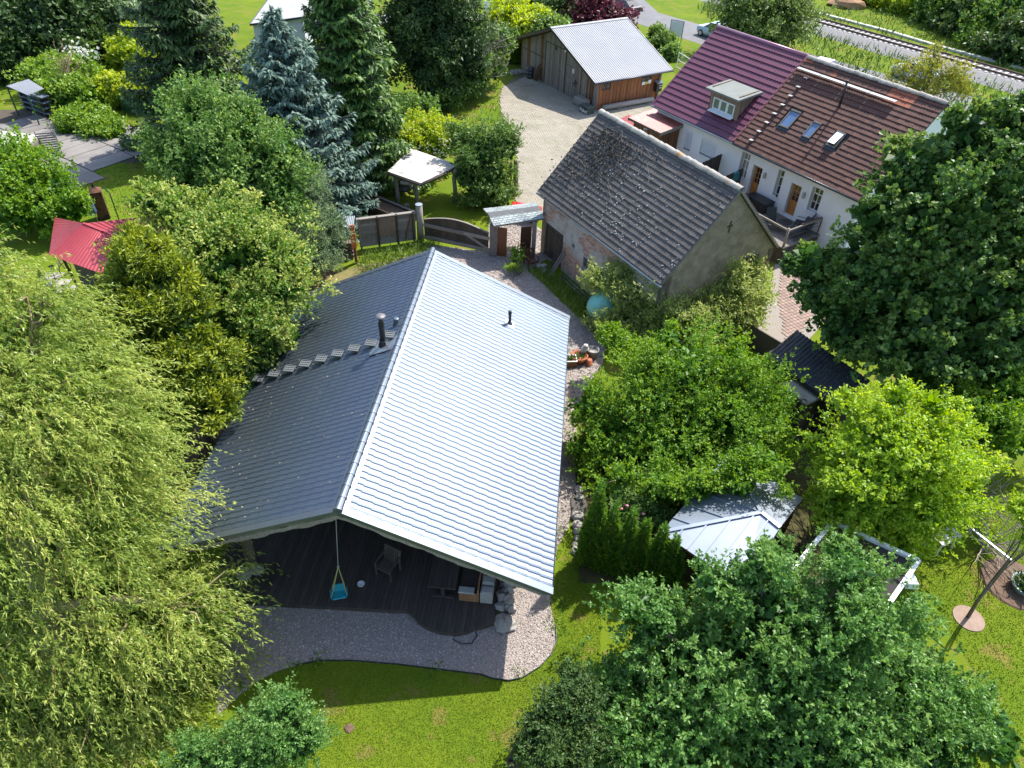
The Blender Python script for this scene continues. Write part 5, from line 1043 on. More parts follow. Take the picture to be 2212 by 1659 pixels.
# pots at the lower edge
for k, (x, y, r, lb) in enumerate(((1116, 1634, .15, 'empty black plastic pot on the lawn below the lamp'), (1110, 1656, .17, 'black plastic pot with a seedling at the bottom edge'))):
    t = thing('nursery_pot', lb, 'plant pot', (*G(x, y), 0), 0, 'black nursery pots at the lawn edge'); part(MB().lathe([(r*.75, 0), (r, .24), (r*1.08, .25), (r*1.08, .28), (r*.96, .28), (r*.85, .12), (0, .12)], 18), 'pot', M_black, t, smooth=True)
    part(MB().lathe([(r*.9, .13), (0, .15)], 14), 'soil', M_soil, t)
t = thing('solar_lamp', 'small round solar garden lamp at the shrub edge', 'lamp', (*G(1123, 1620), 0)); part(MB().tube([(0, 0, 0), (0, 0, .38)], .012, 6), 'stake', M_galv, t); part(MB().lathe([(.07, .36), (.095, .40), (.095, .42), (.0, .425)], 16), 'head', M_galv, t, smooth=True); part(MB().lathe([(.065, .427), (0, .43)], 12), 'panel', M_whitepaint, t)
solo(MB().rock((0, 0, .0), .16, 90, 5, 9, .35), 'molehill', M_soil, 'small brown molehill on the sunny front lawn', 'molehill', (*G(754, 1573), 0))
# turquoise tank
p = G(1306, 662, 1.1); t = thing('water_tank', 'round turquoise tank half hidden by the bamboo like shrub', 'tank', (*p, 0), .5)
m_ = MB(); m_.lathe([(0, 0)]+[(.72*math.sin(a), .72-.72*math.cos(a)) for a in np.linspace(.15, math.pi-.1, 11)]+[(0, 1.44)], 20); m_.xf(Matrix.Translation((0, 0, .45)) @ Matrix.Diagonal((1.25, 1, 1, 1))); part(m_, 'vessel', mat('turquoise_tank', (.16,.45,.40), (.19,.50,.44), 1.5, .35), t, smooth=True)
for x, y in ((-.5, -.35), (.5, -.35), (-.5, .35), (.5, .35)): part(MB().beam((x, y, 0), (x*.9, y*.9, .75), .1, .04), 'leg', mat('tank_leg', (.10,.25,.23), None, 2, .5), t)
# ================================================================ LEFT GARDEN
ra_, rb_, rc_ = Vector((-21.2, 30.9, 2.75)), Vector((-18.7, 31.6, 2.75)), Vector((-19.3, 30.1, 2.72))
Rd = thing('garden_house', 'small garden house with red metal hip roof among the trees', 'garden house', (0, 0, 0))
apx, rdg, hipE = Vector(at(180,483,3.1)), Vector(at(282,472,3.1)), Vector(at(249,511,2.75))
el, er = Vector(at(106,551,2.25)), Vector(at(222,592,2.25)); rr = Vector(at(345,505,2.3)); M_redroof = mat('red_metal_roof', (.30,.035,.045), (.34,.05,.06), .7, .42, metal=.15)
def ribbed(a, b, c, d, n, name, parent, m, h=.022):        # a-b upper edge, d-c lower edge
    vs, fs = [], []; nn_ = (b-a).cross(d-a).normalized(); nn_ = nn_ if nn_.z > 0 else -nn_
    for i in range(n*4+1):
        t_ = i/(n*4); o_ = nn_*(h if i % 4 in (1, 2) else 0); vs += [a+(b-a)*t_+o_, d+(c-d)*t_+o_]
    for i in range(n*4): fs.append((2*i, 2*i+1, 2*i+3, 2*i+2))
    return part(MB().add(vs, fs), name, m, parent)
bk = apx+(rdg-apx)*1.0
ribbed(apx, hipE, er, el, 16, 'front_roof', Rd, M_redroof); ribbed(apx, rdg+(rdg-apx)*.6, rr+(rdg-apx)*.2, hipE, 12, 'right_roof', Rd, M_redroof)
lf = Vector((el.x-1.6, el.y+3.6, 2.25)); ribbed(apx, apx+Vector((.02, 0, 0)), el, lf, 12, 'left_roof', Rd, M_redroof)
part(MB().beam(apx+Vector((0,0,.03)), hipE+Vector((0,0,.03)), .09, .05), 'hip_cap', M_redroof, Rd)
e1, e2 = el+(er-el)*.22+Vector((.25, .35, 0)), er+Vector((-.1, .4, 0)); e1.z = e2.z = 0
for k in range(14):
    a = e1+(e2-e1)*k/14; b = e1+(e2-e1)*((k+1)/14-.004); part(MB().add([a, b, b+Vector((.1,.3,0)), a+Vector((.1,.3,0)), a+Vector((0,0,2.3)), b+Vector((0,0,2.3)), b+Vector((.1,.3,2.4)), a+Vector((.1,.3,2.4))], [(3,2,1,0),(4,5,6,7),(0,1,5,4),(1,2,6,5),(2,3,7,6),(3,0,4,7)]), 'wall_board', M_timber_dark, Rd)
part(MB().beam(el+Vector((.15,.1,-.05)), er+Vector((.1,.1,-.05)), .07, .12), 'gutter', M_black, Rd); part(MB().beam(el+Vector((.45,.4,-2.25)), el+Vector((.35,.3,-.1)), .09, .09), 'corner_post', M_black, Rd)
for k, (x, y) in enumerate(((112, 598), (128, 612), (142, 626))): solo(MB().bevbox(-.5, .5, -.36, .36, 0, .05, .01), 'patio_slab', M_stone, ['upper pale patio slab beside the red roofed house', 'middle pale patio slab beside the red roofed house', 'lower pale patio slab beside the red roofed house'][k], 'slab', (*G(x, y), .005), 'pale patio slabs by the garden house')
t = thing('blue_bicycle', 'dark blue bicycle leaning at the garden house corner', 'bicycle', (*G(128, 603), 0), 1.2)
for x in (-.5, .5):
    m_ = MB(); pts = [(x+.33*math.cos(a), 0, .33+.33*math.sin(a)) for a in np.linspace(0, 2*math.pi, 19)]; m_.tube(pts, .02, 5, False); part(m_, 'wheel', M_black, t)
part(MB().tube([(-.5,0,.33),(-.1,0,.75),(.35,0,.78),(.0,0,.3),(-.1,0,.75)], .02, 6).tube([(-.5,0,.33),(0,0,.3)], .015, 6).tube([(.5,0,.33),(.33,0,.9)], .02, 6), 'frame', mat('blue_frame', (.02,.04,.10), None, 2, .4), t); part(MB().tube([(.33,-.25,.95),(.33,.25,.95)], .015, 6), 'handlebar', M_black, t); part(MB().bevbox(-.25,-.02,-.06,.06,.8,.86,.02), 'saddle', M_black, t)
t = thing('smoker_stove', 'tall rusty sheet metal smoker stove behind the red roof', 'stove', (*G(226, 470), 0), .5); M_rust = mat('rusty_sheet', (.055,.026,.017), (.16,.06,.025), 2, .85, c3=(.02,.014,.012), scale3=1.2, thr3=.5, bump=.2)
part(MB().bevbox(-.3, .3, -.3, .3, 0, 1.65, .01), 'body', M_rust, t); m_ = MB(); m_.add([(-.34,-.34,1.65),(.34,-.34,1.65),(.34,.34,1.65),(-.34,.34,1.65),(-.06,-.06,1.85),(.06,-.06,1.85),(.06,.06,1.85),(-.06,.06,1.85)], [(0,1,5,4),(1,2,6,5),(2,3,7,6),(3,0,4,7),(4,5,6,7),(3,2,1,0)]); part(m_, 'hood', M_rust, t); part(MB().tube([(0,0,1.8),(0,0,2.15)], .055, 8), 'chimney_pipe', M_rust, t); part(MB().box(.0,.03,-.33,-.3,1.2,1.24), 'knob', M_galv, t)
t = thing('closed_parasol', 'folded blue parasol standing beside the rusty stove', 'parasol', (*G(212, 480), 0)); part(MB().tube([(0,0,0),(0,0,1.75)], .02, 6), 'pole', M_galv, t); part(MB().lathe([(.13,.55),(.16,.7),(.11,1.2),(.03,1.7),(0,1.72)], 9), 'canopy', mat('blue_canvas', (.05,.09,.22), (.10,.15,.30), 6, .9), t)
M_gpost = mat('green_post', (.01,.06,.04), (.015,.075,.05), 2, .5)
for k, (x, y, lb) in enumerate(((180, 456, 'green angled fence post left of the rusty stove'), (257, 474, 'green angled fence post right of the rusty stove'), (270, 247, 'green fence post standing before the light hedge'), (20, 150, 'green fence post at the corrugated lean-to corner'), (235, 470, 'thin green fence post close behind the red roof'))):
    m_ = MB(); hh = 1.6 if k in (0, 1) else (1.5 if k != 3 else 2.3); m_.tube([(0,0,0),(0,0,hh),(-.15,-.1,hh+.35)] if k in (0, 1) else [(0,0,0),(0,0,hh)], .035, 6); solo(m_, 'fence_post', M_gpost, lb, 'fence post', (*G(x, y), 0), 'green garden fence posts')
a, b = np.array(at(272,246)), np.array(at(345,258)); m_ = MB()
for k in range(60):
    p = a+(b-a)*k/59; m_.beam((p[0],p[1],.02), (p[0]+.15,p[1],1.3), .012, .012); m_.beam((p[0]+.15,p[1],.02), (p[0],p[1],1.3), .012, .012)
solo(m_, 'wire_fence', M_gpost, 'thin green wire fence in front of the light hedge', 'fence')
# corrugated lean-to and slatted stack at the far left
L2 = thing('open_lean_to', 'open lean-to with pale corrugated roof beside the ivy mass', 'lean-to', (0, 0, 0)); A = [Vector(at(x, y, 2.1)) for x, y in ((14,186),(62,171),(95,192),(60,206))]
ribbed(A[0], A[1], A[2], A[3], 14, 'corrugated_roof', L2, M_groof, .03)
for q in (A[0], A[3]): part(MB().tube([(q.x,q.y,0),(q.x,q.y,2.08)], .05, 6), 'post', M_gpost, L2)
t = thing('blue_board_stack', 'stack of blue grey boards under the corrugated lean-to', 'boards', (*G(85, 243), 0), -.5)
for k in range(4): part(MB().box(-1.6+.1*k, 1.6, -.3, .3, .25+k*.38, .31+k*.38), 'board', mat('blue_board', (.08,.11,.15), (.12,.15,.20), 2, .6), t); part(MB().box(-1.2, -1.05, -.3, .3, 0 if k == 0 else .31+(k-1)*.38, .25+k*.38).box(1.1, 1.25, -.3, .3, 0 if k == 0 else .31+(k-1)*.38, .25+k*.38), 'spacer', M_timber_dark, t)
Lb = thing('flat_roof_store', 'low store with bleached board roof at the left edge', 'store', (0, 0, 0)); A = [Vector(at(x, y, 1.3)) for x, y in ((-60,315),(10,282),(85,292),(40,330),(-40,358))]
for k in range(9):
    a, b = k/9, (k+1)/9-.012; part(MB().slab([A[0]+(A[1]-A[0])*a, A[0]+(A[1]-A[0])*b, A[3]+(A[2]-A[3])*b, A[3]+(A[2]-A[3])*a], .06), 'roof_board', M_paleboard, Lb)
for k in range(7): z = .05+k*.17; part(MB().beam((A[0].x, A[0].y-.1, z+.08), (A[3].x, A[3].y, z+.08), .06, .15).beam((A[3].x, A[3].y, z+.08), (A[2].x, A[2].y, z+.08), .06, .15), 'wall_board', M_greywood, Lb)
t = thing('slatted_crate', 'leaning grey slatted crate at the corner of the board store', 'crate', (*G(115, 335), 0), .4)
for k in range(10): part(MB().beam((-.55, -.05-.03*k*0, .12+k*.15), (.55, -.05, .12+k*.15), .04, .09), 'slat', M_greywood, t)
for x in (-.55, .55): part(MB().beam((x, 0, 0), (x, .05, 1.6), .08, .06), 'stile', M_timber, t)
# ================================================================ RIGHT GARDEN
Gz = thing('metal_pavilion', 'garden pavilion with sunlit grey standing seam roof', 'pavilion', (0, 0, 0)); ZE, ZR = 2.25, 2.85
A = Vector(at(1644.6,1107.5,ZR)); Cc = Vector(at(1684,1133,ZR)); Lc = Vector(at(1427.8,1150,ZE)); Rt = Vector(at(1734.7,1076.2,ZE))
Fc = Lc+(Vector(at(1562.8,1241,ZE))-Lc)*1.28; Bc = Vector(at(1608,1022,ZE)); Bc = Lc+(Rt-Fc)*1.0
Cc = (Fc+Rt)/2+Vector((0, 0, ZR-ZE))
M_seam = mat('standing_seam', (.22,.255,.31), (.26,.295,.35), .8, .42, metal=.6)
def facet(pts, nm): return part(MB().slab(pts, .03), nm, M_seam, Gz)
facet([A, Cc, Fc, Lc], 'front_roof'); facet([A, Lc, Bc], 'hip_roof'); facet([Cc, A, Bc, Rt], 'rear_roof')
def seam(p, q): part(MB().beam(p+Vector((0,0,.02)), q+Vector((0,0,.02)), .035, .045), 'seam', M_seam, Gz)
for p, q in ((A, Lc), (A, Bc), (A, Cc)): part(MB().beam(p+Vector((0,0,.02)), q+Vector((0,0,.02)), .12, .05), 'hip_cap', M_seam, Gz)
for k in range(5): f = (k+.5)/5; e = Lc+(Fc-Lc)*f; g_ = (f-.0); 
for k in range(1, 6):
    f = k/6.0; e = Lc+(Fc-Lc)*f; dfall = ((A+Cc)/2-(Lc+Fc)/2); tr_ = f/ max(1e-3, ((A-Lc).dot((Fc-Lc).normalized())/(Fc-Lc).length)); tr_ = min(1, tr_)
    top_ = (Lc+(A-Lc)*tr_) if tr_ < 1 else A+(Cc-A)*min(1, max(0, (f-((A-Lc).dot((Fc-Lc).normalized())/(Fc-Lc).length))/(1-((A-Lc).dot((Fc-Lc).normalized())/(Fc-Lc).length)))); seam(top_, e)
    e2 = Bc+(Rt-Bc)*f; tb = min(1, f/((A-Bc).dot((Rt-Bc).normalized())/(Rt-Bc).length+1e-6)); t2 = (Bc+(A-Bc)*tb) if tb < 1 else A+(Cc-A)*min(1, max(0, (f-.45)/.55)); seam(t2, e2)
for k in range(1, 6): f = k/6; e = Lc+(Bc-Lc)*f; seam((A+(Lc-A)*max(0, 1-2*f)) if f < .5 else A+(Bc-A)*(2*f-1), e)
for q in (Lc, Fc, Bc, Rt): c0 = (Lc+Fc+Bc+Rt)/4; p = q+(c0-q)*.1; part(MB().bevbox(p.x-.07, p.x+.07, p.y-.07, p.y+.07, 0, ZE-.03, .01), 'post', M_brownwood, Gz)
for p, q in ((Fc, Rt), (Lc, Fc), (Lc, Bc), (Bc, Rt)): c0 = (Lc+Fc+Bc+Rt)/4; part(MB().beam(p+(c0-p)*.05-Vector((0,0,.12)), q+(c0-q)*.05-Vector((0,0,.12)), .05, .16), 'fascia_board', M_brownwood, Gz)
part(MB().beam(Fc+(Rt-Fc)*.05-Vector((.15,-.1,1.2)), Rt-Vector((.25,.05,1.2)), .04, 2.0), 'rear_screen', mat('rust_screen', (.12,.045,.03), (.09,.035,.025), 3, .8), Gz)
Cv = thing('flat_roof_cabin', 'white cabin with mossy dark flat roof behind the near tree', 'cabin', (0, 0, 0)); q = [Vector(at(x, y, 2.3)) for x, y in ((1798.8,1128),(1984,1211.5),(1775,1378),(1648,1306))]
q[2] = q[3]+(q[1]-q[0])
part(MB().slab([p-Vector((0,0,.05)) for p in q], .1), 'flat_roof', mat('mossy_felt', (.022,.019,.019), (.04,.036,.035), .8, .95, c3=(.055,.04,.008), scale3=.55, thr3=.47, soft=.4, bump=.6, bscale=30), Cv)
for p, r in zip(q, q[1:]+q[:1]): part(MB().beam(p, r, .13, .12), 'roof_edge', M_whitepaint, Cv); part(MB().beam(p*1-Vector((0,0,1.2)), r-Vector((0,0,1.2)), .06, 2.2), 'wall', M_white, Cv)
e = q[1]+(q[2]-q[1])*.18; part(MB().bevbox(e.x-.02, e.x+.3, e.y-.2, e.y+.2, 1.9, 2.2, .03), 'vent_box', M_whitepaint, Cv)
Ds = thing('dark_shed', 'dark boarded shed with leaf littered dark metal roof under the maple', 'shed', (0, 0, 0)); a, b, c, d = [Vector(at(*p)) for p in ((1657.6,766.3,2.45),(1814,883,2.45),(1721,713,3.1),(1915,800,3.1))]
c = a+(Vector(at(1721,713,3.0))-a); d = b+(c-a)
ribbed(c, d, b, a, 22, 'metal_roof', Ds, mat('shed_roof', (.035,.042,.052), (.055,.062,.072), 2, .5, metal=.2), .03)
n = 500; f = rng.uniform(0, 1, n); g_ = rng.uniform(0, 1, n); P = np.array([list(c+(d-c)*x+(a-c)*y+Vector((0,0,.035))) for x, y in zip(f, g_)]); V, Q = kites(P, rng.normal(0, 1, (n, 3))*[1, 1, .2], rng.normal(0, .3, (n, 3))+[0, 0, 1], rng.uniform(.05, .12, n), .06)
tag(link('leaf_litter', amesh('leaf_litter', V, Q, tintmat('litter', [(.06,.045,.03),(.16,.13,.10)]), np.repeat(rng.uniform(0, 1, n), 4)), Ds), kind='stuff')
for k in range(20):
    p = a+(b-a)*k/20; r = a+(b-a)*((k+1)/20-.003); i_ = (c-a).normalized()*.35; p = p+i_; r = r+i_; part(MB().add([(p.x,p.y,0),(r.x,r.y,0),(r.x+.02,r.y+.05,0),(p.x+.02,p.y+.05,0),(p.x,p.y,2.5),(r.x,r.y,2.5),(r.x+.02,r.y+.05,2.5),(p.x+.02,p.y+.05,2.5)], [(3,2,1,0),(4,5,6,7),(0,1,5,4),(1,2,6,5),(2,3,7,6),(3,0,4,7)]), 'wall_board', mat('black_brown_board', (.03,.022,.018), (.05,.036,.028), 3, .8, rnd=.2), Ds)
for p in (a, b): e = p+(c-a)*.9; part(MB().beam((p.x+.1, p.y+.15, 1.2), (e.x, e.y, 1.4), .08, 2.4), 'side_wall', M_timber_dark, Ds)
part(MB().beam(a-Vector((0,0,.08)), b-Vector((0,0,.08)), .06, .14), 'eave_board', M_black, Ds)
An = thing('shed_annex', 'small flat roofed annex with debris covered top before the dark shed', 'annex', (0, 0, 0)); q = [Vector(p) for p in ((10.6,21.7,2.15),(11.21,20.56,2.15),(11.95,20.95,2.2),(11.2,22.1,2.2))]
part(MB().slab(q, .1), 'roof', mat('littered_top', (.34,.31,.26), (.27,.24,.20), 2, .95, c3=(.06,.05,.03), scale3=2.5, thr3=.5, soft=.4, bump=.4), An)
for k in range(8): p = q[0]+(q[1]-q[0])*k/8; r = q[0]+(q[1]-q[0])*((k+1)/8-.01); part(MB().beam((p.x+.08,p.y+.05,1.0), (r.x+.08,r.y+.05,1.0), .03, 2.0), 'board', M_timber_dark, An)
part(MB().beam((q[1].x+.05,q[1].y+.08,1.0), (q[2].x,q[2].y+.05,1.0), .03, 2.0), 'end_wall', M_timber_dark, An); part(MB().tube([(11.75,20.75,.6),(11.75,20.72,1.5)], .03, 6), 'door_handle', M_galv, An)
solo(MB().beam((0,0,0), (1.7,-2.1,.0), .06, 1.2), 'low_wall', M_timber_dark, 'dark low board wall between gravel and hornbeam', 'wall', (*G(1600,738), .55))
t = thing('garden_table', 'white garden table on the lawn under the bright tree', 'table', (*G(2022, 1180), 0), .5)
for k in range(5): part(MB().bevbox(-.5+k*.2, -.305+k*.2, -.35, .35, .68, .71, .006), 'top_board', mat('dirty_white', (.55,.53,.48), (.47,.45,.41), 3, .7), t)
for x, y in ((-.42,-.28),(.42,-.28),(-.42,.28),(.42,.28)): part(MB().beam((x*.9,y*.9,.68), (x,y,0), .05, .05), 'leg', M_whitepaint, t)
t = thing('clothes_line_post', 'T shaped metal clothes line post on the right lawn', 'post', (*G(2094, 1322), 0)); hp_ = Vector((0, 0, 0)); tt = Vector(at(2170,1210,1.9)); b0 = Vector((*G(2094,1322), 0)); 
part(MB().tube([(0,0,0),(.03,.03,2.72)], .03, 8), 'pole', M_darkmetal, t); ae = Vector(at(2080,1140,2.74))-b0; af = Vector(at(2172,1213,2.74))-b0; ac = (ae+af)/2
part(MB().beam(ae+(Vector((.03,.03,2.74))-af), Vector((.03,.03,2.74)), .05, .05), 'arm', M_galv, t)
solo(MB().lathe([(.48, 0), (.47, .025), (0, .03)], 22), 'soil_disc', mat('pinkish_disc', (.22,.15,.11), (.28,.20,.16), 5, .9), 'round bare soil patch at the foot of the clothes post', 'soil patch', (*G(2092, 1336), .006))
solo(MB().lathe([(1.05, 0), (1.0, .04), (0, .07)], 26), 'planting_bed', M_soil, 'dark round planting bed around the pale blue bowl', 'bed', (*G(2192, 1262), .004))
t = thing('planted_bowl', 'pale blue round bowl with plants at the right edge', 'plant bowl', (*G(2208, 1275), 0)); part(MB().lathe([(.3, 0), (.45, .32), (.48, .34), (.44, .34), (.4, .28), (0, .28)], 20), 'bowl', mat('pale_blue_glaze', (.33,.42,.46), (.28,.36,.40), 2, .4), t, smooth=True)
P = np.c_[rng.normal(0, .2, (160, 2)), np.full(160, .28)]; V, Q = kites(P, rng.normal(0, 1, (160, 3))*[.8, .8, .4]+[0, 0, .7], rng.normal(0, .4, (160, 3))+[0, 0, 1], .28, .1); link('plants', amesh('plants', V, Q, M_herb, np.repeat(rng.uniform(0, 1, 160), 4)), t)
# ================================================================ CARS AND FAR BUILDINGS
M_tyre = mat('tyre', (.015,.015,.015), None, 3, .9); M_rim = mat('rim', (.45,.46,.48), None, 3, .3, metal=.8)
def car(lab, loc, rz, col):
    t = thing('parked_car', lab, 'car', loc, rz, 'cars on the road behind the houses')
    sec = [(-2.1,.42,.72,.62,.72),(-1.95,.28,.88,.8,.9),(-1.2,.22,.93,.86,.95),(-.3,.2,.95,.88,.96),(.6,.2,.95,.88,.96),(1.3,.22,.94,.86,1.0),(1.95,.28,.90,.8,1.0),(2.12,.42,.78,.68,.9)]
    vs, fs = [], []
    for x, zb, wb, wt, zt in sec: vs += [(x,-wb*.85,zb),(x,-wb,zb+.18),(x,-wb,zt-.18),(x,-wt,zt),(x,wt,zt),(x,wb,zt-.18),(x,wb,zb+.18),(x,wb*.85,zb)]
    n = 8
    for i in range(len(sec)-1):
        for k in range(n): fs.append((i*n+k, (i+1)*n+k, (i+1)*n+(k+1)%n, i*n+(k+1)%n))
    fs += [tuple(range(n)), tuple((len(sec)-1)*n+k for k in range(n-1, -1, -1))]
    part(MB().add(vs, fs), 'body', col, t, smooth=False)
    cab = [(-1.25,.78,.93),(-.45,.62,1.42),(.9,.62,1.46),(1.75,.7,1.0)]; vs, fs = [], []
    for x, w, z in cab: vs += [(x,-w,z),(x,w,z)]
    base = [(-1.25,-.84,.92),(-1.25,.84,.92),(1.75,-.82,.95),(1.75,.82,.95)]
    part(MB().slab([(-.5,-.62,1.44),(.95,-.62,1.47),(.95,.62,1.47),(-.5,.62,1.44)], .05), 'roof', col, t)
    part(MB().add([(-1.25,-.8,.92),(-1.25,.8,.92),(-.45,.62,1.41),(-.45,-.62,1.41)], [(0,1,2,3)]), 'windscreen', M_glass, t); part(MB().add([(1.75,-.75,.97),(1.75,.75,.97),(.92,.62,1.43),(.92,-.62,1.43)], [(3,2,1,0)]), 'rear_window', M_glass, t)
    for s_ in (-1, 1): part(MB().add([(-1.2,s_*.83,.93),(1.72,s_*.8,.96),(.92,s_*.625,1.42),(-.45,s_*.625,1.41)], [(0,1,2,3)]), 'side_window', M_glass, t); part(MB().beam((.2,s_*.815,.94),(.25,s_*.63,1.43), .06, .04), 'pillar', col, t)
    for x in (-1.35, 1.3):
        for s_ in (-1, 1):
            m_ = MB(); m_.tube([(x, s_*.74, .32), (x, s_*.97, .32)], .32, 18); w_ = part(m_, 'wheel', M_tyre, t); part(MB().tube([(x, s_*.95, .32), (x, s_*.985, .32)], .2, 14), 'rim', M_rim, w_)
    for s_ in (-1, 1): part(MB().bevbox(-2.12,-2.0,s_*.6-.17,s_*.6+.17,.62,.76,.03), 'headlight', mat('lamp_glass', (.7,.72,.75), None, 2, .1), t); part(MB().bevbox(2.02,2.13,s_*.66-.12,s_*.66+.12,.7,.86,.03), 'tail_light', mat('tail_red', (.4,.01,.01), None, 2, .2), t)
    return t
rdir = math.atan2(G(1511,95)[1]-G(1362,46)[1], G(1511,95)[0]-G(1362,46)[0])
p = at(1345, 27); car('black car on the road half hidden by the purple shrub', (p[0], p[1], .012), rdir, mat('car_black', (.02,.022,.03), None, 1, .15, spec=.7))
p = at(1531, 78); car('pale blue car on the road disappearing behind the purple roof', (p[0]+.6, p[1]-.6, .012), rdir, mat('car_blue', (.36,.48,.56), None, 1, .2, spec=.7))
p = at(1766, 163); car('white car whose roof just shows over the brown tiled ridge', (p[0], p[1], 0), rdir+.1, mat('car_white', (.75,.76,.78), None, 1, .2, spec=.7))
p = at(1975, 172); car('silver grey car standing behind the yellowish juniper', (p[0], p[1], 0), rdir+.1, mat('car_silver', (.40,.43,.47), None, 1, .25, metal=.4))
def flatbuilding(name, lab, P, z, m, wallm, edge=M_darkmetal):
    q = [Vector(at(x, y, z)) for x, y in P]; q.append(q[0]+(q[2]-q[1])); t = thing(name, lab, 'building', (0, 0, 0)); part(MB().slab(q, .12), 'roof', m, t)
    c0 = (q[0]+q[2])/2; r = [p+(c0-p)*.06 for p in q]; m_ = MB(); m_.prism([(p.x, p.y) for p in r], 0, z-.13); part(m_, 'wall', wallm, t)
    for p, s_ in zip(q, q[1:]+q[:1]): part(MB().beam(p-Vector((0,0,.06)), s_-Vector((0,0,.06)), .08, .16), 'roof_edge', edge, t)
    return t
M_paleroof = mat('pale_felt_roof', (.31,.30,.31), (.26,.255,.26), .7, .9, bump=.1)
t = flatbuilding('flat_roof_building', 'long low building with pale flat roof behind the blue spruce', ((540,52),(655,36),(690,-30)), 3.2, M_paleroof, mat('grey_blue_wall', (.45,.50,.55), None, 2, .8))
t = flatbuilding('metal_roof_shed', 'shed with white corrugated roof glimpsed between the spruces', ((740,58),(838,48),(850,28)), 2.6, M_groof, M_timber_dark)
t = flatbuilding('grey_house', 'grey house with tiled wall far behind the tall spruce', ((712,40),(800,28),(805,-8)), 4.4, mat('grey_tiles', (.36,.34,.33), (.42,.40,.39), 4, .9), mat('beige_wall', (.45,.41,.38), None, 2, .9))
p = at(1075, 32); t = thing('white_outbuilding', 'white outbuilding edge far behind the bare grey tree', 'building', (p[0], p[1], 0), .4); part(MB().box(-1.2, 1.2, -1, 1, 0, 3.0), 'wall', M_white, t); part(MB().slab([(-1.5,-1.3,3.0),(1.5,-1.3,3.0),(1.5,1.3,3.2),(-1.5,1.3,3.2)], .12), 'roof', M_darkmetal, t); part(MB().box(-.5, .3, -1.03, -1.0, .8, 2.0), 'window', M_glass, t)
solo(MB().rock((0, 0, .3), 2.2, 77, 6, 10, .4), 'earth_mound', mat('sandy_mound', (.33,.19,.10), (.26,.15,.08), 1, .95, bump=.5), 'brown earth mound beyond the railway under the trees', 'mound', (*G(1828, 14), 0))
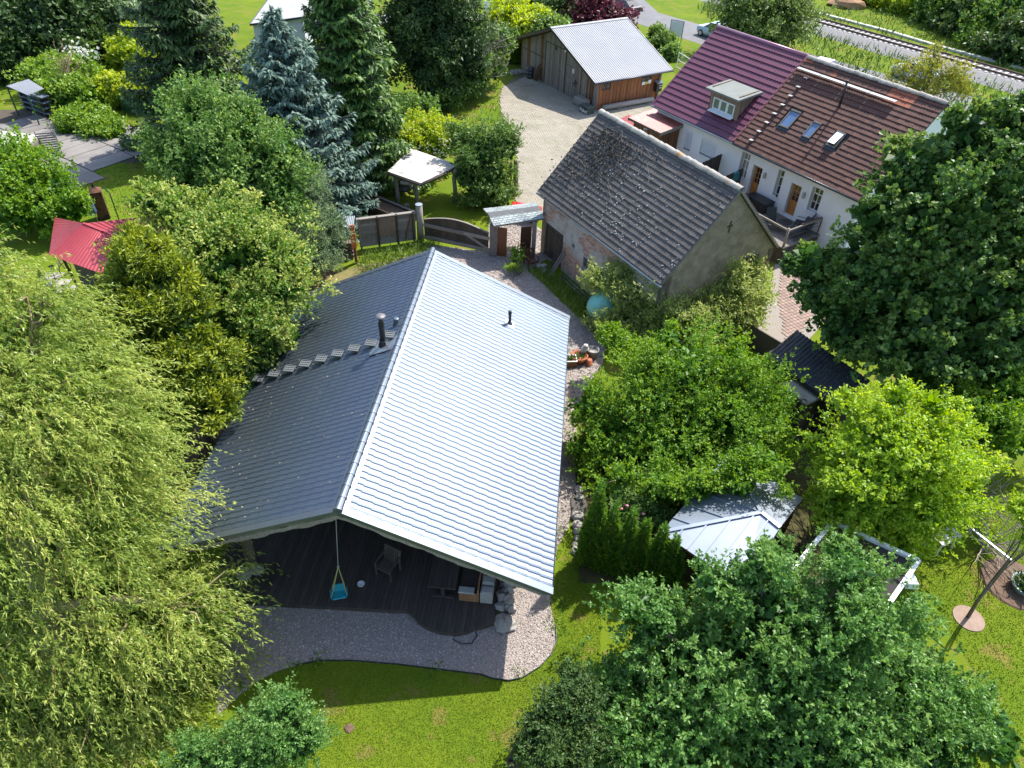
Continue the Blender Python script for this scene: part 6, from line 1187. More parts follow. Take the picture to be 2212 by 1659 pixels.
# ================================================================ VEGETATION
def lobe(px, py, Y, rpx, sz=.85, sx=1.0):
    c = atY(px, py, Y); zc = (c[1])*math.cos(CP)-(c[2]-CH)*math.sin(CP); r = rpx*zc/(CF*2212)
    return (c[0], c[1], c[2], r*sx, r, r*sz)
def unit(rg, n): return norm(rg.normal(0, 1, (n, 3)))
def leaves_on(lobes, nb, ncl, nl, L, Wd, seed, sprd=.26, out=.6, up=.55, rnd_=.8, tw=2.2, fold=.25, deep=.62, zmin=.15, low=-.55, flat=.55, shape=None, fill=.12, radial=(.72, 1.08)):
    """leaves in clumps (boughs) spread through the outer shell of the lobes; returns V, Q, tint, bough points"""
    rg = np.random.default_rng(seed); lb = np.array(lobes, float); lb[:, 3:] *= .88; w = lb[:, 3]*lb[:, 5]+lb[:, 3]**2; w /= w.sum()
    bi = rg.choice(len(lb), nb*3, p=w); d = unit(rg, nb*3); d[:, 2] = np.where(d[:, 2] < low, -d[:, 2], d[:, 2])
    rr = rg.uniform(radial[0], radial[1], nb*3); far = rg.uniform(size=nb*3) < .13; rr = np.where(far, rr*1.22, rr)
    ph = rg.uniform(0, 6.3, 6); lump_ = 1+.13*np.sin(d[:, 0]*5+ph[0]+bi)+.13*np.sin(d[:, 1]*6+ph[1]+2*bi)+.11*np.sin(d[:, 2]*7+ph[2]+bi)+.08*np.sin(d[:, 0]*11+d[:, 1]*9+ph[3])
    bp = lb[bi, :3]+d*lb[bi, 3:]*(rr*lump_)[:, None]
    q = ((bp[:, None, :]-lb[None, :, :3])/lb[None, :, 3:]); q = np.linalg.norm(q, axis=2); q[np.arange(len(bp)), bi] = 9
    ok = (q.min(1) > deep) & (bp[:, 2] > zmin); bp, d, bi, far = bp[ok][:nb], d[ok][:nb], bi[ok][:nb], far[ok][:nb]; nb = len(bp)
    br = rg.uniform(0, 1, nb)
    k = np.repeat(np.arange(nb), ncl); k = k[(~far[k]) | (rg.uniform(size=len(k)) < .45)]; n = len(k); R = lb[bi, 3][k]*np.where(far[k], .75, 1)
    off = rg.normal(0, 1, (n, 3)); off[:, 2] *= flat; bo = norm(d*.8+rg.normal(0, .5, (nb, 3))); cp = bp[k]+off*(sprd*R*.8)[:, None]+bo[k]*(rg.uniform(-.6, 1.3, n)*sprd*R)[:, None]
    cp[:, 2] = np.maximum(cp[:, 2], zmin*.5)
    od = norm(cp-lb[bi, :3][k]); cd = norm(od*out+np.array([0, 0, up])+rg.normal(0, .45, (n, 3)))
    j = np.repeat(np.arange(n), nl); m = len(j); t = rg.uniform(0, 1, m); Ls = L*(.55+.75*rg.beta(2, 2, m))*(.8+.4*br[k][j])
    P = cp[j]+cd[j]*(t*L*tw)[:, None]+rg.normal(0, L*.22, (m, 3))
    D = norm(cd[j]*.7+rg.normal(0, rnd_, (m, 3))+np.array([0, 0, -.12])); N = norm(od[j]*.5+np.array([.10, .1, .6])+rg.normal(0, .62, (m, 3)))
    V, Q = kites(P, D, N, Ls, Wd*rg.uniform(.75, 1.25, m), fold)
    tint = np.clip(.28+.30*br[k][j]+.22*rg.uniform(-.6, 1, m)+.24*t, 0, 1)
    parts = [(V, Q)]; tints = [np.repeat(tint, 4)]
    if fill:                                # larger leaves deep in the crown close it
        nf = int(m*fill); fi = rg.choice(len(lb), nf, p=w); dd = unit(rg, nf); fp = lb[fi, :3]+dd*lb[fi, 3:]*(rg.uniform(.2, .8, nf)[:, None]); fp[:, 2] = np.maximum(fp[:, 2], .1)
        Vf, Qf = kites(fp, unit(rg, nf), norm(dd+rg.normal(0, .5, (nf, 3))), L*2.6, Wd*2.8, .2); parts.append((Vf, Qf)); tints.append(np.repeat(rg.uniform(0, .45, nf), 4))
    V, Q = joinVQ(parts); return V, Q, np.concatenate(tints), bp
def woody(base, tops, bp, r0, seed, nbr=26, m=None):
    rg = random.Random(seed); mb = MB(); b = Vector(base)
    cen = Vector((0, 0, 0))
    for t in tops: cen += Vector(t[:3])
    cen /= len(tops); fork = b+(cen-b)*.42; fork.x += rg.uniform(-.1, .1)
    mb.tube([b-Vector((0, 0, .1)), b+(fork-b)*.5+Vector((rg.uniform(-.08, .08), 0, 0)), fork], [r0*1.25, r0, r0*.85], 9)
    for t in tops:
        e = Vector(t[:3]); mid = fork+(e-fork)*.5+Vector((rg.uniform(-.2, .2), rg.uniform(-.2, .2), rg.uniform(0, .2))); mb.tube([fork, mid, e], [r0*.7, r0*.45, r0*.2], 6, False)
    for q in bp[:nbr]:
        q = Vector(q); t = min(tops, key=lambda t: (Vector(t[:3])-q).length); s_ = fork+(Vector(t[:3])-fork)*rg.uniform(.3, 1); mb.tube([s_, s_+(q-s_)*.5+Vector((0, 0, .1)), q], [r0*.22, r0*.13, r0*.05], 5, False)
    return mb
def tree(name, label, cat, base, lobes, m, seed, nb, ncl, nl, L, Wd, r0=.12, group=None, bark=None, nbr=26, **kw):
    t = thing(name, label, cat, (base[0], base[1], 0), 0, group); b3 = np.array([base[0], base[1], 0.0])
    V, Q, ti, bp = leaves_on(lobes, nb, ncl, nl, L, Wd, seed, **kw)
    link('crown', amesh('crown', V-b3, Q, m, ti), t)
    mb = woody((0, 0, 0), [tuple(np.array(l[:3])-b3) for l in lobes], [tuple(p-b3) for p in bp], r0, seed, nbr)
    part(mb, 'trunk', bark or M_bark, t, smooth=True); return t, bp
LF = dict(
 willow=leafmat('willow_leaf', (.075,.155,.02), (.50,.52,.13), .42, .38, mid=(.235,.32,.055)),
 near=leafmat('cherry_leaf', (.035,.105,.020), (.25,.39,.105), .4, .4, .4, mid=(.085,.205,.04)),
 maple=leafmat('maple_leaf', (.028,.08,.018), (.20,.28,.06), .36, .42, .35, mid=(.068,.15,.032)),
 horn=leafmat('hornbeam_leaf', (.04,.12,.012), (.26,.38,.04), .42, .45, .3, mid=(.11,.235,.022)),
 hornl=leafmat('lime_leaf', (.032,.105,.014), (.52,.52,.15), .38, .45, .3, mid=(.11,.22,.028)),
 bright=leafmat('bright_leaf', (.11,.22,.015), (.42,.52,.065), .48, .42, mid=(.24,.38,.03)),
 bamboo=leafmat('bamboo_leaf', (.13,.22,.03), (.46,.49,.19), .42, .4, mid=(.25,.33,.085)),
 apple=leafmat('apple_leaf', (.032,.095,.018), (.25,.36,.09), .36, .45, .3, mid=(.085,.185,.035)),
 shrub=leafmat('shrub_leaf', (.036,.095,.018), (.20,.29,.065), .34, .45, mid=(.085,.17,.034)),
 lime=leafmat('yellowgreen_leaf', (.12,.22,.014), (.46,.50,.06), .42, .45, mid=(.26,.37,.03)),
 dark=leafmat('dark_leaf', (.018,.048,.012), (.105,.165,.035), .26, .5, mid=(.045,.095,.02)),
 grey=leafmat('grey_leaf', (.065,.12,.06), (.28,.36,.19), .34, .5, mid=(.15,.225,.105)),
 purple=leafmat('purple_leaf', (.04,.012,.018), (.19,.05,.06), .3, .45, mid=(.095,.026,.036)),
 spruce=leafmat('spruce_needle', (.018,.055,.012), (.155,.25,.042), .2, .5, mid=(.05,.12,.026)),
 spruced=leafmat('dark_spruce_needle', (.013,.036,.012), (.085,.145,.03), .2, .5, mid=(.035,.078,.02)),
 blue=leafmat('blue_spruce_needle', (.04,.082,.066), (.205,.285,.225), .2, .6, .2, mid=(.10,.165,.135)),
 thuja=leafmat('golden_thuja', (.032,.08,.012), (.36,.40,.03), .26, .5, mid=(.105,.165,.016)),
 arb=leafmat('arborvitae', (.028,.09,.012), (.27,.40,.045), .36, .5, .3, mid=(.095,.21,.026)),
 ivy=leafmat('ivy_leaf', (.04,.12,.014), (.28,.39,.05), .36, .4, mid=(.125,.24,.028)),
 white=leafmat('white_blossom', (.45,.47,.38), (.8,.8,.72), .3, .6),
 birch=leafmat('birch_leaf', (.06,.115,.025), (.23,.30,.085), .36, .45, mid=(.13,.20,.048)),
 wood=leafmat('woodland_leaf', (.03,.085,.014), (.19,.30,.05), .34, .5, mid=(.075,.165,.025)),
)
# ---------------- near tree, bottom right
Y = 10.3
lb = [lobe(1700,1430,Y,190), lobe(1480,1460,Y-.3,165), lobe(1420,1580,Y-1.3,180), lobe(1660,1300,Y+.8,110), lobe(1850,1330,Y+.6,115), lobe(1930,1480,Y-.2,140), lobe(1760,1590,Y-1.2,200), lobe(1950,1620,Y-1.0,150), lobe(1395,1340,Y+.4,80), lobe(1560,1265,Y+1.0,62), lobe(1830,1230,Y+1.1,55), lobe(2050,1540,Y-.4,75), lobe(1310,1640,Y-1.6,110), lobe(1700,1690,Y-1.9,200), lobe(2090,1640,Y-1.1,80), lobe(1330,1490,Y-.4,80), lobe(1645,1215,Y+1.2,40)]
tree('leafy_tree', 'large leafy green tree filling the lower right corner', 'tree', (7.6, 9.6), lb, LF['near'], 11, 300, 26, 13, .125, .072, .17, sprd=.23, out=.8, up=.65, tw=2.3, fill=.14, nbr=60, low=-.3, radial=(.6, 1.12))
# ---------------- maple
Y = 23.5
lb = [lobe(2030,430,Y+1.2,140), lobe(1910,590,Y+.2,115), lobe(2110,600,Y,165), lobe(1990,720,Y-1.0,160), lobe(1790,630,Y+.3,75), lobe(2150,370,Y+1.3,115), lobe(1975,360,Y+1.7,72), lobe(2150,800,Y-1.4,120), lobe(1850,720,Y-.6,90), lobe(2210,680,Y-.6,120), lobe(2060,860,Y-1.8,85), lobe(2200,270,Y+2,60), lobe(2270,500,Y+.5,140), lobe(1890,470,Y+1.0,48), lobe(1755,570,Y+.8,42), lobe(2080,280,Y+2,45)]
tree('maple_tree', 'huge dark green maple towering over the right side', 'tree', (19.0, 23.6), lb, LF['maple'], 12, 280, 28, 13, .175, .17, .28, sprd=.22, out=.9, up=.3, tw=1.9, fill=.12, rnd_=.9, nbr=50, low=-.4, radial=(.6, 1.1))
# ---------------- hornbeam beside the house
Y = 19.4
lb = [lobe(1440,950,Y+.0,140), lobe(1570,900,Y+.4,125), lobe(1480,800,Y+1.7,95), lobe(1320,950,Y+.1,90), lobe(1640,990,Y-.5,90), lobe(1510,1020,Y-1.6,85), lobe(1350,1010,Y-1.0,75), lobe(1400,850,Y+1.3,90), lobe(1265,880,Y+.9,45), lobe(1255,970,Y-.2,40), lobe(1580,790,Y+1.8,60), lobe(1680,940,Y+.1,50), lobe(1640,850,Y+1.0,55), lobe(1440,735,Y+2.6,38), lobe(1600,1040,Y-3.6,55), lobe(1520,1055,Y-3.6,60), lobe(1440,1050,Y-3.2,58), lobe(1660,1010,Y-3.3,50), lobe(1360,1040,Y-2.6,50)]
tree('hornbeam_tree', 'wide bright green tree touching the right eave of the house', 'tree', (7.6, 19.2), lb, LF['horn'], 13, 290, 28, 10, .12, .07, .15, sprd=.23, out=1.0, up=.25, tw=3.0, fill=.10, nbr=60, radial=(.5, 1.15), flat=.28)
# ---------------- bright yellow-green tree
Y = 15.6
lb = [lobe(1930,1000,Y+.5,125), lobe(1880,930,Y+1.0,85), lobe(2010,960,Y+.8,80), lobe(1990,1080,Y,105), lobe(1870,1090,Y-.1,95), lobe(2060,1040,Y+.2,60), lobe(1940,1160,Y-.7,80), lobe(1800,1020,Y+.3,35), lobe(2020,880,Y+1.2,40), lobe(1940,860,Y+1.4,32), lobe(1800,1100,Y-.2,45)]
tree('bright_tree', 'vivid yellow green tree between dark shed and cabin', 'tree', (13.6, 15.4), lb, LF['bright'], 14, 230, 24, 10, .12, .075, .12, sprd=.24, out=1.0, up=.35, tw=3.0, fill=.08, nbr=50, radial=(.5, 1.18), flat=.32)
# ---------------- bamboo-like shrubs
Y = 28.4
tree('willow_shrub', 'pale leafy shrub in front of the turquoise tank', 'shrub', (7.6, 28.0), [lobe(1400,650,Y,85), lobe(1450,680,Y-.6,85), lobe(1345,635,Y+.2,60), lobe(1480,640,Y+.3,60), lobe(1350,700,Y-.8,65), lobe(1420,730,Y-1.4,60)], LF['bamboo'], 15, 150, 26, 10, .2, .065, .05, sprd=.25, out=.6, up=.8, fill=.15, low=-.3)
tree('willow_shrub', 'pale leafy shrub against the stone barn gable', 'shrub', (10.4, 28.6), [lobe(1540,600,Y+1.4,75), lobe(1500,580,Y+1.8,50), lobe(1580,650,Y+.5,65), lobe(1540,690,Y-.2,60), lobe(1480,720,Y-1,65), lobe(1600,610,Y+1.3,50), lobe(1600,680,Y-.2,40)], LF['bamboo'], 16, 150, 26, 10, .2, .065, .05, sprd=.25, out=.6, up=.8, fill=.15, low=-.3)
# ---------------- left row: hornbeam with yellow tips, apple shrub, twiggy shrub
Y = 22.6
lb = [lobe(470,580,Y+.4,125), lobe(560,640,Y,105), lobe(430,500,Y+1.2,75), lobe(540,530,Y+1.0,80), lobe(610,560,Y+.9,55), lobe(500,720,Y-1.0,110), lobe(590,720,Y-.9,70), lobe(380,440,Y+1.7,40), lobe(330,440,Y+1.8,35), lobe(480,450,Y+1.6,35), lobe(530,800,Y-1.8,70), lobe(630,610,Y+.2,35)]
tree('lime_tree', 'tree with pale yellow new tips left of the house', 'tree', (-11.4, 22.0), lb, LF['hornl'], 17, 240, 26, 8, .14, .085, .15, sprd=.23, out=.8, up=.55, tw=3.2, fill=.18, nbr=40, radial=(.6, 1.15))
Y = 31.5
lb = [lobe(460,310,Y+.6,105), lobe(540,380,Y-.2,100), lobe(430,250,Y+1.4,60), lobe(600,330,Y+.3,55), lobe(380,340,Y+.3,60), lobe(600,420,Y-.6,80), lobe(400,390,Y-.6,60), lobe(530,290,Y+.7,60)]
tree('apple_tree', 'broad mid green fruit tree in front of the blue spruce', 'tree', (-13.6, 31.6), lb, LF['apple'], 18, 170, 22, 8, .16, .1, .16, sprd=.25, fill=.2, nbr=40, radial=(.6, 1.15), tw=3)
def twigs(name, label, cat, base, cen, R, n, m, seed, h=1.0, group=None, r=.012, leaves=None, rise=.9):
    rg = random.Random(seed); t = thing(name, label, cat, (base[0], base[1], 0), 0, group); mb = MB()
    mb.tube([(0, 0, -.05), (rg.uniform(-.05, .05), 0, h*.5)], [r*5, r*4], 7)
    for i in range(n):
        a = rg.uniform(0, 2*math.pi); e = rg.uniform(.15, 1.0); d = Vector((math.cos(a)*e, math.sin(a)*e, rg.uniform(.2, 1)*rise)).normalized(); p = Vector((rg.uniform(-.1, .1), rg.uniform(-.1, .1), h*rg.uniform(.1, .55))); pts = [p]; L = R*rg.uniform(.6, 1.1)
        for k in range(5): d = (d+Vector((rg.uniform(-.25, .25), rg.uniform(-.25, .25), rg.uniform(-.15, .2)))).normalized(); pts.append(pts[-1]+d*L/5)
        mb.tube(pts, [r*2.2, r*1.8, r*1.3, r, r*.8, r*.5], 4, False)
        for k in range(4):
            q = pts[rg.randint(1, 4)]; d2 = (d+Vector((rg.uniform(-1, 1), rg.uniform(-1, 1), rg.uniform(-.5, .7)))).normalized(); mb.tube([q, q+d2*L*.16, q+d2*L*.34+Vector((0, 0, rg.uniform(-.05, .1)))], [r*.9, r*.6, r*.3], 3, False)
    part(mb, 'branches', m, t); return t
for k, (x, y, R, hh) in enumerate(((520, 560, 2.6, 1.6), (590, 560, 2.5, 1.4), (640, 540, 2.0, 1.2))): twigs('bare_shrub', ['bare grey twiggy shrub behind the yellow tipped tree', 'middle bare grey shrub beside the grey green bush', 'bare grey shrub nearest to the plank fence'][k], 'shrub', G(x, y), None, R, 95, M_greybark, 30+k, hh, 'bare twiggy shrubs', .014)
Y = 31.5
tree('grey_willow', 'feathery grey green bush at the end of the plank fence', 'shrub', (-9.8, 31.0), [lobe(685,480,Y+.2,62), lobe(665,550,Y-1,62), lobe(705,535,Y-.6,45), lobe(680,415,Y+1,42), lobe(640,500,Y-.3,50), lobe(640,585,Y-1.8,45), lobe(725,480,Y,25)], LF['grey'], 19, 110, 24, 8, .16, .035, .06, sprd=.24, fill=.25, up=.5)
# ---------------- golden thuja beside the house (several leaders)
def thuja(name, label, base, spikes, m, seed, n_per=900, L=.26, Wd=.10, group=None, cat='conifer'):
    """upright conifer: cones (x,y,height,radius) covered by flat upright sprays"""
    rg = np.random.default_rng(seed); t = thing(name, label, cat, (base[0], base[1], 0), 0, group); parts = []; tints = []; mb = MB()
    for (x, y, h, r) in spikes:
        n = int(n_per*h*r); f = 1-np.sqrt(rg.uniform(0, 1, n)); f = np.clip(f*1.02, 0, .995); a = rg.uniform(0, 2*np.pi, n)
        lump = 1+.17*np.sin(3*a+f*9+seed)+.12*np.sin(7*a-f*17)+.10*np.sin(11*a+f*31); rad = r*(np.clip(1-f, 0, 1)**.85)*lump*(.62+.38*np.minimum(1, f*6+.4))*rg.uniform(.72, 1.05, n)
        P = np.stack([x+rad*np.cos(a), y+rad*np.sin(a), .08+f*h*(1+.02*rg.normal(size=n))], 1); o = np.stack([np.cos(a), np.sin(a), np.zeros(n)], 1)
        D = norm(o*.75+np.array([0, 0, .8])+rg.normal(0, .32, (n, 3))); N = norm(np.cross(D, np.array([0, 0, 1.]))*rg.choice([-1, 1], (n, 1))*.6+o*.7+rg.normal(0, .4, (n, 3)))
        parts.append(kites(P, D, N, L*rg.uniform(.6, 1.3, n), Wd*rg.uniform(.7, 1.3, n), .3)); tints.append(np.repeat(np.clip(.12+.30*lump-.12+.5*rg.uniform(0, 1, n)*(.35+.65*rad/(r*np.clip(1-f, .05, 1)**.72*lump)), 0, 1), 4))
        mb.tube([(x-base[0], y-base[1], -.05), (x-base[0], y-base[1], h*.9)], [.08+.02*h, .02], 6)
    V, Q = joinVQ(parts); link('crown', amesh('crown', V-np.array([base[0], base[1], 0]), Q, m, np.concatenate(tints)), t); part(mb, 'trunk', M_bark, t); return t
Y = 19.3
lb = [lobe(318,580,Y+.9,58,1.2), lobe(290,525,Y+1.3,26,1.3), lobe(370,620,Y+.6,62), lobe(270,660,Y+.2,58), lobe(330,690,Y-.2,85), lobe(400,700,Y-.2,70), lobe(380,790,Y-1.0,75), lobe(440,800,Y-1.0,62), lobe(430,870,Y-1.7,55), lobe(215,665,Y+.1,40), lobe(460,880,Y-1.9,40), lobe(240,720,Y-.4,50)]
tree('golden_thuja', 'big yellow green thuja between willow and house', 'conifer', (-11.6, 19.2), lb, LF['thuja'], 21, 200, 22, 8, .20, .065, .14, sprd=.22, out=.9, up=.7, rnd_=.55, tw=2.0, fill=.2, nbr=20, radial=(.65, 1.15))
sp = []
for (x, y, Yb, r) in ((150, 640, 20.6, .9), (180, 660, 20.2, .8)): p = atY(x, y, Yb); sp.append((p[0], p[1], max(1.2, p[2]), r))
thuja('golden_shrub', 'low golden conifer at the patio below the red roof', (sp[0][0], sp[0][1]), sp, LF['thuja'], 22, 900, .3, .12)
# ---------------- row of arborvitae
for k, (x, y, w, xb, yb) in enumerate(((1290,1046,.62,1272,1212),(1322,1092,.58,1306,1225),(1352,1098,.58,1340,1238),(1385,1122,.5,1372,1240),(1414,1132,.52,1405,1255),(1437,1158,.5,1432,1268),(1449,1195,.38,1448,1275))):
    g = at(xb, yb); h = atY(x, y, g[1]+.05)[2]
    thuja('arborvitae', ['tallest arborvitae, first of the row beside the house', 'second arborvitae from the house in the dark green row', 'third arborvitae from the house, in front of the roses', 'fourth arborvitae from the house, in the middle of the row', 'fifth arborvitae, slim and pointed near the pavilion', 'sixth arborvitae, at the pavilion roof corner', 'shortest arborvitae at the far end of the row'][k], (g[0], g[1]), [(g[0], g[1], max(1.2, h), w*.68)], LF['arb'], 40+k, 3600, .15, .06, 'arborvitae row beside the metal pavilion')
tree('rose_bush', 'pink flowering rose bush behind the arborvitae row', 'shrub', G(1385, 1165), [lobe(1370,1110,15.6,38), lobe(1405,1120,15.4,34), lobe(1340,1085,15.9,26)], LF['shrub'], 50, 50, 16, 7, .09, .06, .03, fill=.2, low=-.2)
_rp = np.array([atY(x, y, 15.35) for x, y in ((1387,1102),(1377,1112),(1390,1120),(1373,1126),(1415,1123),(1340,1090),(1352,1084),(1425,1135))])+[0, -.25, .1]
m_ = MB()
for i, p in enumerate(_rp): m_.rock(tuple(p), .055, i, 5, 7, .8)
tag(link('rose_blooms', m_.mesh('rose_blooms', mat('rose_pink', (.55,.10,.22), (.65,.25,.35), 9, .7)), [o for o in COL.objects if o.name.startswith('rose_bush')][0], loc=None), kind='stuff')
_rb = [o for o in COL.objects if o.name == 'rose_bush'][0]; bpy.data.objects['rose_blooms'].location = (-_rb.location.x, -_rb.location.y, 0)
# ---------------- spruces
def spruce(name, label, base, h, R, m, seed, z0=.6, levels=26, per=11, L=.34, Wd=.11, droop=.35, tipup=.25, group=None, rseed=None, dens=1.0, p_=.85):
    rg = np.random.default_rng(seed); t = thing(name, label, 'conifer', (base[0], base[1], 0), 0, group); mb = MB(); mb.tube([(0, 0, -.1), (0, 0, h*.5), (0, 0, h*.99)], [.05+.018*h, .03+.009*h, .01], 8)
    P_, D_, N_, T_, S_ = [], [], [], [], []
    for l in range(levels):
        f = (l+.3)/levels; z = z0+(h-z0)*f; rl_ = R*(1-f)**p_*rg.uniform(.85, 1.1)+.12
        nb = max(4, int(per*(1-.5*f)))
        for b in range(nb):
            a = 2*np.pi*b/nb+rg.uniform(0, 1)+l*1.3; Lb = rl_*rg.uniform(.7, 1.15); o = np.array([math.cos(a), math.sin(a), 0]); sd = np.array([-math.sin(a), math.cos(a), 0]); dr = droop*(1-.7*f)*rg.uniform(.7, 1.3); zb = z+rg.normal(0, .3*(h-z0)/levels)
            ns = max(4, int(Lb/.14*dens)); s = (np.arange(ns)+.5)/ns; C = np.array([0, 0, zb])+o*(s*Lb)[:, None]+np.array([0, 0, 1.])*(Lb*(-dr*s+tipup*s*s*1.2+.12*f*2*s))[:, None]
            mb.tube([(0, 0, zb), tuple(C[ns//2]), tuple(C[-1])], [.02+.008*Lb, .015+.004*Lb, .006], 4, False)
            wl = np.minimum(Lb*.42, .75)*(np.sin(np.pi*np.clip(s*.86+.12, 0, 1))**.8)   # side twig length along the branch
            for sg in (-1, 1):
                nt = 3
                for q in range(nt):
                    g = (q+rg.uniform(.2, .8, ns))/nt; p = C+sd*sg*(wl*g)[:, None]+o*(wl*g*.45)[:, None]; p[:, 2] -= wl*g*.28+rg.uniform(0, .05, ns)
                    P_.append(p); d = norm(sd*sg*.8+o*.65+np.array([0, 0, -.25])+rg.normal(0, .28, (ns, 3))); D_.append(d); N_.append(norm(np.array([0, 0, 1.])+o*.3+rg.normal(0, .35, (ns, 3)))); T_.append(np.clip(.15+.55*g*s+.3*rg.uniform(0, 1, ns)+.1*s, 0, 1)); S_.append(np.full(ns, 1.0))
            k = 5; p = np.repeat(C[-1:], k, 0)+rg.normal(0, .06, (k, 3)); P_.append(p); D_.append(norm(o*.9+np.array([0, 0, .15])+rg.normal(0, .35, (k, 3)))); N_.append(norm(np.array([0, 0, 1.])+rg.normal(0, .3, (k, 3)))); T_.append(rg.uniform(.7, 1, k)); S_.append(np.full(k, .9))
    for i in range(14):
        P_.append(np.array([[0, 0, h-.05*i]])); a = rg.uniform(0, 6.3); D_.append(norm(np.array([[math.cos(a)*.5, math.sin(a)*.5, .9]]))); N_.append(np.array([[math.cos(a), math.sin(a), -.3]])); T_.append(np.array([.9])); S_.append(np.array([.8]))
    P_, D_, N_, T_, S_ = map(np.concatenate, (P_, D_, N_, T_, S_)); n = len(P_)
    V, Q = kites(P_, D_, N_, L*S_*rg.uniform(.7, 1.25, n), Wd*rg.uniform(.8, 1.25, n), .5, .15)
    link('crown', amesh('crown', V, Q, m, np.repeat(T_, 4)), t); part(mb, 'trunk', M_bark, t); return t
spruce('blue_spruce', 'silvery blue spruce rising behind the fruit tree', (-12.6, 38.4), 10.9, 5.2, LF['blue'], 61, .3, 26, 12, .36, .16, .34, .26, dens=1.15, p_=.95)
spruce('spruce_tree', 'tall green spruce between blue spruce and shelter', (-10.2, 42.8), 14.3, 4.0, LF['spruce'], 62, .3, 36, 12, .42, .17, .42, .22)
spruce('spruce_tree', 'dark spruce leaning over the lawn behind the fruit tree', (-21.6, 47.5), 15.0, 4.9, LF['spruced'], 63, 1.0, 30, 11, .46, .16, .40, .2)
spruce('spruce_tree', 'smaller dark spruce right of the tall spruce', (-13.6, 56.5), 15, 3.8, LF['spruced'], 66, .8, 24, 10, .46, .18, .42, .2)
Y = 58.5
lb = [lobe(930,120,Y-.2,72,1.0), lobe(910,40,Y+.5,72,1.0), lobe(990,70,Y+.3,62,1.0), lobe(960,180,Y-.8,55), lobe(880,90,Y+.3,45), lobe(1010,130,Y-.2,45), lobe(940,-20,Y+1,80,1.0)]
tree('dark_cypress', 'dark drooping conifer left of the wooden garage', 'conifer', (-6.6, 58.2), lb, LF['spruced'], 64, 190, 26, 7, .34, .13, .2, sprd=.24, out=.9, up=-.35, fill=.25, low=-.7)
twigs('bare_tree', 'bare pale grey tree beside the dark drooping conifer', 'tree', (-4.2, 60.0), None, 4.4, 60, M_greybark, 65, 3.4, None, .03, rise=1.3)
# ---------------- shrubs round the courtyard and shelter
Y = 41.2
tree('dense_shrub', 'dense dark green shrub at the courtyard corner', 'shrub', (-2.3, 41.0), [lobe(1040,330,Y+.2,58), lobe(1070,310,Y+.6,45), lobe(1010,370,Y-.2,48), lobe(1060,390,Y-.6,52), lobe(1095,320,Y+.4,30), lobe(1030,420,Y-1.0,38), lobe(1085,420,Y-1.0,30), lobe(1000,300,Y+.7,35)], LF['shrub'], 70, 120, 20, 8, .14, .085, .06, fill=.25, sprd=.25)
Y = 45.2
tree('snowball_shrub', 'bright yellow green shrub with white flowers behind the shelter', 'shrub', (-6.3, 45.0), [lobe(910,300,Y,48), lobe(950,310,Y-.3,45), lobe(880,310,Y,35), lobe(930,280,Y+.6,32)], LF['lime'], 71, 80, 18, 7, .17, .11, .05, fill=.2)
_w = np.concatenate([np.array(atY(x+rng.normal(0, 14), y+rng.normal(0, 10), 43.4))[None] for x, y in ((950,325),(960,330),(930,330),(965,310),(900,325))*22]); V, Q = kites(_w, unit(rng, len(_w)), norm(rng.normal(0, .5, (len(_w), 3))+[0, -.5, .8]), .12, .11); _t = bpy.data.objects['snowball_shrub']
o = link('blossom', amesh('blossom', V-np.array(_t.location), Q, LF['white'], np.repeat(rng.uniform(0, 1, len(_w)), 4)), _t); tag(o, kind='stuff')
Y = 50.5
tree('garden_shrub', 'brownish green shrub behind the white flowered shrub', 'shrub', (-6.6, 50.0), [lobe(885,250,Y,35), lobe(915,245,Y+.3,32), lobe(860,265,Y-.3,28)], LF['apple'], 72, 50, 16, 7, .2, .12, .05, fill=.25)
tree('garden_shrub', 'green bushes at the foot of the dark drooping conifer', 'shrub', (-5.6, 58), [lobe(990,195,57,26), lobe(960,215,56,24), lobe(1030,170,58.5,30), lobe(1060,150,60,25), lobe(1075,100,63,34), lobe(1050,110,62,28)], LF['shrub'], 73, 80, 14, 6, .26, .17, .05, fill=.25)
tree('flowering_shrub', 'small climbing shrub on the gravel by the brown chair', 'shrub', G(1105, 615), [lobe(1118,565,33.0,8,1.3), lobe(1108,588,32.4,10), lobe(1097,605,32.0,8), lobe(1120,548,33.3,7)], LF['ivy'], 74, 16, 6, 6, .17, .1, .02, fill=0)
# ---------------- left side garden
Y = 36
tree('fruit_tree', 'leafy fruit tree at the left edge above the willow', 'tree', G(70, 490), [lobe(50,390,Y,80), lobe(110,420,Y-.6,60), lobe(10,360,Y+.6,60), lobe(40,450,Y-1.4,75), lobe(110,470,Y-1.6,45), lobe(160,455,Y-1.5,35)], LF['horn'], 80, 120, 20, 8, .18, .11, .12, fill=.2)
Y = 51.5
tree('ivy_mound', 'low bright green mound of creeper beside the concrete yard', 'creeper', G(190, 285), [lobe(180,272,50.0,42,.5), lobe(215,283,49.2,40,.42), lobe(245,292,48.6,28,.35), lobe(160,290,49,30,.4), lobe(195,255,51,30,.5)], LF['ivy'], 81, 110, 18, 7, .2, .16, .03, fill=.3, sprd=.3, zmin=.05)
tree('ivy_thicket', 'creeper covered lean-to with a dense leafy top', 'creeper', G(155, 245), [lobe(150,212,53,42,.9), lobe(120,200,53.6,38,.9), lobe(185,210,53,32,.9), lobe(150,180,55,38,.8), lobe(180,170,55.5,32), lobe(95,160,56,34), lobe(130,150,57,30), lobe(85,225,53,20)], LF['ivy'], 82, 150, 18, 7, .22, .16, .04, fill=.3, sprd=.28)
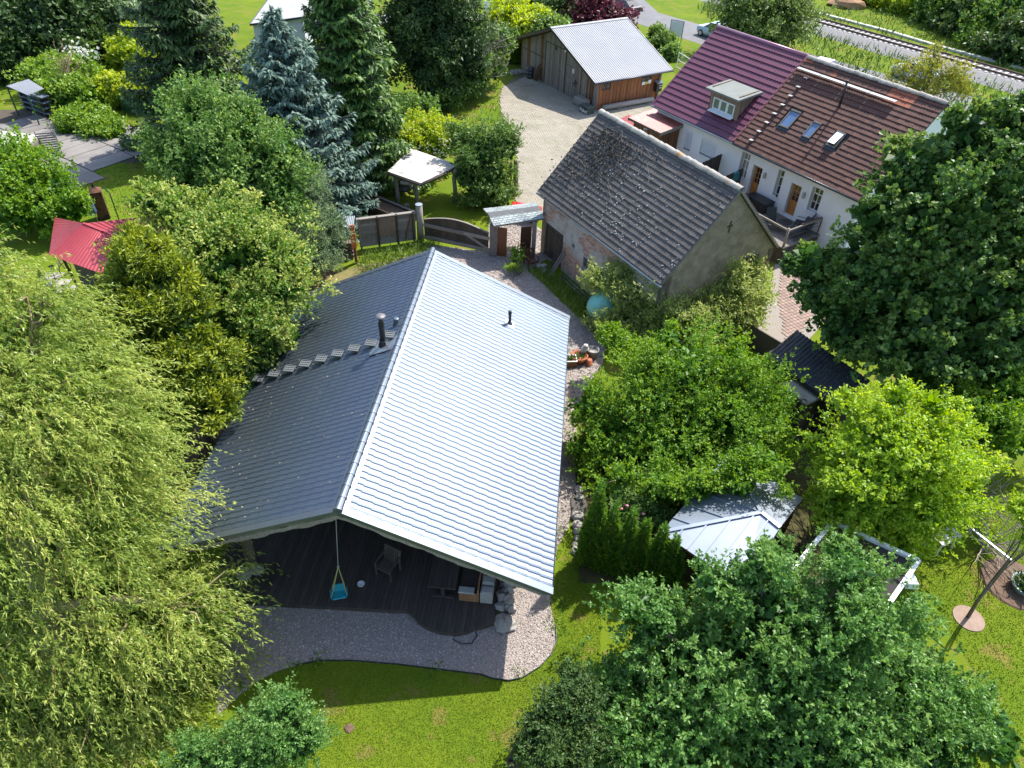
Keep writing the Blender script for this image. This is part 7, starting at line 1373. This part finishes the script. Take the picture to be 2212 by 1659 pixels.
twigs('dry_vine', 'patch of dry brown vine on top of the creeper thicket', 'vine', (atY(150,165,54)[0], 54), None, 1.6, 60, mat('dry_vine', (.30,.22,.14), (.22,.16,.10), 4, .9), 83, 5.6, None, .012)
tree('elder_bush', 'white flowering elder bush against the dark hedge', 'shrub', (atY(170,130,60)[0], 60), [lobe(165,115,60,30), lobe(185,125,59.5,24), lobe(150,130,60,22)], LF['shrub'], 84, 40, 14, 6, .26, .18, .05, fill=.2)
_w = np.array([atY(170+rng.normal(0, 17), 117+rng.normal(0, 13), 57.8) for i in range(110)]); V, Q = kites(_w, unit(rng, 110), norm(rng.normal(0, .5, (110, 3))+[0, -.5, .8]), .28, .26); _t = bpy.data.objects['elder_bush']; tag(link('blossom', amesh('blossom', V-np.array(_t.location), Q, LF['white'], np.repeat(rng.uniform(0, 1, 110), 4)), _t), kind='stuff')
Y = 58
for k in range(7): x, y = 215+k*21, 196-k*2.2; tree('light_hedge', ['leftmost light green hedge bush before the dark trees', 'second light green hedge bush from the left', 'third light green hedge bush from the left', 'light green hedge bush in the middle of the row', 'third light green hedge bush from the spruce', 'second light green hedge bush from the spruce', 'light green hedge bush nearest to the dark spruce'][k], 'hedge', G(x, y+38), [lobe(x, y, 54.5, 17, 1.2), lobe(x+4, y+20, 53.8, 17, 1.1)], LF['lime'], 85+k, 26, 14, 6, .24, .16, .04, 'light green hedge bushes', fill=.3)
tree('young_maple', 'young light green maple in front of the dark hedge', 'tree', (atY(290,150,61)[0], 61), [lobe(290,110,61,36), lobe(310,135,60,32), lobe(265,130,60.5,24), lobe(330,110,61.5,24), lobe(290,85,62,20)], LF['lime'], 93, 70, 16, 6, .28, .2, .08, fill=.2)
for k, (x, y, r, Y, mm_, lb) in enumerate(((40,40,85,64,'dark','dark tall hedge tree in the far left corner'),(120,70,80,62,'dark','dark tall tree beside the corner hedge tree'),(200,60,70,64,'dark','dark tall tree behind the white elder'),(20,130,60,60,'dark','dark hedge bush above the corrugated lean-to'),(250,25,60,66,'grey','greyish tree top above the dark hedge'),(270,60,50,68,'grey','greyish tree behind the young maple'),(350,40,50,72,'lime','light tree top behind the dark spruce'),(300,10,50,74,'dark','dark tree behind the greyish tree tops'))):
    c = atY(x, y, Y); tree('tall_tree', lb, 'tree', (c[0], c[1]), [lobe(x, y, Y, r, 1.1), lobe(x-.4*r, y+.7*r, Y-1, r*.7, 1.1), lobe(x+.4*r, y+.8*r, Y-1.2, r*.7, 1.1), lobe(x+.2*r, y-.6*r, Y+1.4, r*.6, 1.1)], LF[mm_] if mm_ != 'dark' else LF['spruced' if k % 2 else 'dark'], 100+k, 110, 14, 6, .40, .24, .25, 'tall trees at the back of the left garden', fill=.35, sprd=.26, up=.4)
# ---------------- behind the garage: hedge trees, thujas, purple shrub
for k, (x, y, r, Y, mm_, lb, nm) in enumerate(((1100,45,36,72,'lime','yellow green bush behind the bare grey tree','garden_bush'),(1150,60,34,70,'lime','yellow green bush above the garage roof end','garden_bush'),(1200,35,40,76,'dark','dark green tree between the bushes behind the garage','garden_tree'),(1190,75,26,68,'shrub','green bush directly behind the garage ridge','garden_bush'),(1140,15,34,80,'shrub','leafy tree at the top edge behind the yellow bushes','garden_tree'),(1280,35,62,76,'purple','large purple leaved shrub behind the garage','purple_shrub'),(1250,5,40,82,'purple','purple leaved tree top at the upper edge','purple_tree'))):
    c = atY(x, y, Y); tree(nm, lb, 'tree' if 'tree' in nm else 'shrub', (c[0], c[1]), [lobe(x, y, Y, r), lobe(x-.5*r, y+.5*r, Y-.8, r*.7), lobe(x+.5*r, y+.45*r, Y-.8, r*.7)], LF[mm_], 110+k, 70, 16, 6, .32, .22, .1, fill=.3)
for k in range(4): x, y = 1103+k*9, 98+k*4; g = atY(x, y, 69); thuja('slim_thuja', ['leftmost slim thuja behind the garage', 'second slim thuja behind the garage', 'third slim thuja behind the garage', 'slim thuja nearest to the garage roof'][k], (g[0], 69), [(g[0], 69, 3.0+.2*k, .5)], LF['arb'], 118+k, 700, .3, .12, 'slim thujas behind the garage')
for k, (x, y, r) in enumerate(((1432,98,18),(1420,80,15),(1450,120,14))): g = at(x, y+8); tree('hedge_bush', ['flowering bush at the mesh fence corner', 'small bush on the grass verge below the road', 'low pale bush behind the garage eave'][k], 'shrub', (g[0], g[1]), [lobe(x, y, g[1], r)], LF['shrub' if k != 2 else 'apple'], 122+k, 26, 12, 6, .24, .17, .04, fill=.3)
# ---------------- birch, juniper, woods beyond the railway
Y = 75
tree('birch_tree', 'drooping birch with white trunk behind the purple roof', 'tree', (atY(1685,105,Y)[0], Y), [lobe(1650,30,Y,70,1.0), lobe(1600,50,Y-.3,45,1.1), lobe(1700,50,Y-.2,50,1.1), lobe(1650,80,Y-.6,50), lobe(1670,-40,Y+1.5,70), lobe(1590,10,Y+.4,50), lobe(1720,10,Y+.4,45)], LF['birch'], 130, 170, 18, 6, .28, .16, .2, bark=mat('birch_bark', (.62,.60,.57), (.40,.38,.36), 3, .8, c3=(.06,.055,.05), scale3=4, thr3=.66), up=-.5, out=.4, fill=.12, low=-.6, sprd=.3)
Y = 60.5
tree('yellow_juniper', 'sparse yellowish juniper behind the brown roof end', 'conifer', (atY(2010,215,Y)[0], Y), [lobe(1990,170,Y,42), lobe(2040,160,Y,36), lobe(2020,120,Y+.5,24), lobe(1960,185,Y-.3,30), lobe(2060,190,Y-.3,32), lobe(2010,205,Y-.6,40), lobe(1940,160,Y,18), lobe(2020,95,Y+.8,12)], leafmat('juniper_needle', (.045,.08,.014), (.42,.40,.05), .3, .5, mid=(.16,.19,.022)), 131, 70, 12, 6, .28, .11, .14, sprd=.3, fill=.0, nbr=60, radial=(.3, 1.2))
spots = [(1790,-10,40,104),(1850,-20,50,106),(1900,0,36,100),(1945,15,40,97),(1990,10,48,96),(2040,25,60,92),(2100,50,70,87),(2170,70,75,82),(2215,110,70,77),(2130,-20,60,98),(2200,0,70,92),(2060,-30,60,100),(1970,-40,55,106),(2260,60,70,84)]
for k, (x, y, r, Y) in enumerate(spots):
    c = atY(x, y, Y); tree('woodland_tree', ['leftmost light woodland tree over the earth mound','woodland tree top above the cable trough','small light young tree beyond the railway','bright round woodland tree in the sun','bright woodland tree beside the leaning trunk','dark woodland tree with leaning grey trunk','broad dark woodland tree above the track','large shaded woodland tree near the right edge','dark woodland tree at the right edge by the track','hazy light tree top in the right upper woods','pale tree top in the upper right corner','woodland tree behind the leaning trunk','woodland tree top at the upper edge left of the pale tops','outermost woodland tree at the right edge of the woods'][k], 'tree', (c[0], c[1]), [lobe(x, y, Y, r), lobe(x-.5*r, y+.5*r, Y-1, r*.66), lobe(x+.5*r, y+.55*r, Y-1, r*.66), lobe(x, y-.5*r, Y+1.5, r*.6)], LF['lime' if k in (0, 2, 3, 4) else ('birch' if k in (9, 10) else 'wood' if k % 2 else 'dark')], 140+k, 90, 16, 6, .42, .28, .2, 'woodland trees beyond the railway', fill=.35)
# ---------------- low shrubs near the camera
Y = 7.9
tree('green_shrub', 'fresh green shrub at the bottom edge beside the willow', 'shrub', (-5.6, 7.8), [lobe(600,1570,Y,75), lobe(560,1620,Y-.4,75), lobe(650,1600,Y-.2,55), lobe(500,1640,Y-.6,60), lobe(620,1520,Y+.3,35), lobe(420,1640,Y-.6,50)], LF['near'], 160, 130, 22, 9, .075, .04, .04, fill=.2)
tree('rhododendron', 'dark rhododendron at the foot of the near tree', 'shrub', (1.9, 8.2), [lobe(1190,1560,8.2,60), lobe(1240,1530,8.5,55), lobe(1180,1610,7.8,62), lobe(1250,1600,8,60), lobe(1240,1490,8.9,38)], LF['dark'], 161, 110, 20, 9, .10, .045, .04, fill=.25)
tree('ground_bush', 'low leafy bush between gravel and hornbeam beside the pots', 'shrub', G(1330, 745), [lobe(1330,735,24.2,28,.6), lobe(1350,755,23.5,30,.6), lobe(1310,725,24.6,18,.6)], LF['horn'], 162, 50, 14, 7, .12, .08, .03, fill=.2)
t = tree('shaded_bush', 'shaded bush in the dark corner under the maple', 'shrub', G(2140, 960), [lobe(2100,900,19,60), lobe(2170,930,18.3,70), lobe(2200,860,19.5,60)], LF['horn'], 163, 90, 16, 7, .16, .1, .05, fill=.2)
tree('young_tree', 'young tree cut by the right edge above the blue bowl', 'tree', (atY(2240,1150,13)[0], 13), [lobe(2225,1110,13.2,32), lobe(2240,1170,12.8,32)], LF['bright'], 164, 40, 14, 8, .11, .07, .05, fill=.1)
tree('hedge_under', 'dark evergreen bush along the hedge foot beside the house', 'shrub', G(500, 880), [lobe(500,860,19.3,40,.7), lobe(530,820,20,36,.7), lobe(560,770,21,32,.7)], LF['shrub'], 165, 60, 16, 7, .13, .08, .03, fill=.25)
# ---------------- dead branches on the right
twigs('dead_shrub', 'bare pale dead shrub between pavilion and cabin', 'shrub', G(1755, 1195), None, 2.3, 30, mat('dead_twig', (.33,.28,.22), (.24,.20,.16), 4, .9), 170, 1.0, None, .018)
tw_ = twigs('dead_branch', 'bare grey branch leaning over the right lawn', 'branch', G(2095, 1090), None, 2.6, 26, mat('dead_twig', (0,0,0)), 171, 1.2, None, .014, rise=.5)
twigs('dead_branch', 'bare twiggy branch above the clothes line post', 'branch', G(2120, 1190), None, 2.0, 26, mat('dead_twig', (0,0,0)), 172, 1.0, None, .012, rise=.5)
solo(MB().tube([(0, 0, .02), (.3, .1, .5), (.1, .2, .62)], [.16, .14, .1], 9), 'tree_stump', mat('grey_stump', (.22,.19,.16), (.14,.115,.09), 4, .9, bump=.6), 'weathered tree stump behind the dark roof corner', 'stump', (*G(688, 633), 0))
# ---------------- weeping willow
rg = np.random.default_rng(200); Y = 12.0
wl = np.array([lobe(40,750,Y+3.4,140), lobe(130,890,Y+2.0,175), lobe(40,1050,Y+.6,220), lobe(210,1120,Y+.4,175), lobe(140,1300,Y-1.0,210), lobe(310,1330,Y-1.2,155), lobe(40,1480,Y-2.3,210), lobe(230,1520,Y-2.6,175), lobe(370,1440,Y-2.0,110), lobe(-50,630,Y+4.6,110), lobe(255,950,Y+1.6,100), lobe(420,1320,Y-1.3,85), lobe(90,665,Y+4.0,62), lobe(-60,900,Y+2.2,200), lobe(-60,1300,Y-1,230)])
wb = np.array([-12.2, 9.6, 0]); Wt = thing('weeping_willow', 'large wind swept weeping willow filling the left side', 'tree', tuple(wb))
w = wl[:, 3]**2; w /= w.sum(); ns = 6400; bi = rg.choice(len(wl), ns, p=w); d = unit(rg, ns); d[:, 2] = np.abs(d[:, 2])*.9+.05; d = norm(d+np.array([.25, -.1, 0])); s0 = wl[bi, :3]+d*wl[bi, 3:]*rg.uniform(.55, 1.02, ns)[:, None]
q = np.linalg.norm((s0[:, None]-wl[None, :, :3])/wl[None, :, 3:], axis=2); q[np.arange(ns), bi] = 9; ok = q.min(1) > .55; s0, d, bi = s0[ok], d[ok], bi[ok]; ns = len(s0)
# clump strands so that some hang together and gaps stay open
cl = rg.choice(ns, 260); ci = np.argmin(((s0[:, None, :]-s0[None, cl, :])**2).sum(2), 1); s0 = s0*.58+s0[cl][ci]*.42
wind = np.array([.85, -.22, .0]); v0 = norm(d*.75+wind*.8+np.array([0, 0, .12])+rg.normal(0, .22, (ns, 3)))
LN = rg.uniform(.7, 2.0, ns); K = 12; tt_ = np.linspace(0, 1, K)[None, :, None]
sw = rg.normal(0, .10, (ns, 1, 3)); path = s0[:, None, :]+v0[:, None, :]*(tt_*LN[:, None, None])+np.array([.14, -.05, -.55])*(tt_**2*LN[:, None, None]*rg.uniform(.35, 1.15, ns)[:, None, None])+sw*np.sin(tt_*5+rg.uniform(0, 6, (ns, 1, 1)))
path[:, :, 2] = np.maximum(path[:, :, 2], .25)
tint_s = rg.uniform(0, 1, ns)
nl = 25; ti = rg.uniform(.06, 1, (ns, nl)); idx = ti*(K-1); i0 = np.clip(idx.astype(int), 0, K-2); fr = (idx-i0)[..., None]; ar = np.arange(ns)[:, None]
P = path[ar, i0]*(1-fr)+path[ar, i0+1]*fr; T = norm(path[ar, i0+1]-path[ar, i0]); P = P.reshape(-1, 3); T = T.reshape(-1, 3); m = len(P)
D = norm(T*.85+rg.normal(0, .5, (m, 3))+np.array([.18, 0, -.22])); N = norm(np.array([0, .0, 1.])+rg.normal(0, .55, (m, 3)))
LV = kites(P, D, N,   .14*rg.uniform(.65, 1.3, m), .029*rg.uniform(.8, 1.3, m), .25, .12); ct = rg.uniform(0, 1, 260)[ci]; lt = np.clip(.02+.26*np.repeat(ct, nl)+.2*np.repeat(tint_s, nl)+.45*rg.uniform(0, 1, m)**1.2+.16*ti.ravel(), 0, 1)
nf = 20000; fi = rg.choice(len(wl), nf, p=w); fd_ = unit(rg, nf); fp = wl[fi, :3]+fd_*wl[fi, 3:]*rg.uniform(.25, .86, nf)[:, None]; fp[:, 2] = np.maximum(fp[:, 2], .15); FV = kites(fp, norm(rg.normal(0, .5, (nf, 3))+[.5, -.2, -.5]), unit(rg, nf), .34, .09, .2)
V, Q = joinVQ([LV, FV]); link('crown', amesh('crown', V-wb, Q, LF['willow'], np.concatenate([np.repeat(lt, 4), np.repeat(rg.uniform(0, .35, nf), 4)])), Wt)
sel = rg.choice(ns, min(ns, 1500), replace=False); pp_ = path[sel]; side = norm(np.cross(np.gradient(pp_, axis=1), np.array([0, .6, .8])))*(.0065*(1.15-tt_)); A = pp_-side; B = pp_+side; n_ = len(sel); V = np.stack([A, B], 2).reshape(n_, K*2, 3); V[:, 1::2, 2] += .003
k = np.arange(K-1); fq = np.stack([2*k, 2*k+1, 2*k+3, 2*k+2], 1); Q = (fq[None]+np.arange(n_)[:, None, None]*K*2).reshape(-1, 4)
link('twigs', amesh('twigs', V.reshape(-1, 3)-wb, Q, tintmat('willow_twig', [(.20,.16,.045),(.38,.30,.08)], .6), np.repeat(rg.uniform(0, 1, n_), K*2)), Wt)
mb = MB(); mb.tube([(0, 0, -.1), (.1, .2, 1.5), (.2, .5, 3.2)], [.5, .42, .36], 12)
for l in wl:
    e = Vector(l[:3])-Vector(wb); st = Vector((.2, .5, 3.0)); mid = st+(e-st)*.5+Vector((0, 0, .5)); top_ = e+Vector((l[3]*.5, -.1, l[5]*.9)); mb.tube([st, mid, e+Vector((0, 0, l[5]*.3)), top_], [.2, .13, .07, .02], 7, False)
    for j in range(4): a = rg.uniform(0, 6.28); tip = e+Vector((l[3]*.9*math.cos(a)+.3, l[3]*.9*math.sin(a), l[5]*rg.uniform(.2, 1.0))); mb.tube([mid+(e-mid)*.6, e+(tip-e)*.5+Vector((0, 0, .25)), tip], [.06, .035, .012], 5, False)
part(mb, 'trunk', mat('willow_bark', (.20,.17,.075), (.28,.235,.11), 4, .85, bump=.4), Wt, smooth=True)
# ================================================================ GRASS
M_blade = tintmat('grass_blade', [(.055,.12,.008),(.10,.175,.010),(.145,.205,.014),(.20,.21,.035)], .7, .2)
M_tall = tintmat('tall_grass_blade', [(.06,.12,.016),(.12,.20,.026),(.19,.26,.04)], .6, .3)
def grass(name, label, poly, dens, h, wd, m, excl=(), lean=.5, z=0.0, clump=0):
    p = sample(poly, dens)
    for e in excl: p = p[~inpoly(p[:, 0], p[:, 1], e)]
    n = len(p); f = np.array([mnoise.noise((a*.45, b*.45, 5.0)) for a, b in p]) if clump else np.zeros(n)
    if clump: k = rng.uniform(-.55, .55, n) < f+clump*.3; p, f = p[k], f[k]; n = len(p)
    P = np.c_[p, np.full(n, z)]; D = norm(rng.normal(0, lean, (n, 3))*[1, 1, .1]+[0, 0, 1]); N = norm(rng.normal(0, 1, (n, 3))*[1, 1, .2])
    V, Q = kites(P, D, N, h*rng.uniform(.55, 1.35, n)*(1+f*.5), wd*rng.uniform(.7, 1.3, n), .2, .25)
    return tag(link(name, amesh(name, V, Q, m, np.repeat(np.clip(rng.normal(.45, .22, n)+f*.5, 0, 1), 4))), label, 'grass', kind='stuff')
lawn = PX((480,1659),(500,1540),(560,1470),(640,1430),(860,1430),(1100,1465),(1180,1430),(1200,1380),(1188,1300),(1230,1150),(1260,1260),(1300,1300),(1290,1659))
grass('lawn_grass', 'short mown lawn in front of the gravel', lawn, 1500, .05, .013, M_blade, (gravel_poly,), .7)
grass('lawn_grass', 'mown lawn along the right edge', PX((1960,1150),(2212,1000),(2212,1659),(2060,1659),(2130,1500),(1990,1260)), 800, .035, .022, M_blade, (), .7)
grass('tall_grass', 'tall grass strip along the barn wall', PX((1140,590),(1175,585),(1215,610),(1250,628),(1300,655),(1300,740),(1265,705),(1215,655),(1170,612)), 130, .55, .03, M_tall, (), .55)
grass('tall_grass', 'tall weeds along the foot of the plank fence', PX((775,600),(775,560),(840,545),(900,525),(945,520),(960,535),(915,548),(860,585),(800,605)), 110, .55, .035, M_tall, (), .6)
grass('meadow_grass', 'long meadow grass between house and railway', PX((1500,30),(1560,60),(1680,120),(1760,150),(1960,220),(2080,250),(2260,330),(2260,215),(2100,170),(1900,110),(1760,70),(1560,-20)), 7.5, .75, .11, M_tall, (), .45, 0, .8)
grass('meadow_grass', 'rough grass strip beyond the railway track', PX((1755,50),(1755,20),(1900,20),(2000,60),(2212,120),(2300,150),(2300,200),(2212,166),(2000,108)), 6, .6, .1, M_tall, (), .5, 0, .8)
grass('verge_grass', 'rough grass verge between courtyard and conifer', PX((960,235),(1010,200),(1070,160),(1086,185),(1078,215),(1110,290),(1110,330),(1080,270),(1000,270)), 14, .4, .06, M_tall, (), .6, 0, .6)
grass('lawn_grass', 'mown lawn of the left garden', PX((150,410),(215,366),(250,352),(345,350),(340,470),(200,470),(120,480)), 45, .07, .06, M_blade, (), .9)
grass('lawn_grass', 'mown lawn beyond the creeper mound', PX((225,240),(345,225),(345,300),(270,285),(230,262)), 40, .07, .07, M_blade, (), .9)
grass('earth_litter', 'dry litter and weeds on the earth strip by the house', PX((380,1040),(430,900),(520,780),(600,680),(640,640),(640,660),(560,800),(450,1000),(420,1080)), 60, .12, .03, tintmat('dry_litter', [(.20,.11,.06),(.14,.09,.05),(.09,.12,.03)]), (), 1.6)
for (x, y, n_, h_) in ((1085,1325,26,.16),(1208,1305,40,.14),(1200,1350,30,.16),(690,1428,30,.13),(800,1308,18,.12),(1125,1455,22,.13),(520,1480,50,.18),(900,1325,10,.1)):
    pass
wp = np.concatenate([np.c_[rng.normal(0, .16, (n_, 2))+np.array(G(x, y)), np.full(n_, .02)] for (x, y, n_) in ((1085,1325,50),(1208,1305,80),(1200,1350,60),(690,1428,60),(800,1308,40),(1125,1455,40),(520,1480,90),(640,1436,40),(940,1444,30),(1195,1195,70),(1215,1150,60))])
V, Q = kites(wp, norm(rng.normal(0, .8, (len(wp), 3))+[0, 0, .8]), norm(rng.normal(0, .5, (len(wp), 3))+[0, 0, 1]), rng.uniform(.06, .17, len(wp)), .04)
tag(link('weeds', amesh('weeds', V, Q, LF['ivy'], np.repeat(rng.uniform(0, 1, len(wp)), 4))), 'small green weeds sprouting at the gravel edges', 'weeds', kind='stuff')
